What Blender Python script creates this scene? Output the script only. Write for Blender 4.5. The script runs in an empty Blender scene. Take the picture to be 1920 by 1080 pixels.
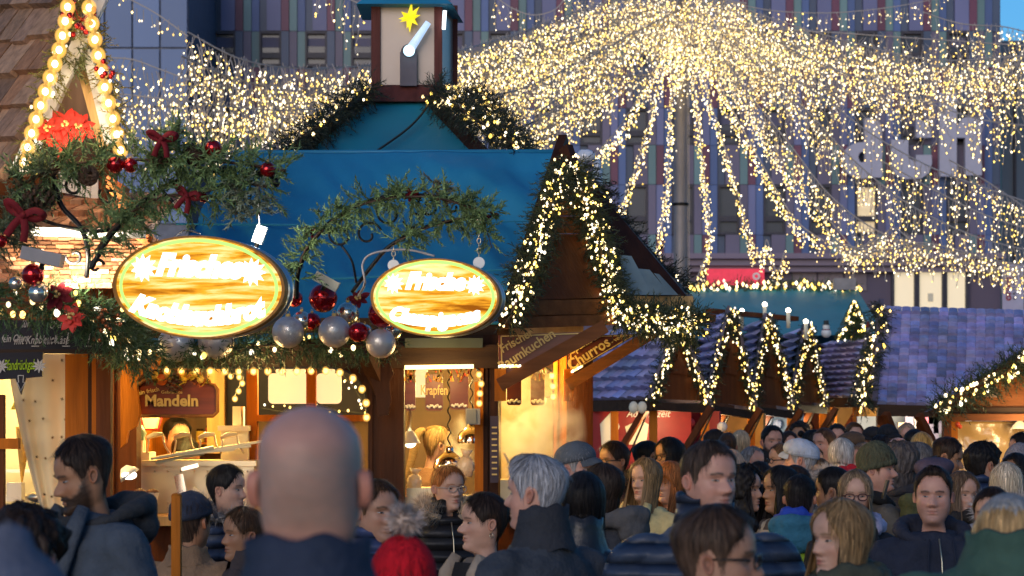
import bpy, math, random
import numpy as np
from mathutils import Vector, Matrix, noise
R = math.radians
V = Vector
sc = bpy.context.scene
COL = sc.collection
random.seed(7)
rnd = random.random
def ru(a, b): return a + (b - a) * random.random()

# ------------------------------------------------------------------ camera, sky, sun, exposure
FPX, CX, HY, CZ = 4533.0, 960.0, 800.0, 1.75
cam_d = bpy.data.cameras.new('camera'); cam = bpy.data.objects.new('camera', cam_d); COL.objects.link(cam)
cam.location = (0, 0, CZ); cam.rotation_euler = (R(90), 0, 0)
cam_d.sensor_width = 36; cam_d.lens = 36 * FPX / 1920; cam_d.shift_y = (HY - 540) / 1920
cam_d.clip_start = .1; cam_d.clip_end = 2000
cam_d.dof.use_dof = True; cam_d.dof.focus_distance = 13; cam_d.dof.aperture_fstop = 6.3
sc.camera = cam
w = bpy.data.worlds.new('World'); sc.world = w; w.use_nodes = True
nt = w.node_tree; bg = nt.nodes['Background']
sky = nt.nodes.new('ShaderNodeTexSky'); sky.sky_type = 'NISHITA'; sky.sun_disc = False
SUN_EL, SUN_AZ = 5.0, 200.0
sky.sun_elevation = R(SUN_EL); sky.sun_rotation = R(SUN_AZ); sky.altitude = 300; sky.air_density = 1.1; sky.dust_density = .4; sky.ozone_density = 5.0
nt.links.new(sky.outputs[0], bg.inputs[0]); bg.inputs[1].default_value = .10
sd = bpy.data.lights.new('sun', 'SUN'); sun = bpy.data.objects.new('sun', sd); COL.objects.link(sun)
sd.energy = .55; sd.angle = R(40); sd.color = (1, .84, .74)
sun.rotation_euler = (R(90 - SUN_EL - 8), 0, R(180 - SUN_AZ))
sc.view_settings.view_transform = 'Standard'; sc.view_settings.look = 'None'
sc.view_settings.exposure = 1.42; sc.view_settings.gamma = 1
cy = sc.cycles
cy.use_denoising = True; cy.sample_clamp_indirect = 4; cy.max_bounces = 6; cy.diffuse_bounces = 3
cy.transparent_max_bounces = 12; cy.volume_bounces = 1
try: cy.denoiser = 'OPENIMAGEDENOISE'; cy.denoising_input_passes = 'RGB_ALBEDO_NORMAL'
except Exception: pass

def P(px, py, Y): return V(((px - CX) / FPX * Y, Y, CZ + (HY - py) / FPX * Y))
def PX(Y): return Y / FPX

# ------------------------------------------------------------------ tagging
def tag(o, label=None, cat=None, group=None, kind=None):
    if label: o['label'] = label
    if cat: o['category'] = cat
    if group: o['group'] = group
    if kind: o['kind'] = kind
    return o
def thing(name, label, cat, loc=(0, 0, 0), rz=0, group=None):
    o = bpy.data.objects.new(name, None); COL.objects.link(o)
    o.location = loc; o.rotation_euler = (0, 0, rz); o.empty_display_size = .1
    return tag(o, label, cat, group)
def rootmat(o): return Matrix.LocRotScale(V(o.location), o.rotation_euler, V((1, 1, 1)))

# ------------------------------------------------------------------ mesh collector
class MB:
    def __init__(s): s.v = []; s.f = []; s.m = []; s.c = []; s.uv = None
    def add(s, vs, fs, mi=0, col=(1, 1, 1)):
        n = len(s.v); s.v += [tuple(p) for p in vs]
        if isinstance(col, list): s.c += col
        else: s.c += [col] * len(vs)
        s.f += [tuple(i + n for i in f) for f in fs]; s.m += [mi] * len(fs)
        return n
    def box(s, c, size, M=None, mi=0, col=(1, 1, 1)):
        x, y, z = [k / 2 for k in size]; c = V(c)
        vs = [V((a * x, b * y, d * z)) for a in (-1, 1) for b in (-1, 1) for d in (-1, 1)]
        if M is not None: vs = [M @ p for p in vs]
        s.add([p + c for p in vs], [(0, 1, 3, 2), (4, 6, 7, 5), (0, 4, 5, 1), (2, 3, 7, 6), (0, 2, 6, 4), (1, 5, 7, 3)], mi, col)
    def bar(s, p, q, w, h, up=(0, 0, 1), mi=0, col=(1, 1, 1)):
        p, q = V(p), V(q); d = (q - p).normalized(); u = V(up)
        if abs(d.dot(u)) > .97: u = V((0, 1, 0))
        r = d.cross(u).normalized(); u = r.cross(d)
        vs = [e + r * (a * w / 2) + u * (b * h / 2) for e in (p, q) for a, b in ((-1, -1), (1, -1), (1, 1), (-1, 1))]
        s.add(vs, [(0, 1, 2, 3), (4, 7, 6, 5), (0, 4, 5, 1), (1, 5, 6, 2), (2, 6, 7, 3), (3, 7, 4, 0)], mi, col)
    def tube(s, pts, r, n=8, mi=0, col=(1, 1, 1), cap=True, flat=1.0):
        pts = [V(p) for p in pts]; N = len(pts)
        rr = r if isinstance(r, (list, tuple)) else [r] * N
        vs = []; u0 = None
        for i, p in enumerate(pts):
            d = (pts[min(i + 1, N - 1)] - pts[max(i - 1, 0)])
            d = d.normalized() if d.length > 1e-9 else V((0, 0, 1))
            if u0 is None: u0 = d.orthogonal().normalized()
            u0 = (u0 - d * u0.dot(d)); u0 = u0.normalized() if u0.length > 1e-6 else d.orthogonal().normalized()
            b = d.cross(u0)
            for k in range(n):
                a = 2 * math.pi * k / n
                vs.append(p + (u0 * math.cos(a) + b * math.sin(a) * flat) * rr[i])
        fs = [(i * n + k, i * n + (k + 1) % n, (i + 1) * n + (k + 1) % n, (i + 1) * n + k) for i in range(N - 1) for k in range(n)]
        if cap: fs += [tuple(range(n - 1, -1, -1)), tuple((N - 1) * n + k for k in range(n))]
        s.add(vs, fs, mi, col)
    def sphere(s, c, r, nu=12, nv=8, mi=0, col=(1, 1, 1), sc_=(1, 1, 1), M=None, fn=None):
        c = V(c); vs = []
        for j in range(nv + 1):
            th = math.pi * j / nv
            for i in range(nu):
                ph = 2 * math.pi * i / nu
                d = V((math.sin(th) * math.cos(ph), math.sin(th) * math.sin(ph), math.cos(th)))
                k = r * (fn(d) if fn else 1)
                p = V((d.x * sc_[0], d.y * sc_[1], d.z * sc_[2])) * k
                if M is not None: p = M @ p
                vs.append(c + p)
        fs = [(j * nu + i, (j + 1) * nu + i, (j + 1) * nu + (i + 1) % nu, j * nu + (i + 1) % nu) for j in range(nv) for i in range(nu)]
        s.add(vs, fs, mi, col)
    def loft(s, rings, closed=True, cap0=False, cap1=False, mi=0, col=(1, 1, 1)):
        n = len(rings[0]); vs = [p for r in rings for p in r]; fs = []
        m = n if closed else n - 1
        for i in range(len(rings) - 1):
            for k in range(m):
                fs.append((i * n + k, i * n + (k + 1) % n, (i + 1) * n + (k + 1) % n, (i + 1) * n + k))
        if cap0: fs.append(tuple(range(n - 1, -1, -1)))
        if cap1: fs.append(tuple((len(rings) - 1) * n + k for k in range(n)))
        s.add(vs, fs, mi, col)
    def prism(s, poly, ext, mi=0, col=(1, 1, 1), mi_side=None):
        poly = [V(p) for p in poly]; n = len(poly); e = V(ext)
        s.add(poly, [tuple(range(n))], mi, col)
        s.add([p + e for p in poly], [tuple(range(n - 1, -1, -1))], mi, col)
        s.add(poly + [p + e for p in poly], [(i, i + n, (i + 1) % n + n, (i + 1) % n) for i in range(n)], mi if mi_side is None else mi_side, col)
    def torus(s, c, R_, r, M=None, n=24, k=8, mi=0, col=(1, 1, 1), sx=1, sz=1, a0=0, a1=2 * math.pi):
        M = M or Matrix.Identity(3); full = abs(a1 - a0 - 2 * math.pi) < 1e-4
        N = n if full else n + 1; vs = []
        for i in range(N):
            a = a0 + (a1 - a0) * i / n
            for j in range(k):
                b = 2 * math.pi * j / k
                vs.append(V(c) + M @ V(((R_ + r * math.cos(b)) * math.cos(a) * sx, r * math.sin(b), (R_ + r * math.cos(b)) * math.sin(a) * sz)))
        fs = [(i * k + j, ((i + 1) % N) * k + j, ((i + 1) % N) * k + (j + 1) % k, i * k + (j + 1) % k) for i in range(N if full else N - 1) for j in range(k)]
        s.add(vs, fs, mi, col)
    def text(s, body, o, right, up, size, ext=.004, off=0., shear=0., bevel=0., mi=0, col=(1, 1, 1), align='CENTER', bend=None, space=1.0, xs=1.0):
        vs, fs = text_mesh(body, off, shear, align, space, bevel / size if size else 0)
        right, up = V(right).normalized(), V(up).normalized(); nrm = right.cross(up); o = V(o)
        out = []
        for x, y, z in vs:
            x, y = x * size * xs, y * size
            if bend:
                t = x / bend; x, y = math.sin(t) * (bend - y), bend - math.cos(t) * (bend - y)
            zz = ext / 2 * (1 if z > 0 else -1) if not bevel else z * size
            out.append(o + right * x + up * y + nrm * (zz + ext / 2))
        s.add(out, fs, mi, col)
    def build(s, name, mats, parent=None, smooth=False, M=None):
        me = bpy.data.meshes.new(name)
        if not isinstance(mats, (list, tuple)): mats = [mats]
        vs = s.v
        if M is not None: vs = [tuple(M @ V(p)) for p in vs]
        me.from_pydata(vs, [], s.f)
        for m in mats: me.materials.append(m)
        me.polygons.foreach_set('material_index', s.m)
        if smooth: me.polygons.foreach_set('use_smooth', [True] * len(s.f))
        at = me.attributes.new('Col', 'FLOAT_COLOR', 'POINT')
        a = np.ones((len(vs), 4), dtype=np.float32); a[:, :3] = np.array([c[:3] for c in s.c], dtype=np.float32).reshape(-1, 3)
        at.data.foreach_set('color', a.ravel())
        if s.uv is not None:
            ul = me.uv_layers.new(name='UV'); li = np.zeros(len(me.loops), dtype=np.int32); me.loops.foreach_get('vertex_index', li)
            ul.data.foreach_set('uv', np.array(s.uv, dtype=np.float32)[li].ravel())
        me.update()
        o = bpy.data.objects.new(name, me); COL.objects.link(o)
        if parent is not None:
            o.parent = parent
            if M is None: o.matrix_parent_inverse = rootchain(parent).inverted()
        return o
def rootchain(o):
    m = rootmat(o)
    if o.parent is not None: m = rootchain(o.parent) @ o.matrix_parent_inverse @ m
    return m
_tc = {}
def text_mesh(body, off, shear, align, space, bevel):
    key = (body, off, shear, align, space, bevel)
    if key not in _tc:
        cu = bpy.data.curves.new('t', 'FONT'); cu.body = body; cu.size = 1; cu.extrude = .01; cu.offset = off; cu.shear = shear
        cu.align_x = align; cu.space_character = space; cu.resolution_u = 3; cu.bevel_depth = bevel; cu.bevel_resolution = 2
        ob = bpy.data.objects.new('t', cu); COL.objects.link(ob)
        dg = bpy.context.evaluated_depsgraph_get(); me = bpy.data.meshes.new_from_object(ob.evaluated_get(dg))
        _tc[key] = ([tuple(v.co) for v in me.vertices], [tuple(p.vertices) for p in me.polygons])
        bpy.data.objects.remove(ob); bpy.data.curves.remove(cu); bpy.data.meshes.remove(me)
    return _tc[key]

# ------------------------------------------------------------------ materials
def newmat(name):
    m = bpy.data.materials.new(name); m.use_nodes = True
    return m, m.node_tree, m.node_tree.nodes['Principled BSDF']
def mat(name, col, rough=.6, metal=0., var=.25, vscale=6., bump=0., bscale=40., vcol=False, stretch=None, spec=.4, emis=None, estr=0., coat=0., sub=0., alpha=1., trans=0.):
    m, t, b = newmat(name); N, L = t.nodes, t.links
    tc = N.new('ShaderNodeTexCoord'); src = tc.outputs['Object']
    if stretch:
        mp = N.new('ShaderNodeMapping'); mp.inputs['Scale'].default_value = stretch; L.new(src, mp.inputs[0]); src = mp.outputs[0]
    nz = N.new('ShaderNodeTexNoise'); nz.inputs['Scale'].default_value = vscale; nz.inputs['Detail'].default_value = 6; L.new(src, nz.inputs['Vector'])
    mr = N.new('ShaderNodeMapRange'); mr.inputs[1].default_value = .25; mr.inputs[2].default_value = .75
    mr.inputs[3].default_value = 1 - var; mr.inputs[4].default_value = 1 + var; L.new(nz.outputs[0], mr.inputs[0])
    mx = N.new('ShaderNodeMix'); mx.data_type = 'RGBA'; mx.blend_type = 'MULTIPLY'; mx.inputs[0].default_value = 1
    mx.inputs[6].default_value = (*col, 1); L.new(mr.outputs[0], mx.inputs[7])
    out = mx.outputs[2]
    if vcol:
        at = N.new('ShaderNodeAttribute'); at.attribute_name = 'Col'
        m2 = N.new('ShaderNodeMix'); m2.data_type = 'RGBA'; m2.blend_type = 'MULTIPLY'; m2.inputs[0].default_value = 1
        L.new(out, m2.inputs[6]); L.new(at.outputs['Color'], m2.inputs[7]); out = m2.outputs[2]
    L.new(out, b.inputs['Base Color'])
    b.inputs['Roughness'].default_value = rough; b.inputs['Metallic'].default_value = metal
    b.inputs['Specular IOR Level'].default_value = spec; b.inputs['Coat Weight'].default_value = coat
    b.inputs['Alpha'].default_value = alpha; b.inputs['Transmission Weight'].default_value = trans
    if sub: b.inputs['Subsurface Weight'].default_value = sub; b.inputs['Subsurface Radius'].default_value = (.02, .008, .004); b.inputs['Subsurface Scale'].default_value = .3
    if emis: b.inputs['Emission Color'].default_value = (*emis, 1); b.inputs['Emission Strength'].default_value = estr
    if bump:
        n2 = N.new('ShaderNodeTexNoise'); n2.inputs['Scale'].default_value = bscale; n2.inputs['Detail'].default_value = 4; L.new(src, n2.inputs['Vector'])
        bp = N.new('ShaderNodeBump'); bp.inputs['Strength'].default_value = bump; bp.inputs['Distance'].default_value = .02
        L.new(n2.outputs[0], bp.inputs['Height']); L.new(bp.outputs[0], b.inputs['Normal'])
    return m
def glow(name, col, s, vcol=False, sample=True):
    m = bpy.data.materials.new(name); m.use_nodes = True; t = m.node_tree; t.nodes.clear()
    e = t.nodes.new('ShaderNodeEmission'); o = t.nodes.new('ShaderNodeOutputMaterial'); e.inputs[0].default_value = (*col, 1); e.inputs[1].default_value = s
    if vcol:
        at = t.nodes.new('ShaderNodeAttribute'); at.attribute_name = 'Col'; t.links.new(at.outputs['Color'], e.inputs[0])
    t.links.new(e.outputs[0], o.inputs[0])
    if not sample: m.cycles.emission_sampling = 'NONE'
    return m
def woodmat(name, col, scale=1., rough=.45, axis=2, var=.35):
    st = [9, 9, 9]; st[axis] = .8
    return mat(name, col, max(rough, .6), var=var, vscale=2.2 * scale, stretch=tuple(st), bump=.2, bscale=8 * scale, spec=.15)
M = {}
M['wood_amber'] = woodmat('amber_wood', (.36, .105, .006))
M['wood_dark'] = woodmat('dark_wood', (.036, .012, .005))
M['wood_brown'] = woodmat('brown_wood', (.10, .027, .006))
M['wood_brownx'] = woodmat('brown_wood_horizontal', (.16, .055, .016), axis=0)
M['wood_darkx'] = woodmat('dark_wood_horizontal', (.035, .019, .011), axis=0)
M['wood_pale'] = woodmat('pale_wood', (.5, .30, .12))
M['shingle'] = mat('weathered_shingle', (.30, .18, .11), .8, vcol=True, var=.4, vscale=5, stretch=(6, 6, 1.2), bump=.4, bscale=12)
M['white_wood'] = mat('white_painted_wood', (.62, .6, .58), .6, var=.12, bump=.1)
M['tarp'] = mat('blue_tarpaulin', (.020, .195, .34), .5, var=.3, vscale=1.1, bump=.35, bscale=7)
M['tarp_teal'] = mat('teal_tarpaulin', (.012, .19, .28), .55, var=.15, vscale=2, bump=.1, bscale=9)
M['tile'] = mat('grey_roof_tile', (.36, .36, .48), .5, vcol=True, var=.3, vscale=7, bump=.3, bscale=30)
M['barge'] = mat('slate_barge_board', (.10, .085, .12), .7)
M['iron'] = mat('wrought_iron', (.015, .015, .017), .45, metal=.6)
M['steel'] = mat('brushed_steel', (.62, .53, .36), .35, metal=.9, var=.15)
M['steel_blue'] = mat('zinc_rim', (.35, .47, .55), .3, metal=.8, var=.1)
M['pole'] = mat('galvanised_pole', (.20, .19, .2), .5, metal=.3, var=.15, vscale=3)
M['fir'] = mat('fir_needles', (1, 1, 1), .6, vcol=True, var=.3, vscale=30)
M['cable'] = mat('light_cable', (.32, .30, .30), .6, var=.1)
M['black_cable'] = mat('black_cable', (.02, .02, .02), .5)
M['fairy'] = glow('fairy_bulb_glow', (1, .75, .4), 1.0, vcol=True)
M['globe'] = glow('globe_bulb_glow', (1, .80, .46), 6.0)
def haloglow():  # paints a bulb's amber halo as a see-through glow
    m = bpy.data.materials.new('amber_halo_glow'); m.use_nodes = True; t = m.node_tree; t.nodes.clear(); N, L = t.nodes, t.links
    tr = N.new('ShaderNodeBsdfTransparent'); e = N.new('ShaderNodeEmission'); e.inputs[0].default_value = (1, .52, .10, 1); e.inputs[1].default_value = .75
    mx = N.new('ShaderNodeMixShader'); lw = N.new('ShaderNodeLayerWeight'); lw.inputs[0].default_value = .5; pw = N.new('ShaderNodeMapRange'); pw.inputs[1].default_value = 0; pw.inputs[2].default_value = 1; pw.inputs[3].default_value = .55; pw.inputs[4].default_value = 0; L.new(lw.outputs['Facing'], pw.inputs[0]); L.new(pw.outputs[0], mx.inputs[0]); o = N.new('ShaderNodeOutputMaterial'); L.new(tr.outputs[0], mx.inputs[1]); L.new(e.outputs[0], mx.inputs[2]); L.new(mx.outputs[0], o.inputs[0]); m.cycles.emission_sampling = 'NONE'; return m
M['haloglow'] = haloglow()
M['fairy_near'] = glow('near_fairy_bulb_glow', (1, .75, .4), 1.0, vcol=True)
M['red_shiny'] = mat('red_bauble_glass', (.42, .006, .012), .12, metal=.75, var=.1, coat=.5)
M['silver_shiny'] = mat('champagne_bauble', (.75, .68, .55), .15, metal=.9, var=.05)
M['red_velvet'] = mat('red_velvet', (.17, .006, .012), .85, var=.3, bump=.1)
M['poinsettia'] = mat('poinsettia_petal', (.6, .025, .012), .6, var=.25)
M['cone'] = mat('pine_cone_scales', (.07, .04, .025), .8)
M['chalk'] = mat('blackboard', (.018, .016, .022), .8, var=.3, vscale=4)
M['chalk_white'] = mat('white_chalk', (.55, .5, .45), .9)
M['chalk_green'] = mat('green_chalk', (.35, .5, .02), .9)
M['cream'] = mat('cream_enamel', (.75, .68, .5), .5, var=.06)
M['white'] = mat('white_plastic', (.75, .75, .72), .4, var=.06)
M['gold_letter'] = mat('gold_lettering', (.62, .42, .13), .5, var=.1)
M['sign_brown'] = mat('lacquered_sign_board', (.13, .028, .010), .35, var=.3, vscale=3, stretch=(1, 1, 8))
M['grey'] = mat('grey_plastic', (.22, .21, .22), .5)
M['black'] = mat('black_plastic', (.012, .012, .014), .35)
M['glass'] = None
def glassmat():
    m, t, b = newmat('clear_glass'); N, L = t.nodes, t.links
    tr = N.new('ShaderNodeBsdfTransparent'); gl = N.new('ShaderNodeBsdfGlossy'); gl.inputs['Roughness'].default_value = .03
    fr = N.new('ShaderNodeFresnel'); fr.inputs[0].default_value = 1.45
    mx = N.new('ShaderNodeMixShader'); L.new(fr.outputs[0], mx.inputs[0]); L.new(tr.outputs[0], mx.inputs[1]); L.new(gl.outputs[0], mx.inputs[2])
    L.new(mx.outputs[0], N['Material Output'].inputs[0]); return m
M['glass'] = glassmat()
def glitter():
    m, t, b = newmat('silver_glitter'); N, L = t.nodes, t.links
    tc = N.new('ShaderNodeTexCoord'); vo = N.new('ShaderNodeTexVoronoi'); vo.inputs['Scale'].default_value = 260; L.new(tc.outputs['Object'], vo.inputs['Vector'])
    bp = N.new('ShaderNodeBump'); bp.inputs['Strength'].default_value = .9; bp.inputs['Distance'].default_value = .004; L.new(vo.outputs['Color'], bp.inputs['Height'])
    L.new(bp.outputs[0], b.inputs['Normal']); b.inputs['Base Color'].default_value = (.62, .58, .56, 1); b.inputs['Metallic'].default_value = .55; b.inputs['Roughness'].default_value = .35
    return m
M['glitter'] = glitter()
def lamp(name, loc, energy, col=(1, .62, .22), size=.15, kind='POINT', target=None, spot=60, parent=None):
    d = bpy.data.lights.new(name, kind); d.energy = energy; d.color = col
    if kind == 'AREA': d.size = size
    else: d.shadow_soft_size = size
    if kind == 'SPOT': d.spot_size = R(spot); d.spot_blend = .6
    o = bpy.data.objects.new(name, d); COL.objects.link(o); o.location = loc
    if target is not None: o.rotation_euler = (V(target) - V(loc)).to_track_quat('-Z', 'Y').to_euler()
    if parent is not None: o.parent = parent; o.matrix_parent_inverse = rootchain(parent).inverted()
    return o
def spline(pts, n=8):
    pts = [V(p) for p in pts]; out = []
    for i in range(len(pts) - 1):
        p0 = pts[max(i - 1, 0)]; p1 = pts[i]; p2 = pts[i + 1]; p3 = pts[min(i + 2, len(pts) - 1)]
        for k in range(n):
            t = k / n
            out.append(.5 * ((2 * p1) + (p2 - p0) * t + (2 * p0 - 5 * p1 + 4 * p2 - p3) * t * t + (3 * p1 - p0 - 3 * p2 + p3) * t ** 3))
    out.append(pts[-1]); return out
def along(pts):
    L = [0]
    for a, b in zip(pts, pts[1:]): L.append(L[-1] + (b - a).length)
    def at(t):
        d = t * L[-1]
        for i in range(len(pts) - 1):
            if d <= L[i + 1] or i == len(pts) - 2:
                k = (d - L[i]) / max(L[i + 1] - L[i], 1e-9); return pts[i].lerp(pts[i + 1], k), (pts[i + 1] - pts[i]).normalized()
    return at, L[-1]
def rdir():
    while True:
        d = V((ru(-1, 1), ru(-1, 1), ru(-1, 1)))
        if .1 < d.length < 1: return d.normalized()
WARM = [(1, .70, .30), (1, .78, .42), (1, .62, .16), (1, .86, .62), (1, .66, .12)]
def bulb(mb, p, r, br=None):
    c = random.choice(WARM); k = br if br else ru(.6, 2.4)
    c = (c[0] * k, c[1] * k, c[2] * k); r *= ru(.8, 1.2)
    p = V(p)
    if p.y < 20:
        mb.sphere(p, r, 7, 5, 0, c, sc_=(1, 1, 1.25)); return
    vs = [p + V(d) * r for d in ((1, 0, 0), (0, 1, 0), (-1, 0, 0), (0, -1, 0))] + [p + V((0, 0, r * 1.5)), p - V((0, 0, r * 1.5))]
    mb.add(vs, [(0, 1, 4), (1, 2, 4), (2, 3, 4), (3, 0, 4), (1, 0, 5), (2, 1, 5), (3, 2, 5), (0, 3, 5)], 0, c)
def sprig(mb, p, d, L, wn, nn, col, spread=.75):
    # a twig with flat needles on both sides and on top
    q = d.orthogonal().normalized(); q.rotate(Matrix.Rotation(ru(0, 6.28), 3, d)); b = d.cross(q)
    vs = []; fs = []; cs = []
    for i in range(nn):
        t = (i + .3) / nn; o = p + d * (L * t); a = i * 2.4
        side = (q * math.cos(a) + b * math.sin(a)); nd = (d * ru(.6, 1.0) + side * spread).normalized(); l = L * .42 * (1.1 - .6 * t)
        s2 = nd.cross(side).normalized() * wn; k = len(vs)
        vs += [o - s2, o + s2, o + nd * l]; fs.append((k, k + 1, k + 2)); g = ru(.7, 1.3)
        c2 = tuple(x * g for x in col); cs += [c2, c2, tuple(x * 1.5 for x in c2)]
    k = len(vs); vs += [p - q * wn, p + q * wn, p + d * L * 1.1]; fs.append((k, k + 1, k + 2)); cs += [col] * 3
    mb.add(vs, fs, 0, cs)
FIR = (.028, .055, .026); CYP = (.12, .185, .07)
def garland(name, label, cat, pts, rad, nspr, L, parent=None, col=FIR, nbulb=0, br=.008, group=None, wn=.0035, nn=9, n=8, droop=.25, bright=None):
    path = spline(pts, n); at, ln = along(path)
    root = thing(name, label, cat, path[0], group=group) if parent is None else parent
    mb = MB()
    for i in range(nspr):
        p, t = at(rnd()); o = rdir(); o = (o - t * o.dot(t)); o = o.normalized() if o.length > .05 else V((0, 0, 1))
        k = ru(0, 1) ** .5; g = ru(.6, 1.45)
        d = (o * ru(.5, 1.1) + t * ru(-.5, .9) + V((0, 0, -droop))).normalized()
        sprig(mb, p + o * rad * k * .75, d, L * ru(.6, 1.25), wn, nn, tuple(x * g for x in col))
    mb.build('foliage', M['fir'], root)
    st = MB(); st.tube(path, rad * .12, 5); st.build('stem', M['cone'], root, True)
    if nbulb:
        lb = MB()
        for i in range(nbulb):
            p, t = at((i + rnd()) / nbulb); o = rdir(); o.y = -abs(o.y) if rnd() < .8 else o.y
            bulb(lb, p + o * rad * ru(.35, 1.3), br * ru(.75, 1.1), bright * ru(.5, 1.1) if bright else None)
        tag(lb.build('fairy_bulb', M['fairy_near' if path[0].y < 31 else 'fairy'], root), kind='stuff')
    return root
# ================================================================== SETTING: ground and buildings
g = MB(); g.add([(-400, -60, 0), (400, -60, 0), (400, 900, 0), (-400, 900, 0)], [(0, 1, 2, 3)])
def paving():
    m, t, b = newmat('granite_paving'); N, L = t.nodes, t.links
    tc = N.new('ShaderNodeTexCoord'); br = N.new('ShaderNodeTexBrick'); br.inputs['Scale'].default_value = 1.5
    br.inputs['Color1'].default_value = (.12, .11, .1, 1); br.inputs['Color2'].default_value = (.16, .15, .14, 1); br.inputs['Mortar'].default_value = (.05, .05, .05, 1)
    L.new(tc.outputs['Object'], br.inputs['Vector']); L.new(br.outputs['Color'], b.inputs['Base Color']); b.inputs['Roughness'].default_value = .6; return m
tag(g.build('ground', paving()), kind='structure')

# ---- department store with striped cladding
YF = 70.0; pf = PX(YF)
def fx(px): return (px - CX) * pf
def fz(py): return CZ + (HY - py) * pf
store = thing('department_store', 'big department store behind the lights with vertical maroon, green and blue striped cladding', 'building', (fx(1100), YF, 0))
M['store_wall'] = mat('store_wall_panel', (.09, .09, .16), .6, var=.12, vscale=.3)
M['store_base'] = mat('store_ground_floor', (.10, .08, .125), .6, var=.12, vscale=.3)
M['store_ledge'] = mat('store_ledge', (.20, .16, .22), .6, var=.1, vscale=.3)
M['clad'] = mat('cladding_panel', (1, 1, 1), .45, vcol=True, var=.12, vscale=.6)
M['win_dark'] = mat('dark_window_pane', (.035, .033, .05), .25, var=.4, vscale=.4, spec=.6)
M['win_frame'] = mat('dark_window_frame', (.035, .033, .05), .5)
b_ = MB(); b_.box((fx((355 + 1878) / 2), YF + 6, (fz(-130) + 0) / 2), (fx(1878) - fx(355), 11.6, fz(-130)))
b_.build('wall', M['store_wall'], store)
MAR, SAG, BLU, SLA, LAV, BRN = (.14, .045, .09), (.12, .22, .24), (.075, .13, .31), (.06, .09, .16), (.135, .15, .30), (.125, .11, .18)
levels = [(-130, -20, 0), (-20, 58, 0), (58, 125, 1), (125, 202, 0), (202, 272, 1), (272, 346, 0), (346, 440, 1), (440, 480, 0)]
cl = MB(); winspots = []
x = 355; k = 0
rr = random.Random(3)
while x < 1875:
    cols = [(15, MAR), (15, SAG), (15, BLU), (14, SLA), (27, LAV)]
    for li, (y0, y1, isw) in enumerate(levels):
        xx = x; ph = (li // 2) % 3
        for ci, (wd, c) in enumerate(cols):
            if isw:
                c = [BRN, LAV, BLU, SLA, SLA][ci] if ph != 1 else [SLA, BRN, SAG, MAR, LAV][ci]
                if ci == 4 or ci == 3: xx += wd; continue
            elif ph == 1: c = [SLA, BRN, LAV, MAR, BRN][(ci + 1) % 5]
            elif li > 4: c = [SAG, MAR, BLU, SLA, BRN][ci]
            d = .05 + .06 * ((ci * 7 + 3) % 4); x1 = min(xx + wd, 1876)
            if x1 <= xx: break
            v = rr.uniform(.85, 1.15)
            cl.box(((fx(xx) + fx(x1)) / 2, YF + .2 - d / 2, (fz(y0) + fz(y1)) / 2), (fx(x1) - fx(xx) - .012, d, fz(y0) - fz(y1) - .012), col=tuple(q * v for q in c))
            xx += wd
        if isw and x + 86 < 1876: winspots.append((x + 45, x + 86, y0, y1))
    x += 86
tag(cl.build('cladding', M['clad'], store), label='vertical cladding strips in maroon, sage green, blue and slate')
lit = M['litroom'] = mat('lit_room_wall', (.5, .42, .3), .7, emis=(1, .75, .42), estr=.2)
for (x0, x1, y0, y1) in winspots:
    litw = abs(x0 - 1583) < 45 and y0 == 346
    f = MB(); cxm, czm = (fx(x0) + fx(x1)) / 2, (fz(y0) + fz(y1)) / 2; W_, H_ = fx(x1) - fx(x0), fz(y0) - fz(y1)
    for sx in (-1, 1): f.box((cxm + sx * (W_ / 2 - .03), YF + .1, czm), (.06, .2, H_))
    f.box((cxm, YF + .1, czm + H_ / 2 - .04), (W_ - .13, .2, .08)); f.box((cxm, YF + .1, czm - H_ * .18), (W_ - .13, .16, .16)); f.box((cxm, YF + .1, czm - H_ / 2 + .04), (W_ - .13, .2, .08))
    fo = f.build('window', M['win_frame'], store)
    p_ = MB(); p_.box((cxm, YF + .17, czm), (W_ - .12, .02, H_ - .1))
    if rr.random() < .35: p_.box((cxm, YF + .15, czm + H_ * .2), (W_ - .14, .01, H_ * rr.uniform(.2, .4)), mi=1)
    po = p_.build('pane', [M['litroom'] if litw else M['win_dark'], M['litroom'] if litw else M['store_wall']], fo)
l_ = MB()
for y0, y1, d in ((478, 488, .9), (489, 500, .7), (501, 511, .5)):
    l_.box((fx(1117), YF - d / 2 + .15, (fz(y0) + fz(y1)) / 2), (fx(1876) - fx(357), d, fz(y0) - fz(y1)))
l_.build('ledge', M['store_ledge'], store)
l_ = MB(); l_.box((fx(1117), YF + .1, fz(512) / 2), (fx(1876) - fx(357), .2, fz(512))); l_.build('ground_floor_wall', M['store_base'], store)
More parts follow.
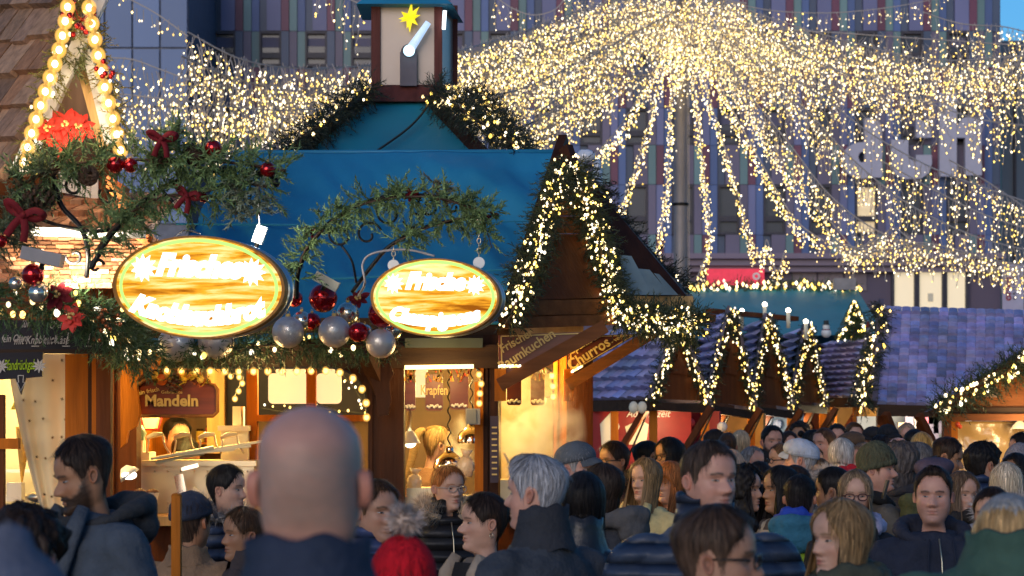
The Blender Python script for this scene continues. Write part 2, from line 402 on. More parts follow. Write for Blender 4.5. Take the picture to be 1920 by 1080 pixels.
# shop window bands
M['beige_pane'] = mat('shuttered_shop_pane', (.18, .14, .16), .5)
for x0, x1, y0, y1 in ((1486, 1530, 506, 545), (1534, 1580, 506, 545), (1584, 1624, 506, 545)):
    f = MB(); f.box(((fx(x0) + fx(x1)) / 2, YF - .04, (fz(y0) + fz(y1)) / 2), (fx(x1) - fx(x0), .06, fz(y0) - fz(y1))); f.build('shop_window', M['beige_pane'], store)
M['shopglow'] = mat('lit_frosted_pane', (.6, .52, .4), .3, emis=(1, .82, .52), estr=.22, var=.06, vscale=.5)
for x0, x1 in ((1674, 1714), (1721, 1766), (1773, 1810)):
    f = MB(); W_ = fx(x1) - fx(x0); c0 = (fx(x0) + fx(x1)) / 2; z0, z1 = fz(585), fz(500)
    for sx in (-1, 1): f.box((c0 + sx * (W_ / 2 + .02), YF - .1, (z0 + z1) / 2), (.08, .18, z1 - z0))
    f.box((c0, YF - .1, z1 + .05), (W_ + .12, .2, .1)); fo = f.build('lit_shop_window', M['win_frame'], store)
    p_ = MB(); p_.box((c0, YF - .05, (z0 + z1) / 2), (W_ - .05, .04, z1 - z0)); p_.build('pane', M['shopglow'], fo)
    if x0 == 1721:
        q = MB(); q.box((c0, YF - .1, fz(558)), (.16, .01, .24)); q.build('notice', M['cream'], fo)
# white letters on the facade
lt = MB(); yl = YF - .5
def let_prism(pts, mb=lt): mb.prism([(fx(a), yl, fz(b)) for a, b in pts], (0, .3, 0))
def arcp(cx, cy, r, a0, a1, n=8, ry=None): return [(cx + r * math.cos(R(a0 + (a1 - a0) * i / n)), cy - (ry or r) * math.sin(R(a0 + (a1 - a0) * i / n))) for i in range(n + 1)]
mw = mat('white_letter', (.40, .40, .50), .5, var=.05)
# letter a: stem with a rounded top, bowl ring
l1 = MB()
let_prism([(1616, 226)] + arcp(1625, 249, 24, 80, 0, 6) + [(1649, 336), (1617, 336)], l1)
ring_o = arcp(1612, 304, 38, 20, 340, 20, 34); ring_i = arcp(1612, 298, 7, 20, 340, 20, 10)
for i in range(20): l1.prism([(fx(a), yl + .01, fz(b)) for a, b in (ring_o[i], ring_o[i + 1], ring_i[i + 1], ring_i[i])], (0, .28, 0))
l1.prism([(fx(a), yl + .02, fz(b)) for a, b in ((1617, 292), (1649, 292), (1649, 318), (1617, 318))], (0, .26, 0))
l1.build('letter_a', mw, store)
l2 = MB()
let_prism([(1666, 266), (1698, 266), (1698, 300)] + [(1712, 308), (1712, 294), (1741, 294)] + [(1742, 310), (1736, 328), (1722, 338), (1692, 339), (1676, 333), (1667, 318)], l2)
let_prism([(1712, 226), (1730, 232), (1740, 245), (1741, 262), (1713, 262)], l2); l2.build('letter_s', mw, store)
l3 = MB()
let_prism([(1756, 178), (1788, 178), (1788, 334), (1756, 334)], l3)
l3.prism([(fx(a), yl + .01, fz(b)) for a, b in [(1786, 262), (1790, 240), (1798, 226), (1814, 222), (1828, 228), (1834, 242), (1835, 332), (1804, 332), (1804, 262)]], (0, .28, 0)); l3.build('letter_h', mw, store)
# red shop sign
rs = thing('shop_sign', 'red illuminated shop sign with a white letter o under the ledge of the department store', 'sign', (fx(1378), YF - .3, fz(533)))
s_ = MB(); s_.box((fx(1377), YF - .35, fz(522)), (fx(1430) - fx(1324), .24, fz(506) - fz(538))); s_.build('board', mat('red_backlit_board', (.5, .02, .06), .4, emis=(1, .05, .09), estr=.2), rs)
s_ = MB(); s_.text('o', (fx(1415), YF - .48, fz(526)), (1, 0, 0), (0, 0, 1), .42, .01, .02); s_.build('lettering', M['white'], rs)
# vertical banner and neon letters
bn = thing('shop_banner', 'tall pale banner with red and black vertical lettering beside the neon letters', 'banner', (fx(1880), YF - 1.2, fz(600)))
s_ = MB(); s_.box((fx(1883), YF - 1.2, fz(550)), (fx(1902) - fx(1863), .05, fz(500) - fz(600))); s_.build('cloth', mat('pale_banner_cloth', (.42, .38, .5), .8, var=.05), bn)
s_ = MB(); s_.text('orten', (fx(1879), YF - 1.24, fz(546)), (0, 0, 1), (-1, 0, 0), .30, .01, .025); s_.build('red_lettering', mat('red_print', (.3, .015, .03), .6), bn)
s_ = MB(); s_.text('GRÖSSEN', (fx(1888), YF - 1.24, fz(540)), (0, 0, 1), (-1, 0, 0), .13, .01, space=1.3, xs=1.2); s_.build('black_lettering', M['black'], bn)
ns = thing('neon_sign', 'vertical neon letters glowing blue at the top and green at the bottom', 'neon sign', (fx(1909), YF - 1.5, fz(600)))
for ch, y, c in (('T', 530, (.35, .6, 1)), ('A', 546, (.3, .65, 1)), ('T', 559, (.1, .9, .75)), ('o', 574, (.25, 1, .25))):
    s_ = MB(); s_.text(ch, (fx(1908), YF - 1.5, fz(y + 5)), (1, 0, 0), (0, 0, 1), .27, .02, .015); o = s_.build('neon_letter', glow('neon_' + ch + str(y), c, 1.0), ns)
    s_ = MB(); s_.text(ch, (fx(1908), YF - 1.46, fz(y + 5)), (1, 0, 0), (0, 0, 1), .27, .02, .05); s_.build('letter_halo', glow('neon_edge_' + ch + str(y), (c[0] * .1, c[1] * .35, c[2] * .9), .45), ns)
# ---- pale glass building on the left, dark one on the right
YG = 64.0
def q3(px, py, Y): return P(px, py, Y)
gb = thing('office_building', 'pale blue panelled office building at the upper left behind the chalet', 'building', (P(260, 800, YG).x, YG, 0))
x0, x1, z1 = P(40, 0, YG).x, P(352, 0, YG).x, P(0, -140, YG).z
s_ = MB(); s_.box(((x0 + x1) / 2, YG + 5, z1 / 2), (x1 - x0, 9.8, z1)); s_.build('wall', mat('office_wall', (.10, .12, .17), .5), gb)
pan = mat('pale_glass_panel', (.10, .18, .36), .35, vcol=True, var=.1, vscale=.3, spec=.3)
s_ = MB(); wpx = 52
for i in range(6):
    for j in range(6):
        xa, xb = P(40 + i * wpx, 0, YG).x, P(40 + (i + 1) * wpx, 0, YG).x; ya, yb = P(0, 420 - j * 110, YG).z, P(0, 310 - j * 110, YG).z; v = ru(.85, 1.1)
        s_.box(((xa + xb) / 2, YG + .05, (ya + yb) / 2), (xb - xa - .05, .1, yb - ya - .05), col=(v, v, v * 1.03))
s_.build('glass_panel', pan, gb)
rb = thing('glass_building', 'dark blue grey glass building at the right edge behind the light strings', 'building', (P(1905, 800, 76).x, 76, 0))
s_ = MB(); xa, xb, za = P(1878, 0, 76).x, P(2300, 0, 76).x, P(0, 76, 76).z
s_.box(((xa + xb) / 2, 80, za / 2), (xb - xa, 8, za)); s_.build('wall', mat('blue_grey_glass', (.10, .13, .18), .3, var=.2, vscale=.4), rb)
for k in range(7):
    s_ = MB(); s_.box((xa + .4 + k * .9, 75.9, za * .5), (.07, .16, za - .2)); s_.build('mullion', M['win_frame'], rb)
# ---- teal market hall roof
YH = 34.0
th = thing('market_hall', 'large market tent with a plain teal hipped roof behind the row of huts', 'tent', (P(1450, 800, YH).x, YH, 0))
s_ = MB(); a, b2, c, d = P(1240, 541, 36), P(1606, 541, 36), P(1658, 625, YH), P(1200, 640, YH)
bk = V((0, 4, 0)); c2, d2 = c + bk, d + bk
s_.add([a, b2, c, d, d2 + V((0, 0, 0)), c2], [(0, 3, 2, 1), (1, 2, 5), (0, 4, 3), (0, 1, 5, 4)]); s_.build('roof', M['tarp_teal'], th)
s_ = MB(); s_.box(((c.x + d.x) / 2, YH + 2.2, d.z / 2), (c.x - d.x - .4, 3.4, d.z - .05)); s_.build('wall', M['wood_dark'], th)
garland('roof_garland', 'thin fir garland with lights along the ridge of the teal tent roof', 'garland', [P(1285, 538, 35.9), P(1400, 536, 35.9), P(1500, 535, 35.9), P(1612, 539, 35.9)], .07, 500, .12, nbulb=80, br=.026, wn=.006, nn=6)
fl = thing('floodlight_box', 'small grey floodlight box on top of the teal tent roof', 'floodlight', P(1583, 545, 35.5))
s_ = MB(); s_.box(P(1583, 533, 35.5), (.32, .16, .17)); s_.build('housing', M['grey'], fl)
s_ = MB(); s_.bar(P(1583, 546, 35.5), P(1583, 538, 35.5), .04, .04); s_.build('bracket', M['iron'], fl)
# ---- pole and light tent
YP = 41.0
pl = thing('light_pole', 'tall grey metal pole carrying the tent of fairy lights', 'pole', (P(1275, 800, YP).x, YP, 0))
s_ = MB(); X = P(1276, 0, YP).x; zt = P(0, -150, YP).z
s_.tube([(X, YP, 0), (X, YP, 3), (X, YP, zt)], [.135, .125, .09], 16); s_.build('shaft', M['pole'], pl, True)
s_ = MB(); s_.tube([(X, YP, P(0, 383, YP).z - .02), (X, YP, P(0, 383, YP).z + .02)], .14, 16); s_.build('collar', M['iron'], pl, True)
for dx in (.13, .16):
    s_ = MB(); s_.tube([(X + dx, YP - .02, .9), (X + dx * .8, YP - .02, zt)], .008, 5); s_.build('halyard', M['cable'], pl)

def lightstring(pts, drop, dens, br=.0112, name='light_curtain', label='', group=None, cat='fairy lights', wav=.35, thick=.06, wires=True, n=10):
    path = spline(pts, n); at, ln = along(path)
    root = thing(name, label, cat, path[0], group=group)
    cab = MB(); cab.tube(path, .011, 4)
    bm_ = MB(); wm = MB(); nd = max(2, int(ln * dens * 1.1))
    for i in range(nd):
        t = (i + ru(0, .9)) / nd; p, dr = at(min(t, 1))
        dl = drop(t) if callable(drop) else drop
        L = dl * ru(.15, 1.3); p = p + V((0, 0, ru(-1, .6) * thick * 1.1)); nb = max(1, int(L / .115 + rnd()))
        o = V((0, 0, 0)); wp = [p]; z = 0
        for j in range(nb):
            z += L / nb; o = o + V((ru(-1, 1), ru(-1, 1), 0)) * thick * .6
            q = p + o + V((0, 0, -z)); wp.append(q)
            bulb(bm_, q + V((ru(-1, 1), ru(-1, 1), 0)) * thick * .5, br * ru(.65, 1.15))
        if wires and len(wp) > 1: wm.tube(wp, .006, 3, cap=False)
    cab.build('cable', M['cable'], root)
    if wm.v: tag(wm.build('drop_wire', M['cable'], root), kind='stuff')
    tag(bm_.build('fairy_bulb', M['fairy'], root), kind='stuff')
    return root
T = (1270, -40, YP)
G1 = 'icicle light curtains strung from the pole'
def LS(label, pts, drop, dens, **k): return lightstring([P(*q) for q in pts], drop, dens, label=label, group=G1, **k)
ds = lambda a, b: (lambda t: a + (b - a) * t)
# left sweep, from pole to the lantern and on to the office building
LS('dense icicle light curtain sweeping left from the pole top, uppermost strand', [(1268, -12, 41), (1150, 2, 40), (1060, 30, 38.5), (960, 66, 36), (845, 100, 33)], ds(.75, .8), 42, thick=.1)
LS('dense icicle light curtain sweeping left from the pole, second strand down', [(1268, 0, 41.3), (1160, 40, 40), (1060, 84, 38.5), (950, 122, 36), (845, 150, 33)], ds(.7, .7), 42, thick=.1)
LS('icicle light curtain sweeping left from the pole, third strand above the blue stall roof', [(1268, 20, 40.6), (1170, 72, 39), (1080, 120, 37), (970, 168, 35), (845, 195, 32)], ds(.7, .6), 38, thick=.1)
LS('thin icicle string hanging lowest on the left of the pole, ending behind the gable garland', [(1225, 140, 40), (1120, 150, 38), (1040, 205, 36), (960, 248, 34)], .45, 20, thick=.05)
LS('short icicle string on the left just above the dormer gable', [(1150, 170, 40), (1080, 210, 38), (1000, 245, 36), (950, 262, 34)], .35, 20, thick=.05)
LS('icicle swag at the top edge right of the lantern tower', [(925, -10, 38), (960, 15, 38), (1000, 28, 38), (1040, 18, 38), (1062, -8, 38)], ds(.38, .25), 16)
LS('icicle curtain left of the lantern tower, upper strand', [(845, 105, 33), (700, 122, 30), (560, 128, 28), (450, 110, 27), (352, 60, 26.5)], .75, 34, thick=.09)
LS('icicle curtain left of the lantern tower, middle strand', [(845, 170, 33), (700, 160, 30), (560, 165, 28), (450, 150, 27), (340, 105, 26)], .85, 34, thick=.09)
LS('icicle curtain left of the lantern tower, lower strand touching the fir bracket', [(720, 200, 30), (600, 205, 28), (480, 205, 27), (350, 190, 26), (215, 175, 26)], .62, 38, thick=.09)
LS('sparse icicle curtain in front of the pale office building', [(355, 150, 26), (300, 130, 26), (250, 112, 26), (205, 108, 26)], .95, 20, thick=.09)
LS('loose icicle strand hanging from the top edge in front of the office building', [(225, -10, 27), (262, 8, 27), (300, 30, 27), (352, 68, 27)], ds(.12, .16), 14)
LS('icicle bunch hanging from the top edge left of the lantern tower', [(590, -22, 30), (640, -8, 30), (690, 15, 30)], ds(.2, .85), 14, wav=.5)
# centre and right sweep
LS('very dense icicle curtain around the pole top', [(1180, -14, 40.5), (1240, -6, 40.6), (1310, -6, 40.6), (1400, 6, 40)], .95, 60, thick=.12)
LS('dense icicle curtain just right of the pole, second layer', [(1250, 40, 40.4), (1320, 45, 40.2), (1400, 60, 39.6), (1500, 85, 39)], .85, 48, thick=.12)
LS('dense icicle curtain sweeping right from the pole, upper strand', [(1270, -20, 41), (1380, 12, 40), (1480, 45, 38.5), (1600, 80, 37), (1750, 112, 35), (1930, 104, 33)], ds(.85, .5), 38, thick=.1)
LS('dense icicle curtain sweeping right from the pole, second strand', [(1275, 10, 41), (1400, 55, 40), (1520, 95, 38.5), (1680, 128, 37), (1800, 138, 36), (1930, 140, 35)], ds(.8, .5), 40, thick=.1)
LS('icicle swag along the top edge at the upper right', [(1360, 2, 43), (1450, 20, 43), (1560, 24, 43), (1680, 12, 43), (1780, -8, 43)], .22, 15)
LS('icicle swag crossing in front of the blue sky patch', [(1730, 22, 40), (1800, 44, 40), (1880, 50, 39), (1930, 62, 38)], .4, 13)
LS('sparse icicle strand above the white letters', [(1440, 70, 39), (1540, 120, 37), (1620, 150, 36), (1720, 185, 35), (1830, 222, 34), (1930, 236, 33)], .5, 9)
LS('icicle strand crossing the first white letter', [(1380, 75, 39.5), (1470, 135, 38), (1560, 195, 36.5), (1640, 255, 35.5), (1760, 320, 34), (1930, 380, 32)], .5, 9)
LS('icicle strand right of the pole at mid height', [(1350, 60, 40), (1430, 130, 38.8), (1520, 215, 37.5), (1600, 300, 36), (1700, 380, 35), (1820, 440, 34), (1930, 470, 33)], ds(.7, .3), 20)
LS('icicle strand dropping right of the pole into the low swag', [(1330, 70, 40), (1400, 170, 39), (1480, 270, 38), (1560, 370, 37), (1660, 440, 36), (1780, 470, 35), (1930, 500, 34)], ds(.6, .3), 22)
LS('loose icicle strand over the right end of the store', [(1650, 300, 37), (1740, 350, 36), (1840, 400, 35), (1930, 430, 34)], .4, 9)
LS('loose icicle strand from the last white letter to the right edge', [(1780, 300, 36), (1850, 340, 35), (1930, 395, 34)], .35, 14)
LS('golden swag above the lit shop windows', [(1575, 455, 36), (1640, 470, 35.6), (1720, 455, 35.2), (1800, 470, 34.8), (1930, 512, 34)], .3, 42, thick=.09)
LS('golden swag low between pole and lit shop windows', [(1550, 430, 36.5), (1590, 465, 36.3), (1640, 452, 36), (1680, 430, 35.6), (1730, 475, 35.2)], .2, 44, thick=.09)
# tail strings falling from the pole
LS('loose icicle strand filling the upper right between the swags', [(1330, 20, 40), (1450, 52, 41), (1580, 62, 41), (1720, 72, 40), (1930, 86, 38)], .5, 18, thick=.16)
LS('loose icicle strand below the right sweep over the facade', [(1370, 110, 39.5), (1480, 150, 38.5), (1600, 175, 37.5), (1740, 190, 36.5), (1930, 196, 35)], .55, 15, thick=.16)
LS('loose icicle strand at the top edge left of the pole', [(1060, -8, 39), (1130, -14, 40), (1215, -18, 41)], .4, 22, thick=.14)
G1 = 'light ropes falling from the pole'
tail = dict(thick=.075, wires=False, name='light_rope')
LS('light rope falling far left of the pole, behind the dormer gable', [(1258, 60, 40.6), (1215, 150, 40), (1160, 240, 39), (1112, 292, 38)], .24, 51, **tail)
LS('light rope falling left of the pole to the hut roof', [(1262, 60, 40.6), (1232, 170, 40), (1200, 290, 39), (1152, 415, 38)], .2, 51, **tail)
LS('light rope hanging straight down just left of the pole', [(1266, 60, 40.6), (1258, 200, 40.2), (1250, 350, 39.7), (1232, 480, 39)], .22, 54, **tail)
LS('thick bright light rope wrapped down the pole itself', [(1272, 20, 40.7), (1270, 90, 40.7), (1268, 150, 40.7)], .35, 90, thick=.16, wires=False, name='light_rope')
LS('light rope hanging just right of the pole with a hooked end', [(1290, 80, 40.6), (1308, 220, 40), (1325, 370, 39.5), (1330, 450, 39), (1308, 520, 38.8)], .22, 54, **tail)
LS('light rope falling right of the pole to a forked end', [(1300, 80, 40.6), (1335, 200, 40), (1372, 320, 39.4), (1405, 440, 39), (1430, 480, 38.8), (1438, 450, 38.7), (1456, 510, 38.6), (1472, 470, 38.6)], .2, 57, **tail)
LS('light rope falling further right, ending above the beige shop panes', [(1310, 80, 40.6), (1365, 190, 39.8), (1430, 310, 39), (1490, 410, 38.4), (1545, 452, 38)], .24, 57, **tail)
LS('rightmost light rope falling from the pole into the golden swag', [(1340, 90, 40.4), (1420, 230, 39.4), (1500, 350, 38.4), (1570, 430, 37.6), (1610, 480, 37)], .24, 44, **tail)
# ================================================================== MAIN STALL
YS = 13.0
stall = thing('market_stall', 'wooden almond and pastry stall with blue tarpaulin roof, lit windows and corner gable', 'market stall', (P(600, 0, YS).x, YS, 0))
def pbox(mb, x0, x1, y0, y1, Y, d, mi=0, col=(1, 1, 1)):
    # a box whose front face spans the given outline at distance Y
    a, b = P(x0, y1, Y), P(x1, y0, Y)
    mb.box(((a.x + b.x) / 2, Y + d / 2, (a.z + b.z) / 2), (b.x - a.x, d, b.z - a.z), mi=mi, col=col)
def part(name, x0, x1, y0, y1, Y, d, m, par, label=None):
    mb = MB(); pbox(mb, x0, x1, y0, y1, Y, d); o = mb.build(name, m, par)
    if label: o['label'] = label
    return o
def ppoly(mb, pts, Y, d, mi=0): mb.prism([P(a, b, Y) for a, b in pts], (0, d, 0), mi)
zb = P(0, 960, YS).z
# posts, beam, walls
def post(x0, x1, y0, Y, d, m, par=stall, name='post'):
    mb = MB(); a, b = P(x0, y0, Y), P(x1, y0, Y); mb.box(((a.x + b.x) / 2, Y + d / 2, a.z / 2), (b.x - a.x, d, a.z)); 
    mb.box((a.x + .018, Y - .004, a.z / 2 - .02), (.012, .02, a.z - .06)); return mb.build(name, m, par)
post(206, 256, 660, YS, .16, M['wood_brown']); post(690, 757, 640, YS - .03, .2, M['wood_dark']); post(906, 934, 628, YS, .12, M['wood_dark'])
part('beam', 204, 934, 646, 690, YS - .05, .22, M['wood_darkx'], stall)
part('fascia', 256, 932, 596, 646, YS + .02, .1, M['wood_darkx'], stall)
part('transom', 759, 905, 634, 652, YS - .08, .03, mat('smoky_transom_glass', (.05, .06, .045), .2, var=.2), stall)
part('lower_wall', 256, 690, 985, 1560, YS + .01, .1, M['wood_brown'], stall); part('lower_wall', 757, 906, 985, 1560, YS + .01, .1, M['wood_brown'], stall)
# arched corner fillets
def fillet(cx, cy, r, Y, d, m, a0, a1, corner):
    mb = MB(); pts = [corner] + [(cx + r * math.cos(R(a0 + (a1 - a0) * i / 10)), cy - r * math.sin(R(a0 + (a1 - a0) * i / 10))) for i in range(11)]
    ppoly(mb, pts, Y, d); mb.build('arch_corner', m, stall)
fillet(622, 757, 68, YS - .02, .1, M['wood_dark'], 90, 0, (691, 689)); fillet(880, 716, 26, YS - .02, .08, M['wood_amber'], 90, 0, (907, 689))
fillet(318, 757, 62, YS - .02, .1, M['wood_dark'], 90, 180, (255, 689))
part('window_jamb', 890, 907, 716, 1000, YS + .02, .08, M['wood_amber'], stall)
part('counter', 258, 690, 968, 986, YS - .16, .5, M['wood_pale'], stall); part('counter', 758, 906, 968, 986, YS - .16, .5, M['wood_pale'], stall)
# carved brackets
mb = MB(); ppoly(mb, [(226, 650), (306, 650), (300, 680), (290, 692), (268, 700), (256, 712), (258, 740), (262, 775), (256, 800), (240, 808), (236, 830), (226, 840)], YS - .14, .06); mb.build('carved_bracket', M['wood_amber'], stall)
mb = MB(); ppoly(mb, [(690, 668), (726, 668), (738, 700), (730, 716), (733, 752), (727, 778), (708, 780), (704, 740), (690, 700)], YS - .22, .1); mb.bar(P(684, 660, YS - .3), P(722, 740, YS - .1), .07, .07); mb.build('carved_bracket', M['wood_dark'], stall)
# interior box
mb = MB()
xa, xb = P(215, 0, 13.3).x, P(1075, 0, 15.4).x; yb_ = 15.6
mb.box(((xa + xb) / 2, yb_ + .05, 1.3), (xb - xa, .1, 2.6)); mb.build('back_wall', mat('stained_back_wall', (.13, .065, .025), .6, var=.3, vscale=3, stretch=(6, 6, .8)), stall)
mb = MB(); mb.box(((xa + xb) / 2, 14.4, P(0, 640, YS).z + .06), (xb - xa, 2.4, .06)); mb.build('ceiling', M['wood_pale'], stall)
mb = MB(); mb.box((xa - .03, 14.4, 1.1), (.06, 2.4, 2.2)); mb.build('side_wall', M['wood_amber'], stall)
M['dusk_pane'] = mat('back_window_pane', (.022, .020, .030), .6, var=.3, vscale=3, spec=.1)
for x0, x1, y0, y1 in ((484, 574, 690, 778), (593, 700, 690, 778), (425, 462, 690, 800)):
    part('back_window', x0, x1, y0, y1, 15.3, .03, M['dusk_pane'], stall)
for x0, x1, y0, y1 in ((462, 482, 686, 990), (574, 592, 686, 782)): part('mullion', x0, x1, y0, y1, 13.9, .08, M['wood_amber'], stall)
part('rail', 482, 700, 778, 790, 13.88, .1, M['wood_amber'], stall)
part('mullion', 388, 420, 690, 850, 15.1, .06, M['wood_pale'], stall)
# menu boards, softly lit
M['menu'] = mat('lit_menu_board', (.8, .72, .55), .5, emis=(1, .78, .42), estr=.3, var=.04)
def rrect(x0, x1, y0, y1, r, n=5):
    out = []
    for cx, cy, a in ((x1 - r, y0 + r, 90), (x1 - r, y1 - r, 0), (x0 + r, y1 - r, -90), (x0 + r, y0 + r, 180)):
        out += [(cx + r * math.cos(R(a - 90 * i / n)), cy - r * math.sin(R(a - 90 * i / n))) for i in range(n + 1)]
    return out
for x0, x1, y0, y1, lab in ((503, 584, 700, 757, 'left of two blank cream menu boards, the wider one'), (593, 640, 700, 757, 'narrower blank cream menu board on the right')):
    mb = MB(); ppoly(mb, rrect(x0, x1, y0, y1, 9), 13.95, .02); ppoly(mb, rrect(x0 + 14, x1 - 12, y0 - 9, y0 + 1, 4), 13.952, .018); tag(mb.build('menu_board', M['menu'], stall), label=lab)
# ---- tarpaulin roof
def sheet(name, quad, nu, nv, m, par, amp=.02, fr=2.5, th=.012):
    a, b, c, d = [V(p) for p in quad]; nrm = (b - a).cross(d - a).normalized(); mb = MB(); vs = []
    for j in range(nv + 1):
        for i in range(nu + 1):
            s, t = i / nu, j / nv; p = a.lerp(b, s).lerp(d.lerp(c, s), t)
            e = min(1, 6 * t * (1 - t) + .15); w_ = noise.noise(V((p.x * fr * .8 + p.z * 1.2, p.z * fr, 3.1))) + .5 * noise.noise(V((p.x * fr * 3 + p.z * 5, p.z * fr * 2, 9)))
            vs.append(p + nrm * amp * w_ * e)
    n1 = nu + 1; fs = [(j * n1 + i, j * n1 + i + 1, (j + 1) * n1 + i + 1, (j + 1) * n1 + i) for j in range(nv) for i in range(nu)]
    mb.add(vs, fs); o = mb.build(name, m, par, True); md = o.modifiers.new('thick', 'SOLIDIFY'); md.thickness = th; return o
TL, TR, BR, BL = P(440, 285, 14.7), P(1046, 283, 14.7), P(946, 602, 13.0), P(236, 660, 12.95)
sheet('tarpaulin_roof', (BL, BR, TR, TL), 110, 54, M['tarp'], stall, .085)
mb = MB(); mb.tube([P(438, 286, 14.7), P(1048, 284, 14.7)], .014, 8); mb.build('ridge_pole', M['tarp'], stall, True)
for k, yy in enumerate((420, 520)):
    mb = MB(); mb.tube([P(330 - 40 * k, yy, 13.85 - .55 * k), P(640, yy + 2, 13.83 - .55 * k), P(1000 - 26 * k, yy - 6 - 10 * k, 13.85 - .55 * k)], .006, 5); mb.build('seam', M['tarp'], stall)
mb = MB(); bkL, bkR = P(560, 300, 16.8), P(1046, 300, 16.6)
mb.add([TL, TR, P(1046, 560, 16.9), P(440, 560, 16.9)], [(0, 1, 2, 3)]); mb.add([BL, TL, P(440, 560, 16.9)], [(0, 1, 2)]); mb.build('rear_roof', M['tarp'], stall)
# ---- pyramid roof under the lantern
t1, t2, b1, b2 = P(688, 186, 15.9), P(802, 186, 15.9), P(912, 300, 15.0), P(548, 300, 15.0)
sheet('pyramid_roof', (b2, b1, t2, t1), 30, 14, M['tarp_teal'], stall, .008)
mb = MB(); b3, b4 = b1 + V((.35, 2.0, 0)), b2 + V((-.05, 2.0, 0)); t3, t4 = t2 + V((.02, .35, 0)), t1 + V((0, .35, 0))
mb.add([b1, b3, t3, t2, b2, b4, t4, t1], [(0, 1, 2, 3), (5, 4, 7, 6), (1, 5, 6, 2)]); mb.build('pyramid_side', M['tarp_teal'], stall)
for p, q in ((t1, b2), (t2, b1)):
    mb = MB(); mb.bar(p + V((0, -.02, .01)), q + V((0, -.02, .01)), .06, .07); mb.build('hip_board', M['wood_dark'], stall)
mb = MB(); mb.tube(spline([P(806, 190, 15.7), P(790, 215, 15.5), P(760, 245, 15.3), P(705, 284, 14.98)]), .008, 6); tag(mb.build('roof_cable', M['black_cable']), 'black cable lying across the teal pyramid roof below the lantern', 'cable')
# ---- lantern
lan = thing('lantern_tower', 'square lantern tower with blue cap and frosted panels on top of the stall roof', 'lantern tower', P(762, 186, 15.9))
M['maroon'] = woodmat('maroon_timber', (.085, .025, .022))
YL = 15.8
mb = MB(); lo = [P(682, 190, YL - .02), P(806, 190, YL - .02)]; hi = [P(698, 160, YL + .03), P(828, 158, YL + .03)]
mb.prism([lo[0], lo[1], hi[1], hi[0]], (0, .42, 0)); mb.build('skirt', M['maroon'], lan)
for x0, x1 in ((696, 713), (814, 829)):
    part('corner_post', x0, x1, 6, 161, YL + .03, .05, M['maroon'], lan)
part('corner_post', 849, 858, 10, 158, YL + .42, .04, M['maroon'], lan)
M['frost'] = mat('frosted_panel', (.30, .25, .22), .32, metal=.3, var=.12, vscale=3)
part('front_panel', 713, 814, 10, 159, YL + .06, .012, M['frost'], lan)
mb = MB(); a, b = P(829, 158, YL + .06), P(850, 158, YL + .44); z1 = P(0, 10, YL).z
mb.add([a, b, V((b.x, b.y, z1)), V((a.x, a.y, z1))], [(0, 1, 2, 3)]); mb.build('side_panel', M['frost'], lan)
mb = MB(); cz0, cz1 = P(0, 11, YL).z, P(0, -70, YL).z; e = [P(668, 11, YL - .08), P(848, 11, YL - .08)]; r4 = [V((e[0].x, YL - .08, cz0)), V((e[1].x, YL - .08, cz0)), V((e[1].x + .06, YL + .55, cz0 - .02)), V((e[0].x, YL + .55, cz0))]
ap = V(((e[0].x + e[1].x) / 2, YL + .2, cz1)); mb.add(r4 + [ap], [(0, 1, 4), (1, 2, 4), (2, 3, 4), (3, 0, 4), (3, 2, 1, 0)]); mb.build('cap_roof', M['tarp'], lan)
mb = MB()
for k in range(11):
    d = rdir(); d.y = -abs(d.y) * .5; c0 = P(768, 34, YL - .02); s_ = d.orthogonal().normalized() * .03; s2 = d.cross(s_)
    mb.add([c0 + s_, c0 + s2, c0 - s_, c0 - s2, c0 + d.normalized() * ru(.07, .12)], [(0, 1, 4), (1, 2, 4), (2, 3, 4), (3, 0, 4)])
yst = mb.build('reflection_star', mat('yellow_reflection_glow', (.8, .6, .01), .6, emis=(1, .8, .02), estr=.3)); tag(yst, 'glowing yellow star added as the reflection at the top of the lantern panel', 'added reflection')  # reflection in the panel, added as a glowing star shape
tl = thing('reflection_tube', 'slanted white glowing tube added as the light streak on the lantern panel', 'lamp', P(785, 70, YL - .06))  # reflected light streak on the panel, added as a glowing tube
mb = MB(); mb.tube([P(803, 42, YL - .05), P(768, 94, YL - .05)], [.020, .030], 12); mb.build('tube', mat('white_streak_glow', (.6, .65, .75), .3, emis=(.45, .68, 1), estr=.3), tl, True)
mb = MB(); mb.sphere(P(767, 95, YL - .06), .038, 12, 8); mb.build('lens', glow('cold_streak_glow', (.55, .85, 1), .9), tl, True)
mb = MB(); mb.tube([P(834, 20, YL), P(832, 55, YL)], .012, 8); tag(mb.build('led_strip', glow('cold_led', (.8, .93, 1), 1.2)), 'short cold white LED strip on the corner of the lantern', 'LED strip')
mb = MB(); mb.box(P(766, 130, YL + .0), (.11, .05, .22)); mb.sphere(P(766, 97, YL + .0), .05, 12, 8); tag(mb.build('shadow_block', mat('dim_shadow', (.10, .09, .11), .7)), 'dark upright box added as the shadow blob before the lantern panel', 'box')  # shadow blob on the panel, added as a dark solid
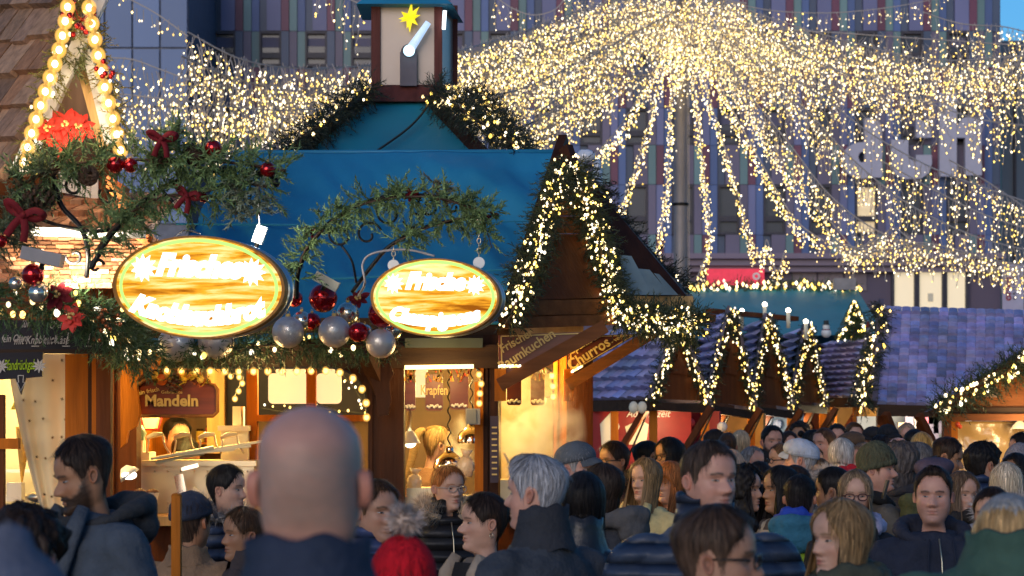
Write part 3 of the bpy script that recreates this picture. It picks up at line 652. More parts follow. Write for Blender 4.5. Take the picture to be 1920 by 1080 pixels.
# ---- garlands on the hips
garland('hip_garland', 'dark fir garland with few lights on the left hip of the pyramid roof', 'garland', [P(692, 165, 15.7), P(640, 205, 15.4), P(585, 245, 15.1), P(520, 292, 14.8)], .065, 420, .13, col=(.018, .026, .016), nbulb=24, br=.009)
garland('hip_garland', 'dark fir garland with lights on the right hip of the pyramid roof', 'garland', [P(806, 168, 15.7), P(850, 195, 15.4), P(905, 232, 15.1), P(985, 284, 14.8)], .075, 460, .13, col=(.018, .026, .016), nbulb=46, br=.010)
garland('hip_garland', 'dark fir garland with lights on the rear right hip behind the lantern', 'garland', [P(868, 165, 16.6), P(905, 195, 16.6), P(950, 240, 16.6), P(990, 282, 16.6)], .06, 300, .13, col=(.018, .026, .016), nbulb=36, br=.010)
# ---- corner gable (dormer)
gab = thing('corner_gable', 'brown boarded gable with lit fir garlands at the right corner of the stall', 'gable', P(1060, 640, 13.2))
A, B, C = P(1066, 305, 13.5), P(952, 612, 12.75), P(1172, 602, 13.4)
mb = MB(); nb = 9
for i in range(nb):
    t0, t1 = i / nb, (i + 1) / nb - .006
    q = [B.lerp(A, t0), C.lerp(A, t0), C.lerp(A, t1), B.lerp(A, t1)]; mb.prism(q, (0, .04 + .004 * (i % 2), 0))
mb.build('boarding', M['wood_brownx'], gab)
mb = MB(); mb.bar(P(956, 578, 12.70), P(1168, 574, 13.36), .05, .08); mb.bar(P(946, 606, 12.66), P(1176, 598, 13.32), .06, .06); mb.build('bottom_rail', M['wood_brownx'], gab)
panelq = [P(1002, 562, 12.82), P(1140, 558, 13.26), P(1082, 440, 13.36), P(1050, 440, 13.24)]
mb = MB(); mb.prism(panelq, (0, .03, 0)); mb.build('panel', M['wood_brown'], gab)
RT = P(1057, 262, 13.75)
mb = MB(); mb.bar(RT, P(944, 606, 12.55), .05, .07); mb.bar(P(1060, 276, 13.6), P(1170, 600, 13.3), .05, .07); mb.build('barge_board', M['wood_dark'], gab)
# right hand roof of the gable with glazed strips
mb = MB(); q = [P(1100, 325, 14.0), P(1298, 560, 14.4), P(1298, 560, 13.5) + V((.0, 0, -.01)), P(1150, 575, 13.3)]
mb.add([P(1074, 300, 13.8), P(1300, 558, 14.9), P(1292, 560, 13.7), P(1168, 560, 13.45)], [(0, 3, 2, 1)]); mb.build('side_roof', M['wood_dark'], gab)
gm = mat('wet_roof_glass', (.12, .17, .19), .15, var=.3, vscale=5, spec=.7)
for x in (1162, 1196, 1226):
    mb = MB(); mb.prism([P(x, 478 + (x - 1162) * .75, 13.42), P(x + 22, 480 + (x - 1162) * .75, 13.42), P(x + 62, 553, 13.36), P(x + 8, 553, 13.36)] if x < 1200 else [P(x, 512, 13.42), P(x + 10, 514, 13.42), P(x + 46, 553, 13.36), P(x + 30, 553, 13.36)], (0, .015, 0)); mb.build('roof_glazing', gm, gab)
mb = MB(); mb.bar(P(1166, 566, 13.36), P(1296, 566, 13.55), .05, .062); mb.build('eaves_board', M['wood_pale'], gab)
mb = MB(); mb.bar(P(1166, 585, 13.5), P(1300, 600, 13.7), .5, .04); mb.build('soffit', M['wood_brownx'], gab)
GC = (.022, .034, .016)
garland('lit_garland', 'thick fir garland with lights on the left slope of the corner gable', 'garland', [P(1060, 305, 13.4), P(1030, 390, 13.1), P(1000, 480, 12.8), P(965, 575, 12.5), P(950, 605, 12.5)], .062, 620, .105, col=GC, nbulb=210, br=.0068, bright=2.4)
garland('lit_garland', 'thick fir garland with lights on the right slope of the corner gable', 'garland', [P(1075, 310, 13.4), P(1100, 390, 13.35), P(1130, 480, 13.3), P(1150, 560, 13.2), P(1162, 600, 13.2)], .070, 640, .105, col=GC, nbulb=230, br=.0068, bright=2.4)
garland('lit_garland', 'fir garland with lights running down the outer right roof edge of the gable', 'garland', [P(1100, 330, 13.8), P(1150, 420, 13.9), P(1215, 490, 14.1), P(1285, 548, 14.2)], .065, 480, .11, col=(.014, .018, .012), nbulb=90, br=.007, bright=2.4)
garland('lit_garland', 'bushy fir garland full of lights under the eaves board right of the gable', 'garland', [P(1160, 585, 13.2), P(1215, 600, 13.2), P(1270, 605, 13.3), P(1308, 608, 13.4)], .075, 560, .11, col=GC, nbulb=230, br=.0068, bright=2.4)
pw = MB(); pw.sphere(P(1098, 292, 13.9), .05, 16, 10, sc_=(1.1, .7, .7), fn=lambda d: 1 + .25 * noise.noise(d * 3)); pw.sphere(P(1120, 335, 13.95), .06, 16, 10, sc_=(.5, .6, 1.9), fn=lambda d: 1 + .25 * noise.noise(d * 3))
tag(pw.build('plastic_cover', mat('clear_crumpled_plastic', (.6, .65, .75), .12, bump=.5, bscale=12, spec=.8), None, True), 'crumpled whitish plastic cover behind the peak of the corner gable', 'plastic cover')
# ---- right flank: posts, steam opening, hinged flaps with signs
post(1038, 1062, 640, 14.9, .12, M['wood_amber']); part('flank_panel', 1064, 1112, 640, 960, 15.3, .06, M['wood_brown'], stall)
part('flank_wall', 930, 1040, 960, 1500, 14.2, .06, M['wood_brown'], stall)
part('flank_header', 934, 1112, 640, 700, 15.25, .08, M['wood_dark'], stall)
def flap(label, Y, p0, p1, tri, lines, post_px):
    o = thing('awning_flap', label, 'awning flap', P(p0[0], p0[1], Y))
    mb = MB(); mb.bar(P(*p0, Y), P(*p1, Y), .07, .075, up=(0, 1, 0)); mb.build('beam', M['wood_brownx'], o)
    mb = MB(); pts = [P(a, b, Y + .02) for a, b in tri]; mb.prism(pts, (0, .02, 0)); bo = mb.build('sign_board', M['sign_brown'], o)
    cen = sum(pts, V((0, 0, 0))) / 3; mb = MB(); ins = [cen.lerp(p, .90) + V((0, -.006, 0)) for p in pts]
    for i in range(3): mb.bar(ins[i], ins[(i + 1) % 3], .006, .008, up=(0, 1, 0))
    mb.build('border_line', M['gold_letter'], o)
    for txt, px, py, ang, size in lines:
        mb = MB(); r = V((math.cos(R(ang)), 0, math.sin(R(ang)))); u = V((-math.sin(R(ang)), 0, math.cos(R(ang))))
        mb.text(txt, P(px, py, Y - .002), r, u, size, .004, .02, align='LEFT', xs=.92); mb.build('lettering', M['gold_letter'], o)
    mb = MB(); mb.bar(P(p0[0] + 2, p0[1] - 30, Y + .02), P(p0[0] + 2, p0[1] + 30, Y + .02), .06, .06); mb.build('hinge_block', M['wood_amber'], o)
flap('hinged brown awning flap lettered with fresh Baumkuchen, nearer the front of the stall', 12.75, (936, 722), (1135, 612), [(934, 628), (1100, 622), (936, 712)], [('Frischer', 942, 662, 30, .064), ('Baumkuchen', 941, 696, 33, .072)], 936)
flap('hinged brown awning flap lettered with Spanish churros, further right and back', 14.7, (1064, 722), (1228, 622), [(1066, 630), (1196, 626), (1066, 702)], [('Spanische', 1072, 664, 31, .066), ('Churros', 1071, 695, 33, .092), ('- vegan -', 1148, 645, 33, .040)], 1064)
mb = MB()
for i in range(18): bulb(mb, P(936 + i * 2.3, 687 - (i % 3) * .6, 12.70), .006, 2)
tag(mb.build('light_chain', M['fairy']), 'short gold light chain across the bottom of the Baumkuchen sign', 'light chain')
mb = MB()
for i in range(9): bulb(mb, P(1072 + i * 2.4, 697 - i * 1.3, 14.66), .006, 2)
tag(mb.build('light_chain', M['fairy']), 'tiny gold light chain at the lower edge of the churros sign', 'light chain')
part('price_list', 919, 935, 780, 905, 12.9, .01, mat('purple_price_board', (.05, .03, .045), .6), stall)
for k in range(9):
    part('price_line', 922, 932, 800 + k * 11, 803 + k * 11, 12.893, .004, M['gold_letter'], stall)
# ---- festoon bulbs: string with globe bulbs
def festoon(label, pts, n, r, glass=True, group=None, energy=0, E='globe', name='festoon_light'):
    path = spline(pts, 6); at, ln = along(path); o = thing(name, label, 'string lights', path[0], group=group)
    mb = MB(); mb.tube(path, .006, 5); mb.build('cable', M['black_cable'], o)
    for i in range(n):
        p, t = at((i + .5) / n); b_ = MB(); b_.sphere(p + V((0, -.008, -r * 1.1)), r * (.55 if E == 'globe' else .75), 12, 8, sc_=(1, 1, 1.15)); bb = b_.build('bulb', M[E], o, True)
        g_ = MB(); g_.sphere(p + V((0, -.008, -r * 1.1)), r * 1.35, 16, 12, sc_=(1, 1, 1.1)); g_.build('globe', M['haloglow'], bb, True)  # added shell that glows as the halo around the bulb
        s_ = MB(); s_.tube([p + V((0, -.008, 0)), p + V((0, -.008, -r * .4))], r * .45, 6); s_.build('socket', M['black_cable'], bb)
    return o
M['amberb'] = glow('amber_bulb_glow', (1, .62, .15), 2.6)
festoon('festoon of small warm bulbs along the top and arch of the wide almond window', [P(300, 688, 12.95), P(420, 690, 12.95), P(540, 690, 12.95), P(625, 690, 12.95), P(668, 708, 12.95), P(686, 745, 12.95), P(687, 790, 12.95)], 17, .016, E='amberb')
festoon('festoon of small warm bulbs inside the wide window on its left side', [P(425, 700, 14.2), P(455, 705, 14.2), P(447, 730, 14.2), P(437, 750, 14.2)], 5, .014, E='amberb')
festoon('festoon of warm bulbs on the right jamb of the narrow pastry window', [P(893, 690, 12.97), P(902, 705, 12.96), P(900, 730, 12.96), P(898, 760, 12.96)], 4, .014, E='amberb')
festoon('festoon of warm bulbs glowing in the steam on the stall flank', [P(990, 690, 14.6), P(1030, 692, 14.6), P(1036, 715, 14.6), P(1036, 740, 14.6), P(1018, 742, 14.6), P(1014, 716, 14.6)], 7, .018, E='amberb')
mb = MB(); mb.tube([P(759, 689, 12.94), P(888, 687, 12.94)], .011, 8); tag(mb.build('rope_light', glow('rope_light_glow', (1, .68, .2), 2.5), None, True), 'straight golden rope light along the top of the narrow pastry window', 'rope light')
# ---- things in the narrow window
def board(px, w_, y0, y1, Y, label, txt=None, bottom=True):
    o = thing('hanging_board', label, 'sign', P(px, y1, Y)); mb = MB(); ppoly(mb, rrect(px - w_ / 2, px + w_ / 2, y0, y1, 5), Y, .012)
    mb.build('board', M['sign_brown'], o)
    mb = MB()
    for k in range(26):
        p = P(px + ru(-.5, .5) * w_, y0 + ru(-12, 16), Y - .01); a = ru(-.5, .5); L = ru(.02, .05); d = V((math.sin(a), 0, math.cos(a)))
        c = random.choice([(.5, .05, .01), (.6, .25, .02), (.2, .12, .02), (.6, .4, .05)]); s_ = V((.006, 0, 0)); mb.add([p - s_, p + s_, p + d * L], [(0, 1, 2)], 0, c)
    mb.build('dried_decoration', M['fir'], o)
    if txt:
        mb = MB(); mb.text(txt, P(px, y1 - 30, Y - .006), (1, 0, 0), (0, 0, 1), .075, .004, .015, xs=.62); mb.build('lettering', M['gold_letter'], o)
    mb = MB(); n = 9
    for k in range(n): mb.sphere(P(px - w_ * .38 + w_ * .76 * k / (n - 1), y1 - 8 + 2 * math.sin(k * 1.9), Y - .002), .008, 6, 5)
    mb.build('snow_trim', M['cream'], o, True)
board(769, 20, 706, 770, 13.02, 'narrow brown hanging board at the left edge of the pastry window'); board(814, 33, 702, 770, 13.02, 'brown hanging board lettered Krapfen in the pastry window', 'Krapfen'); board(861, 34, 702, 768, 13.02, 'unlettered brown hanging board right of the Krapfen board')
board(964, 27, 700, 760, 14.0, 'brown hanging board in the steamy flank opening'); board(1008, 26, 700, 760, 14.2, 'amber lit hanging board beside the bulbs in the flank opening')
part('lit_panel', 778, 802, 690, 745, 13.8, .02, M['menu'], stall, 'bright blank panel behind the hanging boards')
part('back_panel', 757, 905, 690, 1000, 15.2, .03, mat('brown_back_panel', (.10, .06, .03), .6), stall)
sp = thing('speaker', 'small grey loudspeaker on the amber jamb of the pastry window', 'loudspeaker', P(890, 795, 12.9)); part('cabinet', 873, 900, 766, 796, 12.85, .12, mat('speaker_grey', (.25, .24, .2), .6), sp); part('grille', 875, 893, 768, 794, 12.843, .006, mat('speaker_grille', (.2, .2, .17), .8), sp)
hl = thing('heat_lamp', 'white heat lamp on a rod in the pastry window', 'lamp', P(769, 830, 13.4)); mb = MB(); mb.tube([P(768, 690, 13.4), P(768, 815, 13.4)], .012, 8); mb.build('rod', M['steel'], hl, True)
mb = MB(); mb.tube([P(768, 808, 13.4), P(769, 818, 13.4), P(770, 832, 13.4)], [.02, .035, .055], 16, cap=False); mb.build('shade', M['white'], hl, True)
mb = MB(); mb.sphere(P(769, 828, 13.4), .035, 12, 8); mb.build('bulb', glow('heat_bulb', (1, .85, .6), 3), hl, True)
def cloche(label, px, py, Y, s):
    o = thing('pendant_cloche', label, 'heat lamp', P(px, py, Y)); mb = MB(); prof = [(.02, .14), (.03, .12), (.03, .10), (.05, .085), (.09, .05), (.105, .0), (.10, -.02)]
    mb.loft([[P(px, py, Y) + V((r * s * math.cos(2 * math.pi * k / 20), r * s * math.sin(2 * math.pi * k / 20), z * s)) for k in range(20)] for r, z in prof], cap0=True); mb.build('shade', M['chrome'], o, True)
    mb = MB(); c0 = P(px, py, Y) + V((0, 0, .14 * s)); path = [c0 + V((.008 * math.cos(k * .9), .008 * math.sin(k * .9), k * .011)) for k in range(int(30 * s) + 20)]; mb.tube(path, .004, 5); mb.build('spiral_cord', M['black_cable'], o)
M['chrome'] = mat('chrome', (.8, .78, .72), .08, metal=1, var=.03)
cloche('chrome pendant heat lamp on a spiral cord in the pastry window', 842, 876, 13.35, .85); cloche('small chrome pendant heat lamp beside the steam in the pastry window', 884, 826, 13.6, .8)
for k, (px, py, r, lab) in enumerate(((873, 875, 17, 'cellophane bag of sweets on the pastry counter, nearer the jamb'), (850, 893, 14, 'rumpled cellophane bag of sweets below the chrome lamp'), (777, 905, 14, 'pale bag of pastry at the left end of the pastry counter'))):
    mb = MB(); mb.sphere(P(px, py, 13.3), r * PX(13.3), 16, 12, sc_=(1, .8, 1.2), fn=lambda d: 1 + .3 * noise.noise(d * 4 + V((px, 0, 0)))); mb.tube([P(px, py - r, 13.3), P(px + 2, py - r * 1.9, 13.3)], [.012, .035], 8)
    tag(mb.build('cellophane_bag', mat('cellophane' + str(k), (.75, .6, .4), .15, spec=.9, bump=.7, bscale=25), None, True), lab, 'bag')
tr = MB()
for x0, x1, y0, y1 in ((758, 905, 930, 968), (762, 830, 915, 930)): pbox(tr, x0, x1, y0, y1, 13.25, .3)
tag(tr.build('pastry_case', M['steel']), 'low steel pastry case behind the narrow window', 'display case')
# ---- things in the wide window
ms = thing('almond_sign', 'brown shaped sign lettered Mandeln with fruit and pine cone on top', 'sign', P(333, 782, 12.98))
out = [(250, 780)] + [(400, 780), (408, 772), (408, 730), (402, 722), (394, 720), (392, 713), (384, 713)] + arcp(335, 712, 46, 0, 180, 10, 22) + [(270, 713), (262, 720), (250, 722)]
mb = MB(); ppoly(mb, out, 12.98, .025); mb.build('board', mat('carved_red_brown_board', (.15, .022, .006), .35, var=.3, vscale=4, stretch=(1, 1, 8)), ms)
mb = MB(); tt = [P(a, b, 12.97) for a, b in out]; mb.tube(tt + [tt[0]], .010, 6); mb.build('rim', woodmat('rim_wood', (.25, .10, .03)), ms, True)
mb = MB(); mb.text('Mandeln', P(322, 761, 12.972), (1, 0, 0), (0, 0, 1), .085, .008, .03, xs=1.0); mb.build('main_lettering', M['gold_letter'], ms)
mb = MB(); mb.text('Gebrannte', P(322, 738, 12.972), (1, 0, 0), (0, 0, 1), .024, .004, .01, xs=1.1); mb.text('fein frisch', P(278, 737, 12.972), (.97, 0, .2), (-.2, 0, .97), .032, .004, .015); mb.build('small_lettering', M['gold_letter'], ms)
mb = MB()
for px, py, r, c in ((345, 706, 9, (.8, .45, .02)), (360, 704, 8, (.7, .5, .05)), (303, 712, 11, (.6, .12, .01)), (315, 704, 9, (.7, .35, .03)), (290, 704, 8, (.6, .4, .05)), (376, 712, 7, (.75, .55, .1))): mb.sphere(P(px, py, 12.95), r * PX(13), 12, 8, sc_=(1, .5, 1), col=c)
for k in range(30): sprig(mb, P(ru(275, 390), ru(704, 724), 12.95), V((ru(-1, 1), -.3, ru(-.4, .8))).normalized(), .06, .004, 8, random.choice([(.05, .09, .02), (.5, .35, .03), (.4, .1, .02)]))
mb.build('fruit_decoration', M['fir'], ms)
def cone_mesh(mb, c, r, ax=(0, 0, 1)):
    ax = V(ax).normalized(); q = ax.orthogonal().normalized(); b = ax.cross(q)
    for k in range(46):
        t = k / 45; a = k * 2.4; rr_ = r * math.sin(math.pi * (.12 + .8 * t)) ; o = V(c) + ax * (t - .5) * r * 2.4; d = (q * math.cos(a) + b * math.sin(a)); s_ = ax.cross(d) * r * .28
        mb.add([o + d * rr_ * .4 - s_ * .5, o + d * rr_ * .4 + s_ * .5, o + d * rr_ + s_ - ax * r * .15, o + d * rr_ - s_ - ax * r * .15, o + d * rr_ * 1.02 + ax * r * .1], [(0, 1, 2, 3), (3, 2, 4)])
mb = MB(); cone_mesh(mb, P(327, 716, 12.94), .045); mb.build('pine_cone', M['cone'], ms)
mach = thing('almond_machine', 'large riveted steel roasting cabinet under the Mandeln sign', 'machine', P(360, 968, 13.5))
part('cabinet', 250, 476, 872, 968, 13.45, .5, M['steel'], mach); part('top_plate', 246, 480, 864, 874, 13.4, .6, M['steel'], mach)
mb = MB()
for i in range(9):
    for j in range(2): mb.sphere(P(264 + i * 25, 884 + j * 60, 13.448), .006, 6, 4)
mb.build('rivet', M['steel'], mach, True)
for i, (x0, x1, y0, y1) in enumerate(((283, 400, 860, 838), (300, 440, 856, 842), (330, 470, 850, 836), (360, 500, 848, 826), (290, 380, 866, 850))):
    mb = MB(); mb.bar(P(x0, y0, 13.4 + i * .03), P(x1, y1, 13.45 + i * .03), .3, .012); tag(mb.build('steel_lid', M['steel']), ['lowest flat steel lid leaning on the roasting cabinet', 'long flat steel lid second on the cabinet', 'flat steel lid in the middle of the stack on the cabinet', 'steel lid lying highest to the right on the cabinet', 'short steel lid at the front left of the stack'][i], 'lid')
for i, x in enumerate((275, 326, 372, 414)):
    o = thing('scoop_handle', ['leftmost bent wire handle standing above the lids', 'tall wire handle second from the left above the lids', 'third wire handle above the lids', 'right wire handle before the white machine'][i], 'handle', P(x + 15, 852, 13.4))
    mb = MB(); mb.tube(spline([P(x, 850, 13.4), P(x + 4, 828, 13.4), P(x, 822, 13.4)], 4), .006, 6); mb.build('wire', M['steel'], o, True)
    mb = MB(); mb.tube(spline([P(x + 30, 814, 13.4), P(x + 34, 835, 13.4), P(x + 44, 850, 13.4)], 4), .006, 6); mb.build('wire', M['steel'], o, True)
    mb = MB(); mb.tube([P(x, 821, 13.4), P(x + 14, 815, 13.4), P(x + 30, 814, 13.4)], [.010, .016, .010], 8); mb.build('grip', M['cream'], o, True)
wm_ = thing('white_machine', 'white stepped kitchen machine at the right end of the counter', 'machine', P(438, 860, 13.8)); part('body', 414, 464, 808, 880, 13.8, .3, M['white'], wm_); part('hopper', 436, 452, 762, 806, 13.86, .2, M['white'], wm_); part('tray', 408, 465, 798, 808, 13.74, .4, M['white'], wm_)
wb = thing('scale', 'white counter scale with a round dial left of the lids', 'scale', P(265, 870, 13.6)); part('body', 248, 280, 848, 872, 13.6, .25, M['white'], wb); mb = MB(); mb.sphere(P(255, 858, 13.6), .018, 10, 6); mb.build('dial', M['black'], wb, True); part('pillar', 252, 268, 826, 848, 13.65, .1, M['white'], wb)
clm = MB(); clm.tube([P(258, 800, 13.7), P(262, 812, 13.7), P(256, 826, 13.7)], [.03, .04, .035], 10); clm.box(P(266, 830, 13.7), (.03, .05, .1)); tag(clm.build('grinder', mat('green_enamel', (.2, .3, .25), .4), None, True), 'pale green hand grinder at the left of the almond window', 'grinder')
pan_ = thing('hanging_sieve', 'pale sieve with a red rim hanging behind the almond sign', 'sieve', P(282, 806, 14.2)); mb = MB(); ppoly(mb, [(266, 782), (302, 782), (296, 804), (272, 804)], 14.2, .02); mb.build('mesh', M['cream'], pan_); mb = MB(); mb.tube([P(264, 781, 14.19), P(270, 805, 14.19), P(297, 805, 14.19), P(303, 781, 14.19)], .007, 6); mb.build('rim', M['red_velvet'], pan_, True)
dl = thing('clip_lamp', 'small bright clip lamp on the left of the roasting cabinet', 'lamp', P(238, 890, 12.9)); mb = MB(); mb.tube([P(232, 876, 12.9), P(238, 884, 12.9), P(244, 892, 12.9)], [.02, .045, .06], 14); mb.build('shade', M['white'], dl, True); mb = MB(); mb.sphere(P(242, 891, 12.87), .026, 12, 8, sc_=(1.6, 1, .9)); mb.build('bulb', glow('clip_bulb', (1, .9, .7), 2.5), dl, True)
kn = MB(); kn.bar(P(345, 940, 13.2), P(335, 890, 13.2), .05, .03); kn.bar(P(340, 880, 13.2), P(372, 872, 13.2), .02, .02); tag(kn.build('tap', M['chrome']), 'chrome tap and lever in front of the roasting cabinet', 'tap')
mb = MB(); mb.bar(P(335, 965, 13.1), P(395, 930, 13.1), .06, .004); mb.bar(P(362, 915, 13.1), P(398, 945, 13.1), .03, .02); tag(mb.build('price_tag', M['cream']), 'slanted price cards on the counter beside the tap', 'price cards')
# lamps inside the stall (the lit bulbs of the photograph)
lamp('stall_lamp_window', P(360, 700, 14.0), 26, col=(1, .72, .20), size=.12); lamp('stall_lamp_mid', P(560, 705, 14.1), 10, col=(1, .70, .20), size=.12); lamp('stall_lamp_pastry', P(830, 705, 14.0), 16, col=(1, .72, .22), size=.1); lamp('stall_lamp_flank', P(1000, 700, 14.8), 13, col=(1, .66, .22), size=.1)
lamp('festoon_lamp', P(820, 696, 12.7), 3, size=.1); lamp('festoon_lamp_wide', P(480, 700, 12.6), 4, size=.1)
for lab, pts, n in (('few tiny bulbs added as reflections at the back window right of the menu boards', [(640, 700), (665, 730), (690, 770)], 9), ('few tiny bulbs added as reflections at the back window below the menu boards', [(490, 765), (540, 772), (600, 766), (680, 775)], 12)):  # added bulbs imitate outside lights reflected in the panes
    o = thing('light_chain', lab, 'light chain', P(*pts[0], 15.2)); path = spline([P(a, b, 15.22) for a, b in pts], 6); at, ln = along(path); mb = MB(); mb.tube(path, .003, 4); mb.build('cable', M['black_cable'], o); mb = MB()
    for i in range(n): q, t = at((i + rnd()) / n); bulb(mb, q + V((0, -.01, ru(-.05, .05))), .007, 1.5)
    tag(mb.build('fairy_bulb', M['fairy'], o), kind='stuff')
CB = 'stock on the stall shelves'
sh_ = thing('wall_shelf', 'wooden wall shelf with tins on the back wall of the almond stall', 'shelf', P(440, 830, 15.2)); part('board', 258, 470, 829, 833, 15.2, .2, M['wood_amber'], sh_); part('bracket', 300, 304, 833, 848, 15.3, .1, M['wood_amber'], sh_)
for k, (px, lab) in enumerate(((375, 'gold tin with a brown lid on the back shelf of the stall'), (393, 'red tin next to the gold tin on the back shelf'), (409, 'cream jar beside the red tin on the back shelf'), (432, 'copper tin right of the cream jar on the back shelf'), (450, 'dark brown bottle at the right end of the back shelf'))):
    o = thing('tin', lab, 'container', P(px, 829, 15.25), group=CB); q = P(px, 829, 15.28); mb = MB(); mb.tube([q, q + V((0, 0, .07 + .02 * (k % 3)))], .026, 14); mb.build('can', mat('tin_paint_%d' % k, [(.6, .4, .06), (.4, .03, .02), (.7, .62, .45), (.45, .18, .06), (.06, .03, .015)][k], .35), o, False); mb = MB(); mb.tube([q + V((0, 0, .072 + .02 * (k % 3))), q + V((0, 0, .085 + .02 * (k % 3)))], .022, 14); mb.build('lid', M['wood_dark'], o)
for k, (px, py, lab) in enumerate(((262, 962, 'paper cone of roasted almonds leftmost on the counter'), (286, 962, 'paper cone of almonds second on the counter'), (408, 964, 'paper cone of almonds under the dark haired woman'), (446, 964, 'paper cone of almonds rightmost on the counter'))):
    o = thing('paper_cone', lab, 'paper cone', P(px, py, 12.95), group='paper cones on the counter'); q = P(px, py, 12.95); mb = MB(); mb.tube([q, q + V((0, 0, .11))], [.012, .036], 14); mb.build('paper', mat('striped_paper_%d' % k, (.7, .6, .45) if k % 2 else (.55, .06, .04), .7), o); mb = MB(); mb.sphere(q + V((0, 0, .11)), .034, 12, 8, sc_=(1, 1, .6), fn=lambda d: 1 + .3 * noise.noise(d * 5)); mb.build('almonds', mat('almond_brown_%d' % k, (.2, .08, .03), .5, bump=.8, bscale=60), o, True)
mb = MB()
for k in range(16): mb.box(P(486 + k * 12, 900 + 20 * (k % 3), 14.9), (.03, .03, .08 + .03 * (k % 2)), col=random.choice([(.6, .1, .03), (.7, .5, .1), (.6, .55, .4), (.15, .3, .1)]))
tag(mb.build('bag_display', M['clad']), 'rows of small coloured sweet bags at the back of the almond stall', 'sweets', kind='stuff')
# ---- steam
def steam(label, c, s, dens):
    m = bpy.data.materials.new('steam'); m.use_nodes = True; t = m.node_tree; t.nodes.clear(); N, L = t.nodes, t.links
    vo = N.new('ShaderNodeVolumePrincipled'); ou = N.new('ShaderNodeOutputMaterial'); tc = N.new('ShaderNodeTexCoord')
    nz = N.new('ShaderNodeTexNoise'); nz.inputs['Scale'].default_value = 6; nz.inputs['Detail'].default_value = 4; nz.inputs['Distortion'].default_value = .8; L.new(tc.outputs['Object'], nz.inputs['Vector'])
    gr = N.new('ShaderNodeVectorMath'); gr.operation = 'LENGTH'; mp = N.new('ShaderNodeMapping'); mp.vector_type = 'POINT'; L.new(tc.outputs['Generated'], mp.inputs[0]); mp.inputs['Location'].default_value = (-1, -1, -1); mp.inputs['Scale'].default_value = (2, 2, 2); L.new(mp.outputs[0], gr.inputs[0])
    f = N.new('ShaderNodeMapRange'); f.inputs[1].default_value = 1; f.inputs[2].default_value = .2; L.new(gr.outputs['Value'], f.inputs[0])
    mr = N.new('ShaderNodeMapRange'); mr.inputs[1].default_value = .42; mr.inputs[2].default_value = .75; mr.inputs[3].default_value = 0; mr.inputs[4].default_value = dens; L.new(nz.outputs[0], mr.inputs[0])
    mu = N.new('ShaderNodeMath'); mu.operation = 'MULTIPLY'; L.new(mr.outputs[0], mu.inputs[0]); L.new(f.outputs[0], mu.inputs[1]); L.new(mu.outputs[0], vo.inputs['Density']); vo.inputs['Color'].default_value = (.95, .93, .9, 1)
    L.new(vo.outputs[0], ou.inputs['Volume'])
    mb = MB(); mb.sphere((0, 0, 0), 1, 20, 14, sc_=s); o = mb.build('steam', m); o.location = c; tag(o, label, 'steam', kind='stuff')
steam('pale steam rising from the churros fryer in the flank opening', P(1008, 815, 14.2), (.30, .30, .42), 16)
steam('small puff of steam between pastry window lamp and jamb', P(862, 838, 13.9), (.1, .12, .2), 22)
part('flank_back', 940, 1036, 690, 965, 15.45, .03, mat('cream_wall', (.45, .33, .15), .7), stall)
fr = thing('fryer', 'steel fryer with a slanted lid in the steamy flank opening', 'fryer', P(990, 965, 13.9)); part('body', 938, 1030, 900, 965, 13.9, .4, M['steel'], fr); mb = MB(); mb.bar(P(945, 850, 13.95), P(975, 905, 13.95), .3, .012); mb.build('lid', M['steel'], fr)
# ================================================================== LEFT CHALET
YC = 11.0
ch = thing('chalet', 'tall steep gabled chalet with wooden shingles and white barge boards at the left edge', 'chalet', (P(60, 0, YC).x, YC, 0))
def shingles(mb, o, u, v, nu, nv, t=.02, jit=.012, cols=((1, 1, 1),), lift=.35):
    # overlapping tapered boards laid in rows; o lower corner, u along the row, v up the slope
    u, v = V(u), V(v); n = u.cross(v).normalized(); o = V(o)
    for j in range(nv):
        x = -rnd() / nu
        while x < 1:
            wd = ru(.6, 1.35) / nu; x0, x1 = max(x, 0), min(x + wd * .95, 1); x += wd
            if x1 - x0 < .004: continue
            y0 = j / nv - ru(0, .25) / nv; y1 = y0 + 1.5 / nv; a = o + u * x0 + v * y0; b = o + u * x1 + v * y0; c = o + u * x1 + v * y1; d = o + u * x0 + v * y1
            h0 = n * (t * ru(1.2, 2.0) + t); h1 = n * (t * .2); c_ = random.choice(cols); k = ru(.55, 1.35); col = tuple(q * k for q in c_)
            mb.add([a, b, c, d, a + h0, b + h0, c + h1, d + h1], [(0, 1, 5, 4), (1, 2, 6, 5), (3, 0, 4, 7), (4, 5, 6, 7)], 0, col)
# steep roof to the left of the front gable
mb = MB(); o = P(40, 330, 10.95); mb.add([], [])
a0, a1, b0, b1 = P(-260, 335, 11.9), P(14, 335, 10.98), P(-80, -160, 12.2), P(208, -60, 11.4)
shingles(mb, a0, a1 - a0, (b1 - a1), 9, 6, .022, cols=((1, 1, 1), (1.25, 1.05, .9), (.8, .8, .85)))
mb.add([a0 + V((0, .05, 0)), a1 + V((0, .05, 0)), b1 + V((0, .05, 0)), a0 + (b1 - a1) + V((0, .05, 0))], [(0, 1, 2, 3)]); mb.build('roof', M['shingle'], ch)
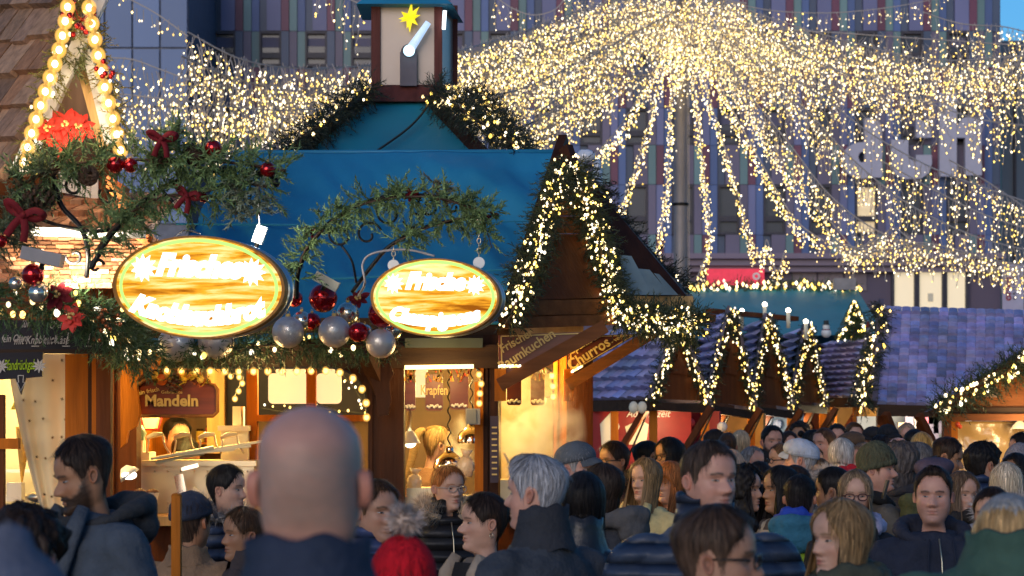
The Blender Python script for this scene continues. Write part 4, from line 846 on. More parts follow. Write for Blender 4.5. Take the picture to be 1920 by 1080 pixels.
# gable opening
mb = MB(); ppoly(mb, [(150, -120), (40, 330), (235, 300)], 11.3, .05); mb.build('gable_wall', mat('brown_gable_board', (.16, .085, .045), .7, var=.3, vscale=3, stretch=(6, 1, 1)), ch)
def barge(p, q, w_, name='barge_board'):
    mb = MB(); mb.bar(p, q, .07, w_, up=(1, 0, 0)); return mb.build(name, M['white_wood'], ch)
mb = MB(); mb.prism([P(200, -60, 10.92), P(226, -60, 10.92), P(49, 322, 10.92), P(18, 318, 10.92)], (0, .06, 0)); mb.build('barge_board', M['white_wood'], ch)
mb = MB(); mb.prism([P(152, 92, 10.98), P(168, 92, 10.98), P(222, 262, 10.98), P(196, 268, 10.98)], (0, .06, 0)); mb.build('barge_board', M['white_wood'], ch)
mb = MB(); mb.bar(P(148, 100, 11.1), P(196, 275, 11.1), .06, .05, up=(1, 0, 0)); mb.build('inner_rafter', M['wood_pale'], ch)
mb = MB()
for i in range(5):
    x = 110 + i * 15; ppoly(mb, [(x, 322), (x + 14, 325), (x + 14, 362 + i * 3), (x, 359 + i * 3)], 11.05, .03)
mb.build('shutter', M['white_wood'], ch)
mb = MB(); ppoly(mb, [(184, 325), (212, 330), (212, 400), (184, 385)], 11.06, .05); mb.build('side_board', M['wood_brown'], ch)
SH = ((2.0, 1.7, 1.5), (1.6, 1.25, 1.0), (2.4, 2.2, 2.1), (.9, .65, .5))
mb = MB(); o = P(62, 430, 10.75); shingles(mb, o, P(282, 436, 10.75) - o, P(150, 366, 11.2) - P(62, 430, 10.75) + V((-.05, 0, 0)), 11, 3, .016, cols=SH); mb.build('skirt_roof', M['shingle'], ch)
mb = MB(); o = P(-30, 540, 10.75); shingles(mb, o, P(292, 540, 10.75) - o, P(-30, 438, 11.2) - o, 11, 13, .010, cols=SH + ((3.0, 2.9, 2.7), (1.2, .9, .7), (1.0, .75, .55))); mb.build('lower_roof', M['shingle'], ch)  # palest shingles carry white highlights in their own colour
mb = MB(); mb.bar(P(60, 434, 10.68), P(272, 440, 10.68), .05, .035); mb.build('eaves_board', M['white_wood'], ch)
mb = MB()
for i in range(16):
    y = 345 + i * 8; x = 214 + i * 5 + ru(-4, 6); mb.box(P(x, y, 10.9 + ru(-.05, .05)), (ru(.05, .09), .16, ru(.025, .04)), Matrix.Rotation(ru(.2, .6), 3, 'Y'), col=(2.2, ru(1.1, 1.5), .6))
mb.build('verge_shingle', M['shingle'], ch)
mb = MB(); pbox(mb, -300, 60, 240, 540, 11.95, .1); pbox(mb, 55, 215, 300, 540, 12.0, .1); pbox(mb, -300, 240, 520, 660, 11.4, .1); mb.build('wall', M['wood_brown'], ch)
for x0, x1, nm, m, Y in ((122, 165, 'wood_panel', 'wood_amber', 12.0), (165, 172, 'dark_batten', 'wood_dark', 11.98), (172, 180, 'wood_batten', 'wood_amber', 11.97), (180, 207, 'corner_post', 'wood_brown', 11.9)): part(nm, x0, x1, 655, 1300, Y, .08, M[m], ch)
part('rail', -40, 34, 822, 842, 11.9, .06, M['wood_amber'], ch); part('window_post', -20, 6, 740, 1100, 11.92, .06, M['wood_brown'], ch)
part('back_wall', -200, 130, 640, 1100, 13.2, .05, mat('cream_back_wall', (.6, .5, .3), .6), ch); part('shelf', -60, 60, 930, 940, 12.6, .3, M['steel'], ch); part('shelf', -60, 60, 880, 886, 12.8, .2, M['steel'], ch)
part('front_wall', -200, 125, 1000, 1500, 11.95, .06, M['wood_amber'], ch)
lamp('chalet_lamp', P(40, 690, 12.7), 20, col=(1, .70, .22), size=.12); lamp('chalet_front_lamp', P(100, 665, 11.3), 3, col=(1, .6, .18), size=.1)
cw = MB(); cw.tube([P(42, 800, 12.5), P(43, 850, 12.5), P(41, 905, 12.5)], [.035, .025, .004], 10); tag(cw.build('waffle_cone', mat('waffle', (.6, .33, .06), .6, bump=.4, bscale=60), None, True), 'tall golden waffle cone standing in the left window', 'cone')
bx = MB(); pbox(bx, 12, 40, 905, 940, 12.4, .1); tag(bx.build('carton', M['cream']), 'small cream carton on the shelf in the left window', 'carton')
bw = MB(); bw.sphere(P(78, 932, 12.4), .06, 16, 8, sc_=(1.3, 1, .5)); tag(bw.build('bowl', M['steel'], None, True), 'steel bowl on the shelf beside the curtain', 'bowl')
wt = MB(); wt.prism([P(20, 768, 12.6), P(36, 768, 12.6), P(28, 750, 12.6)], (0, .01, 0)); tag(wt.build('warning_sign', mat('warning_yellow', (.7, .5, .02), .5)), 'little yellow warning triangle on the back wall', 'warning sign')
# curtain with small stars
cu = MB(); nu, nv = 60, 20; vs = []
for j in range(nv + 1):
    t = j / nv
    for i in range(nu + 1):
        s = i / nu; xl = 14 + 62 * min(1, t * 1.15) ** 1.4; xr = 122 + 4 * t; px = xl + (xr - xl) * s
        p = P(px, 662 + 340 * t, 12.15); p.y += .013 * math.sin(s * 17 + t * 1.5 + 1.2 * math.sin(s * 5)) * (.5 + .5 * t); vs.append(p)
cu.add(vs, [(j * (nu + 1) + i, j * (nu + 1) + i + 1, (j + 1) * (nu + 1) + i + 1, (j + 1) * (nu + 1) + i) for j in range(nv) for i in range(nu)])
ct = thing('curtain', 'cream curtain printed with small dark stars in the left window', 'curtain', P(80, 1000, 12.15)); st = cu
for j in range(9):
    for i in range(4):
        if rnd() < .3: continue
        t = .05 + j * .105; s = (.18 + i * .24 + .1 * (j % 2)); xl = 14 + 62 * min(1, t * 1.15) ** 1.4; px = xl + (124 - xl) * s + ru(-3, 3); c = P(px, 662 + 340 * t + ru(-4, 4), 12.105); 
        for k in range(4):
            a = k * math.pi / 4 + ru(0, .3); d = V((math.cos(a), 0, math.sin(a))) * .012; q = V((-math.sin(a), 0, math.cos(a))) * .002
            st.add([c - d, c + q, c + d, c - q], [(0, 1, 2, 3)], 1)
cu.build('cloth', [mat('cream_cotton', (.72, .6, .36), .9, var=.06), mat('brown_print', (.2, .12, .05), .9)], ct, True)
# chalkboard with chalk menu, and the hanging sign
cb = thing('chalk_menu', 'long black menu board with white chalk writing above the left window', 'menu board', P(100, 660, 11.2)); part('board', -30, 203, 600, 658, 11.2, .03, M['chalk'], cb); part('frame', -30, 206, 655, 663, 11.17, .06, M['wood_darkx'], cb)
for txt, px, py, s in (('fein Ofen', 2, 642, .05), ('für', 40, 614, .05), ('mit Knoblauch', 26, 646, .055), ('Ofen', 92, 616, .05), ('mit Käse', 80, 646, .055), ('auf', 178, 648, .05)):
    mb = MB(); mb.text(txt, P(px, py, 11.195), (1, 0, .04), (0, 0, 1), s, .003, .0, shear=.35, align='LEFT', xs=.62); mb.build('chalk_writing', M['chalk_white'], cb)
for px in (66, 124, 165):
    mb = MB(); mb.text('1', P(px, 646, 11.195), (1, 0, 0), (0, 0, 1), .08, .003, .0, shear=.3, xs=.7); mb.box(P(px, 649, 11.194), (.035, .004, .004)); mb.build('chalk_price', M['chalk_white'], cb)
ps = thing('arrow_sign', 'black hanging board lettered Pfandrückgabe in green chalk with an arrow point below', 'sign', P(38, 740, 11.1)); mb = MB(); ppoly(mb, [(-10, 662), (80, 660), (79, 706), (48, 709), (39, 740), (29, 710), (-10, 712)], 11.1, .02); mb.build('board', M['chalk'], ps)
mb = MB(); mb.text('Pfandrückgabe', P(7, 694, 11.095), (1, 0, .03), (0, 0, 1), .068, .003, .004, shear=.3, align='LEFT', xs=.40); mb.build('green_lettering', M['chalk_green'], ps)
mb = MB(); apx = [P(a, b, 11.095) for a, b in ((34, 704), (44, 704), (43, 717), (47, 717), (39, 733), (32, 717), (35, 717))]; mb.tube(apx + [apx[0]], .0025, 4); mb.build('chalk_arrow', M['chalk_white'], ps)
def flower(mb, c, r, n, m=0, nrm=(0, -1, 0)):
    nrm = V(nrm).normalized(); q = nrm.orthogonal().normalized(); b = nrm.cross(q)
    for k in range(n):
        a = 6.283 * k / n; d = q * math.cos(a) + b * math.sin(a); s_ = nrm.cross(d); c0 = V(c)
        mb.add([c0, c0 + d * r * .5 + s_ * r * .16 + nrm * r * .12, c0 + d * r, c0 + d * r * .5 - s_ * r * .16 + nrm * r * .12], [(0, 1, 2, 3)], m)
mb = MB(); flower(mb, P(74, 686, 11.09), .035, 9); mb.build('chalk_star', M['chalk_white'], ps); mb = MB(); flower(mb, P(2, 686, 11.09), .035, 9); mb.build('chalk_star', M['chalk_white'], ps)
# ---- globe bulbs on the chalet gable
mkg = 'globe bulb strings on the chalet gable'
festoon('string of big warm globe bulbs down the left barge board of the chalet', [P(130, -12, 10.75), P(112, 80, 10.75), P(84, 165, 10.75), P(58, 245, 10.75), P(44, 305, 10.75)], 12, .026, group=mkg)
festoon('string of big warm globe bulbs down the right barge board of the chalet', [P(165, -12, 10.8), P(180, 70, 10.8), P(200, 165, 10.8), P(216, 225, 10.8), P(230, 285, 10.8)], 10, .026, group=mkg)
garland('barge_garland', 'loose green and gold garland among the globe bulbs on the left barge board', 'garland', [P(140, -20, 10.85), P(120, 80, 10.85), P(92, 165, 10.85), P(66, 245, 10.85), P(48, 310, 10.85)], .045, 150, .075, col=(.14, .13, .03), nbulb=14, br=.008)
garland('barge_garland', 'loose green garland with berries among the globe bulbs on the right barge board', 'garland', [P(150, -20, 10.9), P(182, 80, 10.9), P(205, 165, 10.9), P(222, 225, 10.9), P(235, 285, 10.9)], .04, 120, .075, col=(.14, .12, .03), nbulb=12, br=.008)
garland('gable_sprig', 'bushy green fir bunch hanging inside the chalet gable', 'garland', [P(150, 40, 10.95), P(140, 80, 10.95), P(128, 130, 10.95)], .05, 90, .10, col=(.11, .13, .05))
def berries(label, c, n, r, rad, m, Y):
    o = thing('berry_cluster', label, 'berries', P(c[0], c[1], Y)); b0 = P(c[0], c[1], Y)
    for i in range(n):
        q = b0 + rdir() * rad * ru(.3, 1); mb = MB(); mb.sphere(q, r, 8, 6); mb.tube([b0, b0.lerp(q, .9)], r * .12, 4); mb.build('berry', m, o, True)
    return o
berries('cluster of red berries at the top of the chalet gable', (150, 40), 14, .014, .12, M['red_shiny'], 10.8); berries('red berries beside the lowest globe bulbs on the right barge board', (208, 130), 6, .013, .09, M['red_shiny'], 10.75)
berries('small red and copper berries over the left garland above the menu board', (185, 600), 26, .010, .10, mat('copper_berry', (.5, .16, .06), .25, metal=.6), 10.75)
def poinsettia(label, px, py, Y, r, m='poinsettia', tilt=(0, -1, .2)):
    o = thing('poinsettia', label, 'flower', P(px, py, Y)); mb = MB(); n = V(tilt).normalized()
    for ring, (k, rr_) in enumerate(((7, 1.0), (6, .65), (5, .4))):
        q = n.orthogonal().normalized(); b = n.cross(q); c0 = P(px, py, Y) + n * .015 * ring
        for i in range(k):
            a = 6.283 * (i + .5 * ring) / k + ru(-.2, .2); d = (q * math.cos(a) + b * math.sin(a)); s_ = n.cross(d); R_ = r * rr_ * ru(.8, 1.15); h = n * R_ * ru(.0, .5)
            vs = []
            for t, wv in ((0, .05), (.3, .2), (.55, .26), (.8, .16), (1, 0)):
                e = c0 + d * R_ * t + h * t * (1.2 - t); vs += [e - s_ * R_ * wv, e + n * R_ * .03, e + s_ * R_ * wv]
            mb.add(vs, [(3 * t + u_, 3 * t + u_ + 1, 3 * t + u_ + 4, 3 * t + u_ + 3) for t in range(4) for u_ in range(2)])
    mb.build('petal', M[m], o, True); mb = MB()
    for i in range(7): mb.sphere(P(px, py, Y) + n * .04 + rdir() * .012, .007, 6, 5)
    mb.build('flower_centre', M['gold_letter'], o); return o
for i, (px, py, r, lab) in enumerate(((92, 245, .085, 'red poinsettia furthest left in the chalet gable'), (125, 238, .09, 'red poinsettia in the middle of the chalet gable row'), (150, 240, .085, 'red poinsettia at the right of the chalet gable row'), (112, 262, .07, 'lower dark red poinsettia under the chalet gable row'))): poinsettia(lab, px, py, 10.85 + .02 * i, r)
poinsettia('dark red poinsettia in the left garland beside the champagne bauble', 110, 555, 10.6, .075, 'red_velvet'); poinsettia('bright red poinsettia with a lit centre at the bottom of the left garland', 136, 596, 10.6, .065)
poinsettia('small red poinsettia among the silver baubles on the main beam', 672, 560, 12.5, .06, 'red_velvet')
# ---- baubles
def bauble(px, py, r, Y, m, label, group=None):
    o = thing('bauble', label, 'bauble', P(px, py, Y), group=group); rr_ = r * PX(Y); mb = MB(); mb.sphere(P(px, py, Y), rr_, 28, 20); mb.build('ball', M[m], o, True)
    mb = MB(); c0 = P(px, py, Y); mb.tube([c0 + V((0, 0, rr_ * .96)), c0 + V((0, 0, rr_ * 1.15))], rr_ * .16, 10); mb.torus(c0 + V((0, 0, rr_ * 1.24)), rr_ * .1, rr_ * .02, n=12, k=5); mb.build('cap', M['gold_letter'], o, True); return o
BG = 'baubles on the garlands'
for a in ((606, 559, 27, 12.35, 'red_shiny', 'large glossy red bauble between the two oval signs, the upper left one'), (717, 588, 27, 12.3, 'red_shiny', 'large glossy red bauble overlapping the left edge of the smaller oval sign'), (540, 623, 30, 12.4, 'glitter', 'silver glitter bauble at the right rim of the larger oval sign'), (627, 622, 30, 12.32, 'glitter', 'silver glitter bauble in the middle of the bauble cluster'), (714, 644, 28, 12.32, 'glitter', 'silver glitter bauble under the large red one, lowest of the cluster'),
          (652, 588, 22, 12.45, 'silver_shiny', 'shiny champagne bauble between the two large red baubles'), (672, 623, 19, 12.3, 'red_shiny', 'small glossy red bauble in front of the champagne one'), (684, 622, 14, 12.38, 'silver_shiny', 'small champagne bauble peeping beside the small red bauble'), (566, 603, 20, 12.5, 'silver_shiny', 'champagne bauble half hidden behind the left glitter bauble'), (585, 603, 17, 12.5, 'red_shiny', 'small dark red bauble above the middle of the cluster'), (738, 620, 16, 12.45, 'silver_shiny', 'champagne bauble behind the lowest glitter bauble'), (552, 560, 16, 12.5, 'red_shiny', 'red bauble hiding behind the rim of the larger oval sign'),
          (330, 645, 34, 12.5, 'glitter', 'dim silver glitter bauble under the larger oval sign, left one'), (405, 640, 34, 12.5, 'glitter', 'dim silver glitter bauble under the larger oval sign, right one'),
          (62, 515, 21, 10.5, 'red_shiny', 'glossy red bauble in the left garland under the grey floodlight'), (72, 550, 19, 10.48, 'silver_shiny', 'champagne bauble in the left garland below the red one'), (30, 532, 14, 10.6, 'silver_shiny', 'pale bauble at the left of the red bauble in the garland'), (2, 452, 12, 10.4, 'red_shiny', 'red bauble at the left edge of the photo by the ribbon'),
          (216, 308, 17, 10.4, 'red_shiny', 'left one of the pair of red baubles on the iron bracket'), (245, 310, 14, 10.4, 'red_shiny', 'right one of the pair of red baubles on the iron bracket'), (400, 278, 16, 10.35, 'red_shiny', 'red bauble on top of the iron bracket against the lights'), (502, 318, 15, 10.3, 'red_shiny', 'red bauble at the right tip of the iron bracket'), (112, 303, 13, 10.5, 'red_shiny', 'red bauble below the poinsettias on the bracket garland'), (382, 371, 9, 10.4, 'red_shiny', 'tiny red bauble hanging under the bracket garland'), (516, 342, 10, 10.35, 'black', 'dark round bauble under the tip of the iron bracket')): bauble(*a, group=BG)
def ribbon(label, px, py, Y, s, ang=0):
    o = thing('ribbon_bow', label, 'ribbon', P(px, py, Y)); mb = MB(); c = P(px, py, Y)
    def strip(pts, w_):
        pts = spline([c + V((a * s, -.02 - d * s, b * s)) for a, b, d in pts], 5); Mx = Matrix.Rotation(ang, 3, 'Y'); pts = [c + Mx @ (p - c) for p in pts]; vs = []
        for i, p in enumerate(pts):
            t = (pts[min(i + 1, len(pts) - 1)] - pts[max(i - 1, 0)]).normalized(); n = t.cross(V((0, 1, 0))); n = n.normalized() if n.length > .05 else V((1, 0, 0)); vs += [p - n * w_ * s, p + n * w_ * s + V((0, .01, 0))]
        mb.add(vs, [(2 * i, 2 * i + 1, 2 * i + 3, 2 * i + 2) for i in range(len(pts) - 1)])
    strip([(0, 0, 0), (.5, .35, .2), (.95, .25, .1), (.6, .0, -.1), (0, 0, 0)], .16); strip([(0, 0, 0), (-.5, .4, .2), (-.9, .45, .1), (-.6, .1, -.1), (0, 0, 0)], .16)
    strip([(0, 0, 0), (.25, -.6, .1), (.3, -1.2, 0)], .17); strip([(0, 0, 0), (-.3, -.5, .1), (-.55, -1.1, 0)], .17); mb.sphere(c + V((0, -.03, 0)), .14 * s, 10, 8)
    ob = mb.build('loop', M['red_velvet'], o, True); md = ob.modifiers.new('t', 'SOLIDIFY'); md.thickness = .004
ribbon('dark red velvet bow on the bracket garland against the lights', 305, 262, 10.3, .065); ribbon('dark red velvet bow with wide loops at the left edge of the photo', 45, 405, 10.3, .09, .25); ribbon('narrow dark red ribbon end hanging below the bracket garland', 352, 368, 10.35, .06, .3)
ribbon('small red ribbon on top of the arched bracket of the smaller sign', 770, 362, 11.75, .035, .4); ribbon('red ribbon at the right end of the arched bracket', 912, 408, 11.7, .02); ribbon('small red ribbon on the left foot of the arched bracket', 582, 432, 11.8, .03)
for px, py, Y, r, lab in ((70, 372, 10.4, .055, 'dark pine cone in the garland above the left velvet bow'), (165, 330, 10.4, .045, 'dark pine cone beside the shutter of the chalet'), (300, 300, 10.4, .045, 'dark pine cone under the velvet bow on the bracket'), (365, 290, 10.4, .05, 'dark pine cone left of the top red bauble on the bracket'), (880, 380, 11.75, .035, 'dark pine cone at the right end of the arched bracket')):
    mb = MB(); cone_mesh(mb, P(px, py, Y), r, rdir()); tag(mb.build('pine_cone', M['cone']), lab, 'pine cone')
# ---- garlands along the beam and over the menu board
garland('beam_garland', 'long fir garland with warm lights along the main beam under the oval signs', 'garland', [P(210, 610, 12.4), P(300, 655, 12.5), P(420, 655, 12.5), P(540, 645, 12.5), P(650, 650, 12.5), P(740, 635, 12.5)], .05, 520, .11, col=(.04, .08, .03), nbulb=26, br=.012, bright=2)
garland('beam_garland', 'bushy fir garland with warm lights above the left chalk menu board', 'garland', [P(-20, 560, 10.7), P(60, 570, 10.7), P(130, 575, 10.7), P(190, 600, 10.9), P(235, 635, 11.4), P(262, 668, 11.8)], .085, 620, .12, col=(.04, .08, .03), nbulb=46, br=.012, bright=2)
# ---- iron brackets with cypress greenery
def scroll(mb, c, r, turns, a0, Y, rad=.008, sgn=1):
    pts = [P(c[0] + r * (1 - t * .75) * math.cos(a0 + sgn * t * turns * 6.283), c[1] - r * (1 - t * .75) * math.sin(a0 + sgn * t * turns * 6.283), Y) for t in [i / 26 for i in range(27)]]; mb.tube(pts, rad, 6)
br1 = thing('iron_bracket', 'wrought iron scroll bracket holding the larger oval sign by the chalet', 'bracket', P(185, 520, 10.6))
mb = MB(); mb.tube(spline([P(100, 330, 10.5), P(115, 385, 10.5), P(150, 425, 10.5), P(165, 470, 10.5), P(162, 520, 10.55)]), .012, 7); mb.tube(spline([P(170, 505, 10.5), P(205, 445, 10.5), P(260, 385, 10.5), P(320, 345, 10.45), P(420, 318, 10.4), P(520, 330, 10.3)]), .012, 7)
mb.tube(spline([P(60, 405, 10.5), P(120, 425, 10.5), P(200, 432, 10.5), P(260, 395, 10.5)]), .009, 6); mb.tube(spline([P(280, 300, 10.4), P(300, 350, 10.4), P(325, 380, 10.4)]), .008, 6); mb.build('main_bar', M['iron'], br1, True)
for c, r, tn, a in (((140, 350), 22, 1.1, .6), ((205, 365), 20, 1.0, 2.6), ((180, 500), 16, .9, .2), ((140, 480), 18, .9, 3.0)):
    mb = MB(); scroll(mb, c, r, tn, a, 10.5, .007); mb.build('scroll', M['iron'], br1, True)
def cyp(label, pts, rad, n, L=.16, col=CYP): return garland('bracket_greenery', label, 'garland', pts, rad * .6, int(n * .42), L * .68, col=col, wn=.0045, nn=14, droop=.12)
cyp('cypress greenery along the top of the larger sign bracket', [P(30, 350, 10.45), P(110, 315, 10.45), P(200, 300, 10.45), P(290, 300, 10.4), P(370, 300, 10.4), P(460, 308, 10.35), P(535, 320, 10.3)], .10, 640, .18)
cyp('drooping cypress greenery below the larger sign bracket', [P(180, 470, 10.45), P(220, 420, 10.45), P(290, 375, 10.4), P(380, 360, 10.4), P(450, 345, 10.35), P(500, 350, 10.3)], .085, 460, .18)
cyp('greyish cypress greenery beside the left velvet bow', [P(-10, 470, 10.5), P(30, 420, 10.45), P(60, 360, 10.45), P(110, 320, 10.45)], .09, 330, .16, (.08, .10, .05))
cyp('upright fir twig rising beside the red bow on the bracket', [P(290, 320, 10.4), P(310, 270, 10.4), P(345, 245, 10.4)], .06, 130, .15)
for px, py in ((485, 345), (455, 330), (440, 350)):
    cyp('frosted hanging twig at x%d under the bracket tip' % px if False else {485: 'longest frosted twig hanging down to the white floodlight', 455: 'frosted twig hanging left of the bracket tip', 440: 'short frosted twig under the bracket'}[px], [P(px, py, 10.3), P(px + 4, py + 30, 10.3), P(px + 1, py + 60, 10.3)], .03, 60, .10, (.16, .19, .13))
br2 = thing('iron_bracket', 'wrought iron arched bracket holding the smaller oval sign on chains', 'bracket', P(570, 520, 11.9))
mb = MB(); mb.tube(spline([P(556, 560, 11.9), P(562, 500, 11.85), P(600, 435, 11.8), P(660, 390, 11.8), P(730, 368, 11.75), P(810, 368, 11.75), P(870, 382, 11.7), P(915, 408, 11.7)]), .011, 7); mb.tube(spline([P(660, 548, 11.9), P(700, 495, 11.85), P(735, 458, 11.8), P(800, 425, 11.75), P(860, 412, 11.7), P(905, 408, 11.7)]), .010, 7); mb.build('main_bar', M['iron'], br2, True)
for c, r, tn, a in (((730, 400), 28, 1.2, 1.2), ((805, 385), 24, 1.2, 1.8), ((850, 388), 18, 1.0, .4), ((640, 440), 26, .9, 2.4), ((690, 440), 26, 1.0, .3), ((775, 410), 20, 1.0, 3.4)):
    mb = MB(); scroll(mb, c, r, tn, a, 11.78, .006); mb.build('scroll', M['iron'], br2, True)
mb = MB(); mb.tube(spline([P(640, 460, 11.8), P(660, 490, 11.8), P(668, 530, 11.85)]), .006, 6); mb.build('scroll', M['iron'], br2, True)
cyp('cypress greenery over the arch of the smaller sign bracket', [P(556, 520, 11.85), P(572, 470, 11.8), P(610, 425, 11.78), P(660, 390, 11.75), P(730, 372, 11.72), P(810, 370, 11.7), P(880, 388, 11.65), P(935, 402, 11.6)], .075, 560, .15); cyp('cypress greenery on the lower bar of the arched bracket', [P(740, 455, 11.75), P(790, 432, 11.72), P(850, 412, 11.68), P(900, 408, 11.65)], .06, 230, .14)
cyp('twig hanging from the right end of the arched bracket', [P(905, 410, 11.65), P(915, 440, 11.65), P(922, 465, 11.65)], .035, 60, .11)
for i, (px, py) in enumerate(((605, 400), (640, 395), (728, 350), (745, 348), (812, 345), (830, 350), (878, 365))): cyp(['upright cypress tip far left on the arch', 'upright cypress tip second on the arch', 'upright cypress tip left of the red ribbon', 'tallest upright cypress tip by the red ribbon', 'tan upright tip right of the red ribbon', 'tan upright tip before the dark cone', 'upright cypress tip at the right of the arch'][i], [P(px, py + 34, 11.75), P(px + 2, py + 12, 11.75), P(px, py - 6, 11.75)], .022, 36, .10, (.16, .14, .08) if 800 < px < 840 else CYP)
# ---- oval signs
def woodglow(name, k):
    m = bpy.data.materials.new(name); m.use_nodes = True; t = m.node_tree; t.nodes.clear(); N, L = t.nodes, t.links
    tc = N.new('ShaderNodeTexCoord'); mp = N.new('ShaderNodeMapping'); mp.inputs['Scale'].default_value = (1.1, 1, 11); L.new(tc.outputs['Object'], mp.inputs[0])
    nz = N.new('ShaderNodeTexNoise'); nz.inputs['Scale'].default_value = 2.4; nz.inputs['Detail'].default_value = 7; nz.inputs['Roughness'].default_value = .6; nz.inputs['Distortion'].default_value = .35; L.new(mp.outputs[0], nz.inputs['Vector'])
    cr = N.new('ShaderNodeValToRGB'); cr.color_ramp.elements[0].position = .34; cr.color_ramp.elements[0].color = (.22, .06, .004, 1); cr.color_ramp.elements[1].position = .66; cr.color_ramp.elements[1].color = (1, .80, .38, 1)
    e_ = cr.color_ramp.elements.new(.47); e_.color = (.75, .32, .02, 1); L.new(nz.outputs[0], cr.inputs[0]); e = N.new('ShaderNodeEmission'); e.inputs[1].default_value = k; L.new(cr.outputs[0], e.inputs[0])
    o = N.new('ShaderNodeOutputMaterial'); L.new(e.outputs[0], o.inputs[0]); return m
M['woodglow'] = woodglow('backlit_wood_print', .66)
M['letterglow'] = glow('white_letter_glow', (1, .97, .92), 1.0); M['greenglow'] = glow('green_line_glow', (.50, 1, .22), .5)
def oval(label, px, py, rx, ry, Y, yaw, roll, l1, l2, s1, s2, star, b2):
    o = thing('oval_sign', label, 'sign', P(px, py, Y)); c = P(px, py, Y); k = PX(Y)
    Mx = Matrix.Rotation(yaw, 3, 'Z') @ Matrix.Rotation(roll, 3, 'Y'); a_, b_ = rx * k, ry * k; ex, ez, ny = Mx @ V((1, 0, 0)), Mx @ V((0, 0, 1)), Mx @ V((0, -1, 0)); n = 72
    E = lambda f, d: [c + ex * a_ * f * math.cos(6.2832 * i / n) + ez * b_ * f * math.sin(6.2832 * i / n) + ny * d for i in range(n)]
    mb = MB(); mb.add(E(.965, .061) , [tuple(range(n))]); ob = mb.build('face', M['woodglow'], o)
    mb = MB(); r0, r1, r2, r3 = E(.96, .055), E(.965, .07), E(1.0, .07), E(1.0, .02); mb.loft([r0, r1, r2, r3]); mb.build('wooden_rim', woodmat('rim' + label[:12], (.38, .17, .04), 3), o)
    mb = MB(); mb.loft([E(1.0, .02), E(1.0, .0), E(.985, -.005), E(.985, -.02), E(1.005, -.025), E(1.005, -.045), E(.9, -.05)], cap1=True); mb.build('metal_case', M['steel_blue'], o, True)
    mb = MB(); e2 = E(.905, .066); mb.tube(e2 + [e2[0], e2[1]], .0075, 6, cap=False); mb.build('green_line', M['greenglow'], o, True)
    f = c + ny * .066; mb = MB(); mb.text(l1, f + ez * b_ * .22, ex, ez, s1, .02, .030, shear=.3, bevel=.005, space=.95); mb.build('lettering', M['letterglow'], o)
    mb = MB(); mb.text(l2, f - ez * b_ * .72, ex, ez, s2, .02, .028, shear=.3, bevel=.005, bend=b2, space=.95); mb.build('lettering', M['letterglow'], o)
    for sx in (-1, 1):
        mb = MB(); cc = f + ex * a_ * .63 * sx + ez * b_ * (.33 if sx > 0 else .33) + ny * .01
        for j in range(11):
            q = 6.283 * j / 11; d = ex * math.cos(q) + ez * math.sin(q); s_ = ex * -math.sin(q) + ez * math.cos(q); mb.add([cc, cc + d * star * .55 + s_ * star * .2 + ny * .01, cc + d * star, cc + d * star * .55 - s_ * star * .2 + ny * .01], [(0, 3, 2, 1)])
        mb.sphere(cc, star * .4, 10, 8, sc_=(1, .3, 1)); mb.build('flower_star', M['letterglow'], o)
    return o
oval('larger lit oval wooden sign reading Frisches Knoblauchbrot with a green line', 382, 540, 171, 96, 10.45, R(-14), R(3), 'Frisches', 'Knoblauchbrot', .125, .108, .062, .95)
oval('smaller lit oval wooden sign reading Frische Champignons hanging on chains', 822, 559, 125, 73, 11.6, R(-14), R(2), 'Frische', 'Champignons', .105, .088, .05, .8)
for px, y0, y1, lab in ((738, 462, 498, 'left hanging chain of the smaller oval sign'), (898, 410, 493, 'right hanging chain of the smaller oval sign')):
    o = thing('chain', lab, 'chain', P(px, y1, 11.62)); mb = MB(); z0, z1 = P(px, y1, 11.62).z, P(px, y0, 11.62).z; nL = int((z1 - z0) / .022); x = P(px, 0, 11.62).x
    for i in range(nL): mb.torus((x, 11.62, z0 + (i + .5) * (z1 - z0) / nL), .009, .0025, M=Matrix.Rotation(i % 2 * 1.57, 3, 'Z'), n=10, k=5, sz=1.5)
    mb.build('link', M['steel'], o, True); mb = MB(); mb.tube([V((x, 11.60, z0)), V((x, 11.63, z0))], .028, 16); mb.build('eyelet_disc', M['white'], o)
def floodlight(label, px, py, Y, w_, h_, d, ang, on, m):
    o = thing('floodlight', label, 'floodlight', P(px, py, Y)); Rm = Matrix.Rotation(ang, 3, 'Y'); mb = MB(); mb.box(P(px, py, Y), (w_, d, h_), Rm); mb.build('housing', M[m], o)
    if on: mb = MB(); mb.box(P(px, py, Y) + V((0, -d / 2 - .004, 0)), (w_ * .85, .008, h_ * .9), Rm); mb.build('lit_face', glow('led_face', (1, .98, .9), 3), o)
    mb = MB(); mb.tube([P(px, py, Y) + Rm @ V((0, .02, -h_ * .5)), P(px, py, Y) + Rm @ V((0, .03, -h_ * .9))], .012, 6); mb.build('bracket', M['iron'], o); return o
floodlight('small glaring white LED floodlight above the right of the larger oval sign', 487, 440, 11.5, .05, .085, .05, .35, True, 'white'); floodlight('long grey floodlight box tilted over the left garland', 80, 482, 10.2, .17, .055, .1, .22, False, 'grey'); floodlight('pale lamp housing between the oval signs beside the big red bauble', 612, 528, 12.2, .13, .05, .06, .5, False, 'cream')
lamp('roof_flood', P(115, 505, 10.45), 30, col=(1, .86, .62), size=.04, kind='SPOT', target=P(185, 420, 10.95), spot=100)
lamp('gable_bulbs_lamp', P(125, 150, 10.4), 4.5, col=(1, .66, .28), size=.25); lamp('led_flood', P(487, 445, 11.35), 3, col=(1, .95, .85), size=.04)
